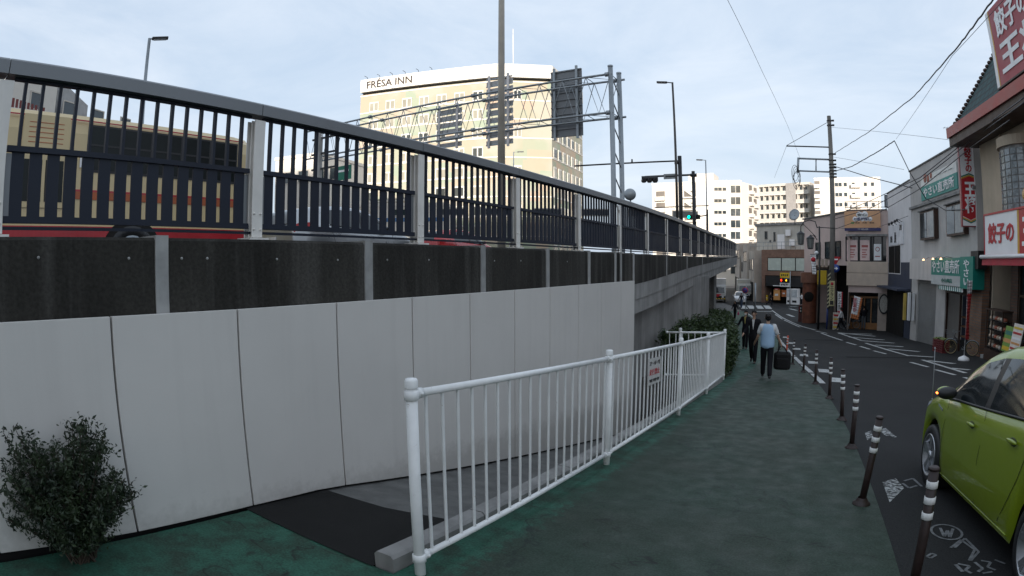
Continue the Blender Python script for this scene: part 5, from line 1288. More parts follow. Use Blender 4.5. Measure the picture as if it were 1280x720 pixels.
p = dp(1011, 371, math.hypot(cq.x, cq.y) - .62); MB().lathe(p, [(0, .03), (.36, .03), (.42, 0), (.42, -.1)], 20, (0, -1, 0)).build('opening', M_dark, oc)
p = dp(1027.5, 347, 45.6); yb_ = thing('yellow_sign', 'plain yellow box sign beside the rust orange shop corner', 'sign', p); MB().cbox(p, (.72, .4, 1.05)).build('board', M_yel, yb_, bev=.02); MB().cbox(p + V((0, .3, .6)), (.9, .3, .12)).build('bracket', M_bk_metal, yb_)
p = dp(1028.5, 329, 45.8); bs = thing('sign_strip', 'three small pale square signs in a strip over the yellow box sign', 'sign', p)
for k in range(3): MB().cbox(p + V((-.28 + .28 * k, 0, 0)), (.24, .12, .6)).build('board', mat('sign_buff', (.42, .34, .28), .5), bs)
p = g(1001.5, 402.5); vb = thing('vending_machine', 'dark red vending machine beside the rounded orange corner', 'vending machine', p)
MB().box((p.x - .28, p.y, p.z - .1), (.24 + p.x, p.y + .6, p.z + 1.45)).build('case', mat('case_red', (.10, .035, .03), .5, var=.2), vb, bev=.03); MB().box((p.x - .2, p.y - .02, p.z + .75), (p.x + .16, p.y - .001, p.z + 1.35)).build('front_panel', mat('panel_dark', (.04, .035, .035), .2), vb)
for k in range(5):
    for j in range(2): MB().box((p.x - .18 + .07 * k, p.y - .03, p.z + .85 + .25 * j), (p.x - .13 + .07 * k, p.y - .021, p.z + 1.0 + .25 * j)).build('can', (M_red, M_signw, M_lteal)[k % 3], vb)
# ------------------------------------------------------------------ brick banded shop at the crossing
C = Fac((-8.9, 79.5), (-1.4, 76.0))
cs = thing('brick_shop', 'two storey corner shop with brown brick bands and wide pale windows', 'shop', C.P(0, zg(77)))
R2 = lambda *a: C.rect(*a)
s0, s1, zA, zB = R2(952, 312, 1006, 322); z_w0 = R2(960, 322, 1000, 339)[2]; z_b0 = R2(960, 339, 1000, 344.5)[2]
M_bb = brick('brick_band', (.20, .085, .05), (.26, .12, .075), (.15, .12, .10), C.ang, .3, .1)
mb = MB(); C.bx(mb, s0, s1 + 2.5, zA, zB, -9, 0); C.bx(mb, s0, s1 + 2.5, z_b0, z_w0, -9, 0); C.bx(mb, s0, s0 + .5, zb, z_b0, -9, -.05); C.bx(mb, s0 - .0, s0 + .9, z_w0, zA, -9, -.0); mb.build('brick_band', M_bb, cs)
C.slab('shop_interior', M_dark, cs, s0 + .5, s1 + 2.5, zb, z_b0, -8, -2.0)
mb = MB(); C.bx(mb, s0 + .9, s1 + 2.5, z_w0, zA, -9, -.12); mb.build('wall', M_black, cs)
for k in range(4):
    a = s0 + 1.0 + 2.12 * k; C.slab('shop_window', mat('frosted_pane', (.45, .50, .45), .25, var=.05), cs, a, a + 1.95, z_w0 + .1, zA - .08, -.1, -.03)
s = C.hit(975, 350)[0]
C.slab('fascia', M_black, cs, s0 + .6, s1 + 2.4, z_b0 - 1.4, z_b0 - .05, -1.9, -.1)
C.slab('sill_band', M_signw, cs, C.hit(966, 357)[0], C.hit(988, 357)[0], C.hit(975, 357.8)[1], C.hit(975, 356.8)[1], -.15, -.02)
# upper block, set back
s2, s3, zC, zD = C.rect(948, 281.5, 1006, 312, -2.5)
U = thing('upper_block', 'plain cream upper storey block with a white door above the brick shop', 'building', C.P(s2, zC, -2.5))
mb = MB(); C.bx(mb, s2 - .3, s3 + 3, zB + .002, zD, -14, -2.5); mb.build('wall', mat('wall_cream', (.50, .48, .43), .85, var=.1, sc_=.6, streak=.08), U); C.slab('parapet_cap', M_conc, U, s2 - .5, s3 + 3.1, zD + .002, zD + .3, -14.1, -2.3)
a = C.rect(972, 293, 981, 311, -2.5); C.slab('door', M_signw, U, a[0], a[1], a[2], a[3], -2.49, -2.42)
for x0, x1, y0, y1 in ((956, 959.5, 289, 299), (967, 969.5, 290, 302), (962, 964, 300, 303)): a = C.rect(x0, y0, x1, y1, -2.5); C.window(U, a[0], a[1], a[2], a[3], M_conc_d, M_pane, .08, -2.5)
mb = MB(); 
for k in range(14): mb.tube([C.P(s2 + .7 * k, zB, -.3), C.P(s2 + .7 * k, zB + 1.0, -.3)], .03, 5)
for z in (.5, 1.0): mb.tube([C.P(s2, zB + z, -.3), C.P(s2 + 9.2, zB + z, -.3)], .03, 5)
mb.build('balcony_rail', M_galv, U)
for px, py_ in ((985, 291), (990, 303)):
    p = C.P(*C.hit(px, py_, -2.2), -2.2); mb = MB(); mb.cbox(p, (.7, .5, .8))
    mb.build('air_conditioner', M_signw, U)
p = dp(993.5, 269, 74); da = thing('satellite_dish', 'small grey satellite dish on the cream upper block', 'dish', p)
MB().lathe(p, [(0, .0), (.4, .05), (.75, .2), (.74, .16), (.4, .0)], 16, (-.4, -.9, .3)).build('dish', M_galv, da); MB().tube([p + V((0, 0, -1.2)), p], .05, 6).build('mast', M_bk_metal, da)
# signs and machines at the corner
for (x0, y0, x1, y1), m_, tx, mt, lb in (((975, 341, 986.5, 347.3), M_yel, 'BOOT', M_lblack, 'yellow sign with black lettering above the traffic signal at the corner'), ((974.8, 353.6, 985.8, 358.5), M_signw, 'OPEN', M_lblack, 'white sign strip below the traffic signal at the corner')):
    a = C.rect(x0, y0, x1, y1, .4); th = thing('hanging_sign', lb, 'sign', C.P(a[0], a[2], .4)); C.slab('board', m_, th, *a, .0, .4)
    w_, h_ = a[1] - a[0], a[3] - a[2]
    mb = MB(); q = [.12, .24, .3, .46, .52, .62, .72, .88]
    for k in range(0, 8, 2): C.bx(mb, a[0] + w_ * q[k], a[0] + w_ * q[k + 1], a[2] + h_ * (.3 + .05 * (k % 4)), a[2] + h_ * .72, .4, .41)
    mb.build('print', mt, th)
def signal(label, F_, px, py_, o, w_, h_, lamps, vert=False):
    s, z = F_.hit(px, py_, o); th = thing('traffic_signal', label, 'traffic light', F_.P(s, z, o)); F_.slab('housing', M_black, th, s - w_ / 2, s + w_ / 2, z - h_ / 2, z + h_ / 2, o - .12, o + .1, bev=.03)
    for k, (c_, e) in enumerate(lamps):
        x = s + w_ * (.5 - (k + .5) / len(lamps)) * -1; MB().lathe(F_.P(x, z, o + .1), [(0, .03), (h_ * .36, .02), (h_ * .38, 0)], 14, F_.n).build('lamp', mat('lamp_' + c_, {'red': (1, .03, .01), 'amber': (.9, .55, .02), 'off': (.03, .03, .03), 'green': (.0, .75, .45)}[c_], .3, emit=e), th)
        MB().lathe(F_.P(x, z + .0, o + .1), [(h_ * .40, 0), (h_ * .40, .18), (h_ * .38, .18), (h_ * .38, 0)], 14, F_.n).build('visor', M_black, th)
    return th
signal('small traffic signal showing red and an amber arrow at the corner shop', C, 980.5, 350.3, .8, 1.1, .42, [('red', 3), ('off', 0), ('amber', 1.2)])
pl_ = g(987, 384); tl_ = thing('signal_pole', 'slim grey signal pole standing at the far street corner', 'pole', pl_); MB().tube([pl_, pl_ + V((0, 0, 4.2))], .05, 8).build('pole', M_galv, tl_); MB().tube([pl_ + V((0, 0, 3.4)), pl_ + V((-.7, 0, 3.4))], .03, 6).build('arm', M_galv, tl_)
for x0, x1, y1, lb in ((983, 988, 382.3, 'slim white vending machine by the corner shop entrance'), (989, 997, 382.8, 'wide white vending machine beside the slim one at the corner shop')):
    a = C.rect(x0, 361, x1, y1, .5); th = thing('vending_machine', lb, 'vending machine', C.P(a[0], zg(75), .5)); C.slab('case', M_signw, th, a[0], a[1], zg(75) - .1, a[3], -.2, .5, bev=.03)
    C.slab('front_panel', mat('panel_pale', (.5, .53, .55), .3), th, a[0] + .08, a[1] - .08, zg(75) + .9, a[3] - .1, .5, .52); C.slab('slot', M_black, th, a[0] + .15, a[1] - .15, zg(75) + .25, zg(75) + .5, .5, .515)
for (x0, y0, x1, y1), m_, lb in (((967, 362, 975, 375), M_orange, 'orange advertising banner standing in the dark corner shop'), ((977, 362.5, 983, 371), mat('poster_redyel', (.5, .16, .05), .5), 'small red and yellow poster in the dark corner shop'), ((968, 360.5, 974, 363), M_red, 'small red sign strip over the orange banner'), ((957, 348, 961, 352.5), mat('sign_pale_blue', (.30, .42, .50), .5), 'pale blue sign on the brick corner column'), ((957.5, 369, 959.5, 375.5), M_yel, 'small yellow post sign at the brick corner')):
    a = C.rect(x0, y0, x1, y1, -.3); th = thing('shop_poster', lb, 'poster', C.P(a[0], a[2], -.3)); C.slab('board', m_, th, *a, -.4, -.3); C.slab('print', M_signw, th, a[0] + (a[1] - a[0]) * .2, a[1] - (a[1] - a[0]) * .3, a[2] + (a[3] - a[2]) * .4, a[2] + (a[3] - a[2]) * .6, -.3, -.29)
# street going on past the corner
SL = Fac((-17, 118), (-8.9, 80.2))
hts = (5.2, 6.8, 4.6, 6.2, 5.0)
for k in range(5):
    a = SL.L * k / 5
    dr_ = thing('shop_building', 'old shaded shop building along the curving street, ' + ('farthest of the row', 'second farthest of the row', 'lowest one, in the middle of the row', 'tall one near the brick corner', 'the one adjoining the brick corner')[k], 'shop', SL.P(a, zg(100)), group='old shops along the curving street')
    SL.bx(MB(), a + .03, a + SL.L / 5, -5, hts[k] - 1.5, -8, .25 * (k % 2)).build('wall', mat('wall_old', (.40, .35, .30), .85, var=.3, sc_=.4), dr_)
    for j in range(2): SL.window(dr_, a + 1.2 + 3.2 * j, a + 3.2 + 3.2 * j, hts[k] - 4.2, hts[k] - 2.6, M_conc_d, M_pane, .1, .25 * (k % 2) + .002)
    SL.slab('shopfront', M_dark, dr_, a + .5, a + 6.8, -5, -.8, .25 * (k % 2) + .002, .25 * (k % 2) + .05)
for px, y0, y1, w_, m_, lb in ((948, 312, 347, 3.4, M_signw, 'tall narrow white vertical sign beside the brick corner'), (945.5, 334, 343, 2.6, M_red, 'red vertical sign far along the street'), (943, 340, 352, 2.4, mat('sign_pinkish', (.45, .12, .16), .5), 'pinkish red sign far along the curving street'), (940.5, 330, 348, 2.0, M_signw, 'thin white vertical sign far along the street'), (946.5, 359, 371, 4, M_orange, 'orange and brown board low beside the brick corner')):
    d = 84 if px > 945.9 else 92; p, q = dp(px, y1, d), dp(px, y0, d); r = dp(px + w_, y0, d); w2 = (r - q).length
    th = thing('vertical_sign', lb, 'sign', p); MB().box((p.x, p.y, p.z), (p.x + w2, p.y + .25, q.z)).build('board', m_, th)
    mb = MB(); n = 5
    for k in range(n): z = p.z + (q.z - p.z) * (k + .3) / n; mb.box((p.x + w2 * .25, p.y - .012, z), (p.x + w2 * .75, p.y - .001, z + (q.z - p.z) / n * .5))
    mb.build('print', M_lred if m_ is M_signw else M_lwhite, th)
for px, lb in ((931.5, 'round blue and red no parking sign on a slim post at the kerb'), ):
    p = g(932, 391); th = thing('road_sign', lb, 'road sign', p); d = math.hypot(p.x, p.y); MB().tube([p, p + V((0, 0, 2.9))], .045, 8).build('post', M_galv, th)
    c = dp(931.5, 363, d - .1)
    for k, (r, m_) in enumerate(((.32, M_red), (.24, mat('sign_blue', (.02, .06, .30), .4)))): MB().lathe(c + V((0, -.01 * k, 0)), [(0, .02), (r, .02), (r, 0)], 20, (0, -1, 0)).build('disc', m_, th)
    MB().ob(c + V((-.17, -.05, -.16)), (.36, 0, .30), (0, -.01, 0), (-.03, 0, .04)).build('bar', M_red, th)
p = g(943.6, 389.5); th = thing('grey_post', 'plain pale grey post at the kerb before the crosswalk', 'post', p); MB().tube([p, p + V((0, 0, 2.95))], .09, 10).build('post', M_galv, th); MB().lathe(p + V((0, 0, 2.95)), [(.09, 0), (.06, .05), (0, .06)], 10).build('cap', M_galv, th)

# ------------------------------------------------------------------ parked and waiting vehicles down the street
def at_px(px, py_, d): p = dp(px, py_, d); return p
q = g(925, 378.5); q.z = zg(q.y) + .006
car('waiting_car', 'white car facing the crosswalk beneath the overpass end', q, math.radians(188), mat('car_white', (.55, .56, .57), .25, coat=.6), detail=False)
def truck(name, label, c, yaw, w, l, h, m_, cab=None, cat='truck'):
    th = thing(name, label, cat, c, (0, 0, yaw))
    b = MB().box((-w / 2, -l / 2, .9), (w / 2, l / 2 - 1.7, h)).build('cargo_box', m_, th, True, bev=.05)
    mb = MB().prism([(-w / 2 + .08, l / 2 - 1.65, .45), (-w / 2 + .08, l / 2, .45), (-w / 2 + .08, l / 2 - .02, 1.25), (-w / 2 + .08, l / 2 - .35, 2.25), (-w / 2 + .08, l / 2 - 1.65, 2.3)], (w - .16, 0, 0)); mb.build('cab', cab or m_, th, True, bev=.05)
    MB().prism([(-w / 2 + .2, l / 2 + .006, 1.3), (w / 2 - .2, l / 2 + .006, 1.3), (w / 2 - .25, l / 2 - .325, 2.15), (-w / 2 + .25, l / 2 - .325, 2.15)], (0, -.02, 0)).build('windscreen', M_glass, th, True)
    for sx in (-1, 1):
        MB().box((sx * (w / 2 - .08) - .01, l / 2 - 1.3, 1.35), (sx * (w / 2 - .08) + .01, l / 2 - .5, 2.05)).build('side_window', M_glass, th, True)
        MB().lathe((sx * (w / 2 - .45), l / 2 + .005, .75), [(0, .03), (.14, .02), (.15, 0)], 12, (0, 1, 0)).build('headlight', mat('lamp_lens', (0, 0, 0)), th, True)
        for y in (l / 2 - .9, -l / 2 + 1.1): MB().lathe((sx * (w / 2 - .12), y, .42), [(0, -.1), (.42, -.1), (.42, .08), (.25, .1), (.2, .04), (0, .05)], 18, (sx, 0, 0)).build('wheel', M_black, th, True)
    MB().box((-w / 2 + .1, -l / 2, .45), (w / 2 - .1, l / 2, .9)).build('chassis', M_dark, th, True)
    MB().box((-w / 2 + .12, l / 2 - .0, .5), (w / 2 - .12, l / 2 + .04, .62)).build('bumper', M_bk_metal, th, True)
    return th
q = g(906, 377); q.z = zg(q.y)
tk = truck('parked_truck', 'white parked truck with a red triangle mark under the overpass', q + V((-1, 0, 0)), math.radians(190), 2.2, 6, 3.1, mat('truck_white', (.42, .42, .41), .4))
tri = MB().prism([(-.5, 3.02, 1.15), (.5, 3.02, 1.15), (0, 3.02, .75)], (0, .02, 0)); tri.build('red_mark', M_red, tk, True)
mb = MB()
for k in range(6): mb.prism([(-1 + .34 * k, 3.045, .50), (-.83 + .34 * k, 3.045, .50), (-.73 + .34 * k, 3.045, .62), (-.9 + .34 * k, 3.045, .62)], (0, .004, 0))
mb.build('warning_stripe', M_yel, tk, True)
q = g(930, 374); q.z = zg(q.y); truck('delivery_van', 'pale van waiting behind the white car near the street row', q, math.radians(190), 2.1, 5.5, 2.9, mat('van_cream', (.45, .44, .40), .4), cat='van')
# cars glimpsed on the overpass
for px, d, ya, m_, lb in ((363, 11.0, 0, mat('car_silver', (.40, .41, .42), .3, .6, coat=.6), 'silver car behind the bus on the overpass, seen under the railing'), (594, 21., 0, mat('car_red', (.45, .015, .02), .3, coat=.6), 'red car on the overpass glimpsed between the railing bars')):
    p = dp(px, 300, d); c_ = car('overpass_car', lb, V((p.x - (.9 if d > 15 else .9), p.y + (2.2 if d < 15 else 0), 1.42)), ya, m_, detail=False)

M_hw0 = mat('bar_sunlit', (.70, .66, .64), .5)  # sunlight put into the bars' pinkish white
# ------------------------------------------------------------------ sign gantry over the overpass
GY = 25.5
ga = thing('sign_gantry', 'grey tubular truss gantry on twin posts carrying road sign boards', 'gantry', yp(765, 300, GY))
pA, pB = yp(763.5, 83, GY), yp(774.5, 91, GY)
def vpost(px0, px1, py_, y):
    t = yp(px0, py_, y); r = .12
    mb = MB().tube([(t.x, y, -4), (t.x, y, t.z)], r, 14); mb.lathe((t.x, y, t.z), [(r * 1.12, -.02), (r * 1.12, .05), (0, .09)], 14); mb.build('post', M_galv, ga); return t
t1 = vpost(762.8, 765, 83, GY); t2 = vpost(773.5, 777, 92, GY + .0 + 1.0)
zt0, zb0 = yp(762, 93, GY).z, yp(762, 141, GY).z
xl_ = -31.
def chord(y, z, r=.055): MB().tube([(t1.x + (.1 if y < GY + .5 else .35), y, z), (xl_, y, z)], r, 10).build('chord', M_galv, ga)
yA, yB = GY - .05, GY + 1.05
for y in (yA, yB): 
    for z in (zt0, zb0): chord(y, z)
n = 17; dx = (t1.x - xl_) / n; br = MB()
for k in range(n):
    x0, x1, xm = t1.x - dx * k, t1.x - dx * (k + 1), t1.x - dx * (k + .5)
    for y in (yA, yB): br.tube([(x0, y, zt0), (xm, y, zb0), (x1, y, zt0)], .022, 6, False)
    for z in (zt0, zb0): br.tube([(x0, yA, z), (x0, yB, z), (x1, yA, z)], .022, 6, False)
for z in np.linspace(1, zt0, 9): br.tube([(t1.x, GY, z), (t2.x, GY + 1, z - .9)], .035, 6, False)
br.build('bracing', M_galv, ga)
cl_ = MB()
for k in (0, 6, 12):
    for y in (yA, yB):
        for z in (zt0, zb0): cl_.tube([(t1.x - dx * k - .06 - .2, y, z), (t1.x - dx * k + .12 - .2, y, z)], .11, 10)
cl_.build('flange', M_galv, ga)
for (x0, x1, y0, y1), n_, lb in (((689, 728, 88, 171), 9, 'large grey back of a road sign board on the gantry, nearest the posts'), ((608, 641, 97, 181), 9, 'grey back of a road sign board, the middle one on the gantry'), ((546, 577, 134, 184), 6, 'smaller grey back of a road sign board farthest from the gantry posts')):
    a, b = yp((x0 + x1) / 2, y0, GY + 1.3), yp((x0 + x1) / 2, y1, GY + 1.3); l_, r_ = yp(x0, (y0 + y1) / 2, GY + 1.3).x, yp(x1, (y0 + y1) / 2, GY + 1.3).x
    th = thing('sign_board', lb, 'road sign', (l_, GY + 1.3, b.z)); mb = MB(); ns = 1 if x0 > 650 else n_
    for k in range(ns): h_ = (a.z - b.z) / ns; mb.box((l_, GY + 1.30, b.z + h_ * k), (r_, GY + 1.34, b.z + h_ * (k + (1 if ns == 1 else .66))))
    mb.build('board', M_steel if ns == 1 else mat('sign_back_pale', (.40, .40, .40), .5, .1, var=.15, sc_=4), th)
    mb = MB()
    for k in range(n_ + 1): z = b.z + (a.z - b.z - .07) * k / n_; mb.box((l_ + .01, GY + 1.24, z), (r_ - .01, GY + 1.299, z + .07))
    mb.build('rib', M_steel if ns == 1 else M_galv, th); mb = MB()
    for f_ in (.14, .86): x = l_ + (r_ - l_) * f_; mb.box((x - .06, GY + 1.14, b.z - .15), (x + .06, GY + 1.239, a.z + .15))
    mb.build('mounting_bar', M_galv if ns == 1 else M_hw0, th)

# ------------------------------------------------------------------ poles and lamps on the overpass
def lamp_pole(label, px, ptop, d, r, m_, arm=None, head=True):
    b = dp(px[0], 300, d); t = dp(px[1], ptop, d); th = thing('street_lamp', label, 'street lamp', (b.x, b.y, 1.4))
    MB().tube([(b.x, b.y, 1.35), (t.x, t.y, t.z)], [r * 1.25, r * .8], 12).build('pole', m_, th)
    if head:
        e = dp(*arm, d); e = V((e.x, e.y, t.z + .02)); MB().tube([t - V((0, 0, .03)), e], r * .45, 8).build('arm', m_, th)
        dv_ = (e - t).normalized(); c = e + dv_ * .22
        mb = MB().ob(c - dv_ * .32 - V((dv_.y, -dv_.x, 0)) * .10 + V((0, 0, -.06)), dv_ * .64, V((dv_.y, -dv_.x, 0)) * .2, V((0, 0, .10))); hd_ = mb.build('lamp_head', M_bk_metal, th, bev=.03)
        MB().ob(c - dv_ * .25 - V((dv_.y, -dv_.x, 0)) * .07 + V((0, 0, -.075)), dv_ * .5, V((dv_.y, -dv_.x, 0)) * .14, V((0, 0, .014))).build('lens', mat('lamp_lens', (0, 0, 0)), hd_)
    return th
lamp_pole('tall thick brown grey lamp post running out of the top of the view', (627, 627.5), -160, 15, .085, mat('pole_brown', (.40, .365, .31), .5, .1), (600, -160))
lamp_pole('tall slim dark lamp post between the gantry and the traffic arms', (846.8, 840.5), 103, 34, .075, mat('pole_dark', (.06, .055, .05), .5, .2), (832, 104))
lamp_pole('pale lamp post rising behind the cream bus roof', (176, 187), 48, 22, .075, M_galv, (194, 43))
lamp_pole('small short street lamp far beyond the tall brown lamp post', (642, 642), 190, 60, .06, M_galv, (648, 189))
lamp_pole('thin pale lamp post in front of the cream apartment block', (883.5, 882), 200, 58, .07, M_galv, (877, 199.5))
def tpole(label, px, ptop, d, r, arms, name='traffic_pole'):
    b = dp(px, 300, d); t = dp(px, ptop, d); th = thing(name, label, 'pole', (b.x, b.y, 1.4)); MB().tube([(b.x, b.y, 1.3), (b.x, b.y, t.z)], r, 12).build('pole', M_bk_metal, th)
    for (x0, y0, x1, y1, rr) in arms: MB().tube([dp(x0, y0, d), dp(x1, y1, d)], rr, 8).build('arm', M_bk_metal, th)
    return th
tpole('black traffic pole with a long thin arm reaching towards the gantry', 851.5, 195, 36, .13, [(851.5, 201, 718, 207.5, .05), (851.5, 203, 843, 203, .12), (790, 203.5, 790, 199, .05)])
tpole('black traffic pole whose arm carries the dark signal housing', 868, 214, 40, .12, [(868, 218.5, 806, 221, .07), (871, 219, 863, 219, .12)])
tpole('slim black traffic pole farthest along with the green signal', 884.5, 262, 52, .09, [(886, 257, 818, 259.5, .04), (884, 269, 868, 271.5, .05)])
FB = Fac((-20, 39), (-4, 39))
a0 = dp(811, 222.8, 40); th = thing('traffic_signal', 'long black housing of a traffic signal hung from the arm, seen edge on', 'traffic light', a0); e = dp(822, 222.3, 40)
MB().tube([dp(802, 223.5, 40), dp(822.5, 223, 40)], .19, 12).build('housing', M_black, th)
for x in (804, 811, 818): MB().tube([dp(x, 226, 40), dp(x, 226, 40) + V((.2, -.35, -.05))], [.15, .15], 10).build('visor', M_black, th)
p = dp(838, 220.5, 39.8); th = thing('name_plate', 'small pale road name plate hung on the signal arm', 'sign', p); MB().cbox(p, (.95, .03, .36)).build('board', mat('plate_grey', (.26, .28, .28), .5), th)
MB().cbox(p + V((0, -.018, .0)), (.7, .004, .10)).build('print', M_lblack, th)
p = dp(866.5, 271.5, 52); FBt = Fac((p.x - 2, p.y), (p.x + 2, p.y)); signal('traffic signal showing green on the slim black pole', FBt, 867, 271.3, 0, 1.2, .40, [('green', 3), ('off', 0), ('off', 0)])
p = dp(787.5, 243, 24); th = thing('traffic_mirror', 'round grey traffic mirror seen from behind, beside the gantry post', 'mirror', p)
MB().lathe(p, [(0, .10), (.15, .09), (.24, .02), (.25, -.02), (.22, -.02)], 22, (.3, -.95, 0)).build('shell', M_galv, th); MB().tube([p + V((0, .05, 0)), V((p.x, p.y + .05, 1.4))], .035, 8).build('post', M_galv, th)
# utility pole and green sign glimpsed between the bars
p = dp(398, 300, 34); t = dp(401, 165, 34); th = thing('concrete_pole', 'pale concrete utility pole with crossarms glimpsed between the railing bars', 'utility pole', (p.x, p.y, 1.4))
MB().tube([(p.x, p.y, -4), (p.x, p.y, t.z)], .15, 10).build('pole', M_conc, th)
for z in (t.z - .4, t.z - 1.3, t.z - 2.2): MB().cbox((p.x + .4, p.y, z), (2.2, .1, .1)).build('crossarm', M_bk_metal, th)
for k in range(4): MB().lathe((p.x - .4 + .5 * k, p.y, t.z - .35), [(.05, 0), (.09, .05), (.05, .12), (.08, .18), (0, .22)], 8).build('insulator', M_signw, th)
p = dp(429, 216, 45); th = thing('green_road_sign', 'green road sign with white lettering glimpsed between the railing bars', 'road sign', p); MB().cbox(p, (1.8, .05, 1.1)).build('board', mat('sign_dkgreen', (.01, .16, .10), .5), th)
MB().cbox(p + V((0, -.03, .15)), (1.3, .004, .16)).build('print', M_lwhite, th); MB().tube([p + V((0, .06, .5)), V((p.x, p.y + .06, -3))], .06, 8).build('post', M_galv, th)
# far guard rail of the overpass
gr_ = thing('guard_rail', 'low pale guard rail along the far side of the overpass road', 'guard rail', (-16, 0, 1.4)); mb = MB()
for z in (1.75, 2.05): mb.tube([edge(y, 11.5) + V((0, 0, z + ez(y) - 1.85)) for y in range(-8, 60, 4)], .05, 6)
mb.build('rail', M_galv, gr_); mb = MB()
for y in range(-8, 60, 2): q = edge(y, 11.5); mb.tube([(q.x, q.y, 1.38), (q.x, q.y, 2.1)], .05, 6)
mb.build('rail_post', M_galv, gr_)

# ------------------------------------------------------------------ far buildings
H0 = 30.4
def roofpt(px, py_, H=H0): w = ray(px, py_); k = H / w.z; return V((w.x * k, w.y * k, 0))
h0, h1, h2 = roofpt(452, 101), roofpt(622, 80), roofpt(688.5, 82.5)
u2 = (h2 - h1).normalized(); nrm = V((-u2.y, u2.x, 0)); w = ray(727.5, 150); az = V((w.x, w.y, 0)).normalized()
# side wall runs back from h2 until it meets the sight line at px 727
den = nrm.x * az.y - nrm.y * az.x; h3 = az * 101
ho = thing('hotel', 'tall cream hotel with green and peach tile patches and white roof band', 'hotel', (h1.x, h1.y, 0))
def hotelmat(ang, nm):
    m, nt, b = newmat(nm)
    g_ = nd(nt, 'ShaderNodeNewGeometry'); mp = nd(nt, 'ShaderNodeMapping'); mp.inputs['Rotation'].default_value = (0, 0, -ang); sp_ = nd(nt, 'ShaderNodeSeparateXYZ'); cb = nd(nt, 'ShaderNodeCombineXYZ')
    nt.links.new(g_.outputs['Position'], mp.inputs[0]); nt.links.new(mp.outputs[0], sp_.inputs[0]); nt.links.new(sp_.outputs[0], cb.inputs[0]); nt.links.new(sp_.outputs[2], cb.inputs[1])
    t = nd(nt, 'ShaderNodeTexBrick'); nt.links.new(cb.outputs[0], t.inputs[0]); t.inputs['Scale'].default_value = 1; t.inputs['Brick Width'].default_value = 1.9; t.inputs['Row Height'].default_value = 1.55; t.inputs['Mortar Size'].default_value = 0.0; t.inputs['Bias'].default_value = -.1; t.offset = .37
    t.inputs[1].default_value = (.29, .335, .245, 1); t.inputs[2].default_value = (.45, .325, .235, 1); t.inputs[3].default_value = (.39, .37, .30, 1)
    n = noise(nt, .25, 2); c = mixc(nt, ramp(nt, n, .38, .52, .35, 1.), (.40, .375, .31), t.outputs[0])
    nt.links.new(c, b.inputs['Base Color']); b.inputs['Roughness'].default_value = .7; return m
ZR = H0 + CZ; M_hw = mat('parapet_white', (.70, .66, .60), .6, var=.04); M_hwin = mat('hotel_pane', (.05, .055, .05), .15, var=.4, sc_=.3); M_hfr = mat('hotel_frame', (.56, .54, .49), .6)
deep = (h0 - h1).normalized()
for i, (a, b) in enumerate(((h0, h1), (h1, h2), (h2, h3))):
    Hf = Fac((a.x, a.y), (b.x, b.y)); L = Hf.L
    mb = MB(); Hf.bx(mb, 0, L, -4, ZR - 2.6, -10 if i < 2 else -6, 0); mb.build('wall', hotelmat(Hf.ang, 'hotel_tile%d' % i), ho)
    mb = MB(); Hf.bx(mb, 0, L, ZR - 2.15, ZR, -10 if i < 2 else -6, .25); mb.build('parapet', M_hw, ho)
    mb = MB(); Hf.bx(mb, .1, L - .1, ZR - 2.6, ZR - 2.15, -9 if i < 2 else -5, -.5); mb.build('roof_gap', M_dark, ho)
    mb = MB()
    for k in range(11): z = ZR - 2.75 - 2.95 * k; Hf.bx(mb, 0, L, z - .16, z, .0, .06)
    mb.build('floor_band', M_hw, ho)
    if i == 1: cols_ = [3.0]
    else: cols_ = np.arange(2.6, L - 1, 2.95) if i == 0 else np.arange(1.2, L - .6, 2.1)
    for k in range(10):
        z = ZR - 4.9 - 2.95 * k
        for c_ in cols_:
            if i == 1 and k % 2: continue
            w2 = .85 if i == 0 else .6
            fr = MB(); Hf.bx(fr, c_ - w2, c_ + w2, z - .85, z + .85, .002, .10); fo = fr.build('window', M_hfr, ho)
            mb = MB(); 
            for e in (-1, 1): Hf.bx(mb, c_ + e * w2 * .48 - w2 * .36, c_ + e * w2 * .48 + w2 * .36, z - .62, z + .62, .1, .12)
            mb.build('pane', M_hwin if (k + int(c_ * 3)) % 3 == 0 else mat('curtained_pane', (.30, .28, .22), .2, var=.2, sc_=.4), fo)
    if i == 0:
        s0, s1 = Hf.hit(458.5, 108, .3)[0], Hf.hit(515, 99, .3)[0]; zc = (Hf.hit(458, 108.5, .3)[1] + Hf.hit(515, 98, .3)[1]) / 2
        Hf.text('FRÉSA INN', s0, s1, zc - .55, zc + 1.0, .27, mat('lettering_dark', (.03, .022, .018), .6), ho, depth=.08, bold=.012)
        mb = MB()
        for k in range(6): c_ = s0 + 2.3 * k; mb.tube([Hf.P(c_, ZR, .1), Hf.P(c_, ZR + .35, .3), Hf.P(c_, ZR + .3, 1.2)], .04, 5)
        mb.build('sign_lamp', M_bk_metal, ho)
MB().tube([(h1.x + 1, h1.y + 3, ZR), (h1.x + 1, h1.y + 3, ZR + 6.8)], .06, 6).build('mast', M_hw, ho)
mb = MB(); mb.face([V((p.x, p.y, ZR - .4)) for p in (h0, h1, h2, h3, h0 + nrm * 18)][::-1]); mb.build('roof', M_conc, ho)

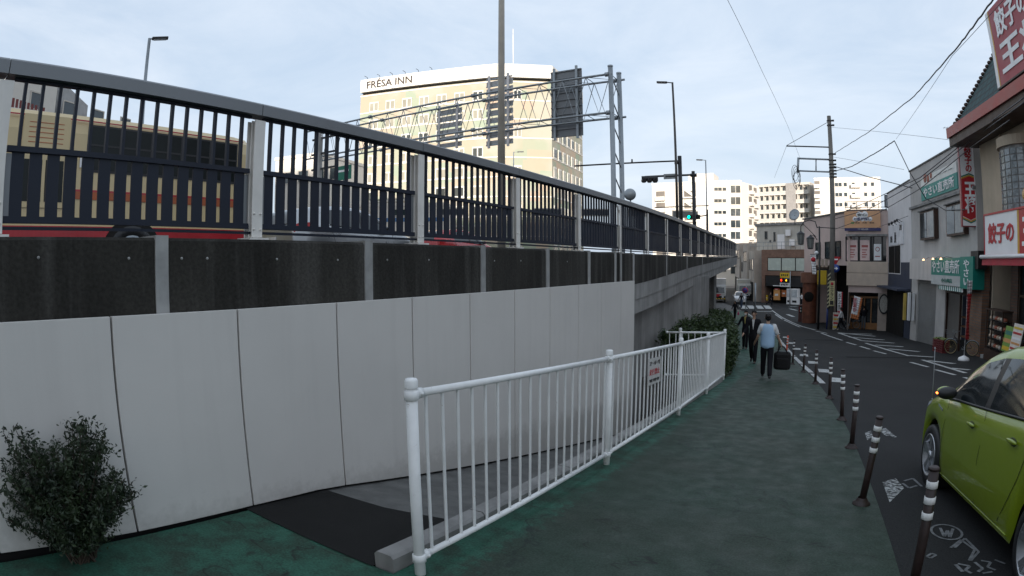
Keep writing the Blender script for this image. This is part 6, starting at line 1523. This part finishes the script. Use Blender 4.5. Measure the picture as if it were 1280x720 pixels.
M_ap1 = mat('apartment_cream', (.66, .61, .54), .8, var=.03, sc_=.1); M_ap2 = mat('apartment_grey', (.52, .48, .42), .8, var=.05, sc_=.1); M_apw = mat('apartment_white', (.62, .58, .52), .8, var=.03); M_apd = mat('balcony_shade', (.16, .14, .12), .8, var=.3, sc_=.3)  # last one: balcony shade put into a flat slab's colour
def block(name, label, pxs, pys, d, dep, m_, floors, side=None):
    a, b = dp(pxs[0], pys[0], d[0]), dp(pxs[1], pys[1], d[1]); z = (a.z + b.z) / 2
    Fb = Fac((a.x, a.y), (b.x, b.y)); th = thing(name, label, 'apartment block', Fb.P(0, -4)); mb = MB(); Fb.bx(mb, 0, Fb.L, -5, z, -dep, 0); mb.build('wall', m_, th)
    Fb.slab('parapet_cap', m_, th, -.1, Fb.L + .1, z + .002, z + .35, -dep - .1, .1); return th, Fb, z
# cream block
th, Fb, z = block('apartment_block', 'sunlit cream apartment block with small square windows above the railing end', (869.5, 926), (228.5, 226), (146, 146), 14, M_ap1, 8)
for k in range(10):
    for px, hw, hh_ in ((895, .55, .5), (900, .55, .5), (905.5, .55, .5), (919.5, 1.3, 1.0)):
        s, zz = Fb.hit(px, 236.5 + 14.45 * k, 0)
        if zz > -2: Fb.window(th, s - hw, s + hw, zz - hh_, zz + hh_, M_ap2, M_pane, .12, .002, 2 if hw > 1 else 1)
p0, p1 = dp(926.2, 226, 146), dp(949, 232, 156)
Fs = Fac((p0.x, p0.y), (p1.x, p1.y)); zz = z; wi = MB(); Fs.bx(wi, 0, Fs.L, -5, z, -8, -.02); wi.build('wall', M_ap1, th)
for k in range(9):
    for px in (938, 944):
        s, q_ = Fs.hit(px, 236 + (px - 938) * .5 + 14.2 * k, 0)
        if q_ > -1: f_ = Fs.slab('balcony', M_ap1, th, s - 1.0, s + 1.0, q_ - 1.5, q_ - .6, .0, .9); Fs.slab('recess_shade', M_apd, th, s - .9, s + .9, q_ - .55, q_ + .9, -.019, .03)
th2, Fp, z2 = block('apartment_wing', 'sunlit cream apartment wing with stairwell and long balconies', (815, 869), (230.5, 229), (150, 147), 12, M_ap1, 8)
for k in range(9):
    zz = z2 - 2.6 - 2.95 * k
    if zz < -1: break
    a, b = Fp.hit(820, 240)[0], Fp.hit(831, 240)[0]; Fp.slab('recess_shade', M_apd, th2, a, b, zz - .6, zz + .8, .002, .05); Fp.slab('balcony', M_apw, th2, a, b + .1, zz - 1.7, zz - .65, .0, 1.1)
    for px in (834.5, 840): s = Fp.hit(px, 240)[0]; Fp.window(th2, s - .35, s + .35, zz - .5, zz + .8, M_ap2, M_apw, .08)
    a, b = Fp.hit(855, 240)[0], Fp.hit(872, 240)[0]; Fp.slab('recess_shade', M_apd, th2, a, b, zz - .9, zz + .6, .002, .05)
    q0, q1 = Fp.P(a + .3, zz + .6, .3), Fp.P(b - .8, zz - 1.2, .3); MB().prism([q0, q1, q1 + V((0, 0, .9)), q0 + V((0, 0, .9))], Fp.n * .2).build('stair_flight', M_apw, th2); Fp.slab('slab', M_apw, th2, a - .2, b + .2, zz - 1.3, zz - .95, .0, 1.0)
Fp.slab('penthouse', M_ap1, th2, Fp.hit(858, 226)[0], Fp.hit(890, 226)[0], z2 + .36, z2 + 2.6, -9, -2)
th3, Fq, z3 = block('balcony_block', 'long sunlit apartment block with stacked grey balconies behind the corner shop', (948.5, 1012), (231, 230.5), (192, 186), 14, M_ap2, 9)
W3 = Fq.L; n = 3
for k in range(11):
    zz = z3 - .3 - 2.85 * k
    if zz < 0: break
    Fq.slab('slab', M_apw, th3, 0, W3, zz - .25, zz, .002, 1.5); Fq.slab('balcony', mat('balcony_panel', (.50, .47, .42), .6), th3, .1, W3 - .1, zz - 2.85, zz - 1.85, 1.35, 1.45)
    for j in range(9):
        a = W3 * j / 9; Fq.slab('partition', M_apw, th3, a + .02, a + .16, zz - 2.85, zz - .25, .003, 1.34)
        Fq.slab('pane', M_pane, th3, a + .5, a + W3 / 9 - .9, zz - 2.5, zz - .55, .002, .04)
mb = MB(); a = Fq.hit(985, 250)[0]; Fq.bx(mb, a, a + 3.2, -5, z3 + .1, .0, 1.7); mb.build('lift_tower', mat('tower_grey', (.30, .28, .26), .8), th3)
th4, Fr, z4 = block('apartment_tower', 'sunlit pale apartment building with white balconies rising behind the orange rooftop sign', (1017.5, 1100), (222.5, 224), (176, 176), 14, M_ap1, 9)
for k in range(9):
    zz = z4 - .5 - 2.9 * k
    if zz < 0: break
    a, b = Fr.hit(1018, 240)[0], Fr.hit(1025, 240)[0]; Fr.slab('balcony', M_apw, th4, a, b, zz - 2.3, zz - 1.2, .0, 1.4); Fr.slab('recess_shade', M_apd, th4, a + .1, b, zz - 1.15, zz - .1, .002, .05)
    for px in (1046, 1050.5, 1057, 1067, 1082, 1091): s, _ = Fr.hit(px, 240); Fr.window(th4, s - .6, s + .6, zz - 1.9, zz - .6, M_apw, M_pane, .12, .002)
    a, b = Fr.hit(1064, 240)[0], Fr.hit(1076, 240)[0]; Fr.slab('balcony', M_apw, th4, a, b, zz - 2.3, zz - 1.3, .0, 1.3); Fr.slab('slab', M_apw, th4, Fr.hit(1045, 240)[0], Fr.L, zz - .1, zz + .06, .0, .12)
# plain building at the end of the street, lit
th5, Fe, z5 = block('street_end_building', 'bright plain building closing the view at the end of the street', (926, 941), (318, 318), (135, 135), 10, M_apw, 4)
for k in range(3): Fe.window(th5, Fe.L * .2, Fe.L * .45, z5 - 2.2 - 3 * k, z5 - 1 - 3 * k, M_ap2, M_pane, .1); Fe.window(th5, Fe.L * .6, Fe.L * .85, z5 - 2.2 - 3 * k, z5 - 1 - 3 * k, M_ap2, M_pane, .1)
# across the overpass
th6, Fg, z6 = block('white_block', 'white building with grey sloped roof edge rising behind the bus', (20, 74), (88, 96), (52, 55), 12, M_apw, 4)
for k in range(3):
    for j in range(4): Fg.window(th6, 2 + 4 * j, 3.6 + 4 * j, z6 - 3.2 - 3 * k, z6 - 1.6 - 3 * k, M_ap2, M_pane, .12)
a, b = dp(74.5, 98, 56), dp(110, 132, 60); Fk = Fac((a.x, a.y), (b.x, b.y)); q0, q1 = Fk.P(0, -4), Fk.P(Fk.L, -4)
MB().prism([q0, q1, V((q1.x, q1.y, b.z)), V((q0.x, q0.y, a.z))], Fk.n * -6).build('lean_wing', mat('wing_grey', (.34, .34, .34), .7), th6)
p = dp(0, 128, 45); q = dp(58, 136, 46); Fm = Fac((p.x, p.y), (q.x, q.y)); th = thing('red_fence', 'row of dark red fence panels on a low roof behind the bus', 'fence', p)
for k in range(12): Fm.slab('panel', mat('panel_red', (.16, .03, .025), .6), th, Fm.L * k / 12, Fm.L * (k + .62) / 12, p.z - 4, p.z + .6 - .05 * k, -.1, 0)
Fm.slab('rail', M_hw, th, 0, Fm.L, p.z - .4, p.z - .25, .002, .06)
th7, Fh, z7 = block('low_white_block', 'low white building with a blue band glimpsed through the railing bars', (345, 402), (195, 200), (70, 66), 10, M_apw, 3)
Fh.slab('blue_band', mat('band_blue', (.05, .14, .30), .5), th7, 0, Fh.L, 2.4, 3.1, .002, .06)
for k in range(4): Fh.window(th7, 1.2 + 2.2 * k, 2.8 + 2.2 * k, z7 - 3, z7 - 1.5, M_ap2, M_pane, .12)
th8, Fj, z8 = block('cream_low_block', 'low cream building in front of the hotel glimpsed through the railing bars', (410, 560), (255, 262), (62, 60), 8, M_ap1, 2)
Fj.slab('blue_band', mat('band_blue', (0, 0, 0)), th8, 0, Fj.L, z8 - 1.6, z8 - 1.2, .002, .06)
for k in range(8): Fj.window(th8, 1.5 + 5 * k, 4.5 + 5 * k, z8 - 1.05, z8 - .25, M_ap2, M_pane, .1)

# ------------------------------------------------------------------ utility pole, lanterns and wires
ub = g(1037, 411.5); ud = math.hypot(ub.x, ub.y); M_pole = mat('pole_concrete', (.17, .16, .145), .8, var=.15, sc_=3, streak=.2)
ut = dp(1036, 145, ud); lean = V((ut.x - ub.x, ut.y - ub.y, 0))
up_ = thing('utility_pole', 'tall grey concrete utility pole with crossarms, boards and wires beside the road', 'utility pole', ub)
MB().tube([ub - V((0, 0, .3)), ut], [.24, .15], 16).build('pole', M_pole, up_)
U_ = lambda px, py_, o=0: dp(px, py_, ud + o)
mb = MB(); mb.tube([U_(1036, 184), U_(983, 182.5)], .05, 8); mb.build('crossarm', M_bk_metal, up_)
mb = MB(); mb.tube([U_(1037, 199.5), U_(998, 198)], .07, 8); mb.tube([U_(1037, 215), U_(998, 213.5)], .06, 8); mb.tube([U_(1020, 199), U_(1020, 214)], .05, 8); mb.tube([U_(998, 197), U_(997, 216)], .09, 8); mb.build('crossarm', M_galv, up_)
MB().tube([U_(1036, 152), U_(983, 182)], .02, 5).build('stay', M_bk_metal, up_)
mb = MB()
for k in range(5):
    c = U_(995, 221); mb.tube([c + V((.25 * math.cos(t) + .1 * math.sin(k), .1 * math.sin(k * 2), .6 * math.sin(t) + .15 * (k - 2))) for t in np.linspace(0, 2 * PI, 16)], .018, 5)
mb.build('cable_coil', M_black, up_)
mb = MB()
for py_ in (152, 158, 195, 203, 208, 212, 216, 220, 224): c = ub.lerp(ut, (411.5 - py_) / 266.5); mb.lathe(c, [(.20, 0), (.20, .08)], 12); mb.cbox(c + V((.28, -.05, .04)), (.2, .12, .12))
mb.build('band', M_bk_metal, up_)
r_ = ub.lerp(ut, .17); zq1 = dp(1039, 351, ud).z; zq0 = dp(1039, 382, ud).z
sb = thing('pole_sign', 'narrow pale yellow vertical sign strapped to the utility pole', 'sign', (ub.x, ub.y - .3, zq0)); x0 = dp(1036.5, 365, ud).x; x1 = dp(1043, 365, ud).x
MB().box((x0, ub.y - .34, zq0), (x1, ub.y - .28, zq1)).build('board', mat('board_yellow', (.52, .47, .25), .5), sb)
text('エクラン', (x1 - x0) * .62, (zq1 - zq0) * .55, (x0 + (x1 - x0) * .19, ub.y - .342, zq0 + (zq1 - zq0) * .24), (1, 0, 0), (0, 0, 1), M_lblack, sb, vertical=True, bold=.02)
MB().lathe(((x0 + x1) / 2, ub.y - .341, zq1 - .2), [(0, .012), (.11, .01), (.12, 0)], 12, (0, -1, 0)).build('red_heart', M_lred, sb); MB().box((x0 + .06, ub.y - .346, zq0 + .08), (x1 - .06, ub.y - .341, zq0 + .38)).build('print', M_lblack, sb)
mb = MB()
for k in range(9):
    z = zg(44) + 1.55 + .28 * k; mb.prism([(ub.x - .27, ub.y - .245, z), (ub.x - .03, ub.y - .262, z + .2), (ub.x - .03, ub.y - .262, z + .32), (ub.x - .27, ub.y - .245, z + .12)], (0, -.02, 0))
mb.build('hazard_stripe', mat('stripe_pale', (.45, .42, .28), .6), up_); MB().box((ub.x - .28, ub.y - .24, zg(44) + 1.5), (ub.x - .02, ub.y - .2, zg(44) + 4.3)).build('hazard_plate', M_black, up_)
for py_, kind in ((326, 'tri'), (335.5, 'round')):
    c = dp(1044.5, py_, ud - .1); th = thing('road_sign', 'red triangular stop sign on the utility pole' if kind == 'tri' else 'round blue arrow sign on the utility pole', 'road sign', c)
    if kind == 'tri': MB().prism([c + V((-.38, 0, .3)), c + V((.38, 0, .3)), c + V((0, 0, -.34))], (0, -.03, 0)).build('plate', M_red, th); MB().cbox(c + V((0, -.035, .1)), (.36, .008, .1)).build('print', M_lwhite, th)
    else: MB().lathe(c, [(0, .03), (.3, .03), (.3, 0)], 18, (0, -1, 0)).build('plate', mat('sign_blue', (0, 0, 0)), th); MB().prism([c + V((-.18, -.031, -.04)), c + V((.02, -.031, -.04)), c + V((.02, -.031, -.13)), c + V((.19, -.031, 0)), c + V((.02, -.031, .13)), c + V((.02, -.031, .04)), c + V((-.18, -.031, .04))], (0, -.008, 0)).build('print', M_lwhite, th)
    MB().box((ub.x + .12, c.y + .001, c.z - .05), (c.x, c.y + .04, c.z + .05)).build('bracket', M_galv, th)
# lantern post
lb_ = g(1022.5, 412); ld = math.hypot(lb_.x, lb_.y); lp = thing('lantern_post', 'black post with two hanging lanterns on curled arms and a camera', 'street lamp', lb_)
L_ = lambda px, py_: dp(px, py_, ld)
t = L_(1021.5, 283); MB().tube([lb_, V((lb_.x, lb_.y, t.z))], [.09, .06], 12).build('post', M_bk_metal, lp)
mb = MB(); mb.tube([L_(1021.5, 285), L_(1019, 277), L_(1012, 275), L_(1005, 277), L_(1001, 283), L_(1001, 290)], .035, 8); mb.tube([L_(1021.5, 300), L_(1017, 294), L_(1013, 294), L_(1013, 297)], .03, 8); mb.tube([L_(1021.5, 284), L_(1044, 285.5)], .03, 8); mb.tube([L_(1003, 279), L_(1020, 296)], .025, 6); mb.build('arm', M_bk_metal, lp)
for px, py_ in ((1001, 298.5), (1013, 304)):
    c = L_(px, py_); la = MB(); la.lathe(c, [(.0, .62), (.06, .55), (.30, .38), (.32, .34)], 8, smooth=False); la.lathe(c, [(.20, -.38), (.22, -.36), (.20, -.42), (0, -.44)], 8)
    for k in range(6): a = PI * k / 3; la.tube([c + V((.28 * math.cos(a), .28 * math.sin(a), .34)), c + V((.2 * math.cos(a), .2 * math.sin(a), -.38))], .015, 4)
    lo = la.build('lantern', M_bk_metal, lp); MB().lathe(c, [(.26, .33), (.18, -.37)], 8).build('lantern_glass', mat('lantern_glass', (.20, .21, .20), .2, var=.1), lo)
c = L_(1020.5, 316); MB().ell(c, (.16, .16, .14)).build('camera_dome', M_signw, lp)
a_, b_2 = L_(1013, 318), L_(1020, 343); fl_ = thing('lamp_banner', 'white street banner with a red disc hanging from the lantern post', 'banner', a_)
mb = MB(); rows = []
for k in range(9): z = a_.z + (b_2.z - a_.z) * k / 8; rows.append([V((a_.x + (b_2.x - a_.x) * j / 4 - .02 * k * (4 - j) * -.25, a_.y + .06 * math.sin(k * .7 + j), z)) for j in range(5)])
for r0, r1 in zip(rows, rows[1:]):
    for j in range(4): mb.face((r0[j], r1[j], r1[j + 1], r0[j + 1]), True)
cl2 = mb.build('cloth', M_signw, fl_); cl2.modifiers.new('s', 'SOLIDIFY').thickness = .01
cc_ = (a_ + b_2) / 2 + V((0, -.12, .35)); MB().lathe(cc_, [(0, .0), (.17, .0), (.17, -.02)], 16, (0, -1, 0)).build('print', M_lred, fl_)
MB().tube([a_, L_(1021.5, 318)], .02, 6).build('rod', M_bk_metal, fl_)
bp = g(1033.5, 411.5); th = thing('blue_post', 'slim dark blue post standing next to the utility pole', 'post', bp); MB().tube([bp, bp + V((0, 0, 1.7))], .08, 10).build('post', mat('post_blue', (.02, .04, .16), .5), th); MB().lathe(bp + V((0, 0, 1.7)), [(.085, 0), (.05, .05), (0, .06)], 10).build('cap', mat('post_blue', (0, 0, 0)), th)
# overhead wires
def wire(label, pts, r=.018, sag=.0, n=18, wav=0):
    P_ = []
    for a, b in zip(pts, pts[1:]):
        for k in range(n):
            f_ = k / n; p = a.lerp(b, f_); p.z -= sag * 4 * f_ * (1 - f_); P_.append(p + V((0, 0, wav * math.sin(k * 2.1))))
    P_.append(pts[-1]); o = MB().tube(P_, r, 6).build('overhead_wire', mat('wire_sheath', (.06, .06, .065), .6)); tag(o, label, 'wire', 'overhead wires')
WY = lambda px, py_, d: dp(px, py_, d)
wire('thin wire descending from the top of the sky to the crossarm tip', [WY(908, -3, 17), WY(953, 90, 24), WY(985, 158, 38), WY(1000, 198, ud)], .008)
wire('heavy rippled cable sweeping from the utility pole to the top right sky', [WY(1044, 191, ud), WY(1086, 165, 33), WY(1143, 120, 22), WY(1200, 55, 14), WY(1243, -3, 11)], .019, 0, 12, .012)
wire('thin wire running from the cable joint up to the top right corner', [WY(1120, 174, 30), WY(1190, 70, 17), WY(1257, -3, 12)], .007)
wire('cable rising from the utility pole to the joint in mid air', [WY(1040, 215, ud), WY(1065, 208, 38), WY(1100, 188, 32), WY(1118, 176, 30)], .026, 0, 10, .01)
wire('cable dropping from the mid air joint to the vegetable shop wall', [WY(1118, 176, 30), WY(1137, 215, 30), WY(1157, 248, 31), WY(1182, 263, 30), WY(1206, 262, 27)], .024)
wire('thin wire from the utility pole top to the vegetable shop roof', [WY(1038, 159, ud), WY(1195, 176, 29)], .010)
wire('thin wire from the utility pole passing above the white building', [WY(1040, 196, ud), WY(1130, 212, 33)], .010)
wire('dark cable pair from the utility pole to the white building roof', [WY(1042, 207.5, ud), WY(1085, 221, 41), WY(1140, 235, 36)], .03)
wire('cable from the restaurant eave to the white building parapet', [WY(1280, 122, 18), WY(1222, 164, 25), WY(1150, 222, 30), WY(1090, 250, 40), WY(1042, 270, ud)], .022)
wire('second cable running just beneath the first along the shop fascias', [WY(1280, 128, 18), WY(1222, 169, 25), WY(1150, 226, 30), WY(1085, 262, 40), WY(1042, 274, ud)], .022)
wire('cable crossing the vegetable shop fascia and the projecting sign', [WY(1262, 150, 19), WY(1215, 183, 25.5), WY(1150, 236, 29), WY(1095, 268, 40), WY(1042, 287, ud)], .020)
wire('thin cable from the painted building to the lantern post', [WY(1135, 270, 37), WY(1090, 287, 42), WY(1044, 285, ud)], .014)
wire('thin wire from the crossarm tip going down behind the apartment block', [WY(983, 183, ud), WY(968, 222, 70)], .012)

# ------------------------------------------------------------------ unseen block added behind the viewpoint to shade the street
SUN_AZ, SUN_EL = math.atan2(.36, -.93), math.radians(8.0)
sv_ = V((math.sin(SUN_AZ), math.cos(SUN_AZ), 0)); bc = sv_ * 165; pu = V((sv_.y, -sv_.x, 0))
st_ = thing('shade_caster', 'long beige block added unseen behind the viewpoint to shade the street', 'building', bc)
Hh = 20.5 + .1405 * 158
MB().ob(bc - pu * 110 + sv_ * -7 + V((0, 0, -2)), pu * 220, sv_ * 14, V((0, 0, Hh + 2))).build('wall', mat('wall_caster', (.42, .39, .35), .8, var=.1, sc_=.2), st_)
mb = MB()
for k in range(5): 
    q = bc - pu * 108 - sv_ * 7.05 + V((0, 0, 3 + 4.2 * k)); mb.ob(q, pu * 216, sv_ * .04, V((0, 0, 2.0)))
mb.build('window_band', M_pane, st_)

# ------------------------------------------------------------------ daylight
w = bpy.data.worlds.new('World'); sc.world = w; w.use_nodes = True; nt = w.node_tree; bgn = nt.nodes['Background']
sk = nd(nt, 'ShaderNodeTexSky', sky_type='NISHITA'); sk.sun_disc = False; sk.sun_elevation = SUN_EL; sk.sun_rotation = SUN_AZ; sk.air_density = 1.0; sk.dust_density = 3.5; sk.ozone_density = 1.2; sk.altitude = 20
tc = nd(nt, 'ShaderNodeTexCoord'); mp = nd(nt, 'ShaderNodeMapping'); mp.inputs['Scale'].default_value = (1.2, 1.2, 3.6); nz = nd(nt, 'ShaderNodeTexNoise'); nz.inputs['Scale'].default_value = 1.7; nz.inputs['Detail'].default_value = 9; nz.inputs['Roughness'].default_value = .62; nz.inputs['Distortion'].default_value = .5
nt.links.new(tc.outputs['Generated'], mp.inputs[0]); nt.links.new(mp.outputs[0], nz.inputs[0])
cloud = ramp(nt, nz.outputs[0], .36, .84, .10, .52)
hz = mixc(nt, .72, sk.outputs[0], (4.2, 5.3, 6.8))                             # thin even haze over the blue
cm = mixc(nt, cloud, hz, SKYC)
nt.links.new(cm, bgn.inputs['Color']); bgn.inputs['Strength'].default_value = SKYS
sun = bpy.data.lights.new('sun', 'SUN'); so_ = bpy.data.objects.new('sun', sun); col.objects.link(so_); sun.energy = 4.6; sun.angle = math.radians(.6); sun.color = (1., .92, .83)
s_ = V((sv_.x * math.cos(SUN_EL), sv_.y * math.cos(SUN_EL), math.sin(SUN_EL))); so_.rotation_euler = s_.to_track_quat('Z', 'Y').to_euler(); so_.location = s_ * 60
sc.view_settings.view_transform = 'Standard'; sc.view_settings.look = 'None'; sc.view_settings.gamma = 1; sc.view_settings.exposure = EXPO
sc.cycles.use_denoising = True; sc.cycles.max_bounces = 6; sc.cycles.diffuse_bounces = 3; sc.cycles.glossy_bounces = 3; sc.cycles.sample_clamp_indirect = 6

# ------------------------------------------------------------------ loose repeats inside one part become parts of their own
SPLIT = {'formwork_plug': None, 'bracket': None, 'eyes': 'eye', 'ears': 'ear', 'flange': None, 'insulator': None, 'side_window': None, 'produce': 'vegetable', 'clamp': None, 'sign_lamp': None, 'strap': None, 'pillar': None, 'rail_post': None, 'vegetable_picture': None}
def split_loose(o, nm):
    me = o.data; n = len(me.vertices); par = list(range(n))
    def fd(a):
        while par[a] != a: par[a] = par[par[a]]; a = par[a]
        return a
    for e in me.edges:
        a, b = fd(e.vertices[0]), fd(e.vertices[1])
        if a != b: par[a] = b
    gr = {}
    for p in me.polygons: gr.setdefault(fd(p.vertices[0]), []).append(p)
    if len(gr) < 2: return
    for fs in gr.values():
        mb = MB(); ix = {}
        for p in fs:
            q = []
            for v in p.vertices:
                if v not in ix: ix[v] = len(mb.v); mb.v.append(tuple(me.vertices[v].co))
                q.append(ix[v])
            mb.f.append(tuple(q)); mb.sm.append(p.use_smooth); mb.mi.append(p.material_index)
        c = mb.build(nm, list(me.materials), o.parent, True)
    bpy.data.objects.remove(o)
for o in list(col.objects):
    b = o.name.split('.')[0]
    if o.type == 'MESH' and o.parent and b in SPLIT and not o.children: split_loose(o, SPLIT[b] or b)
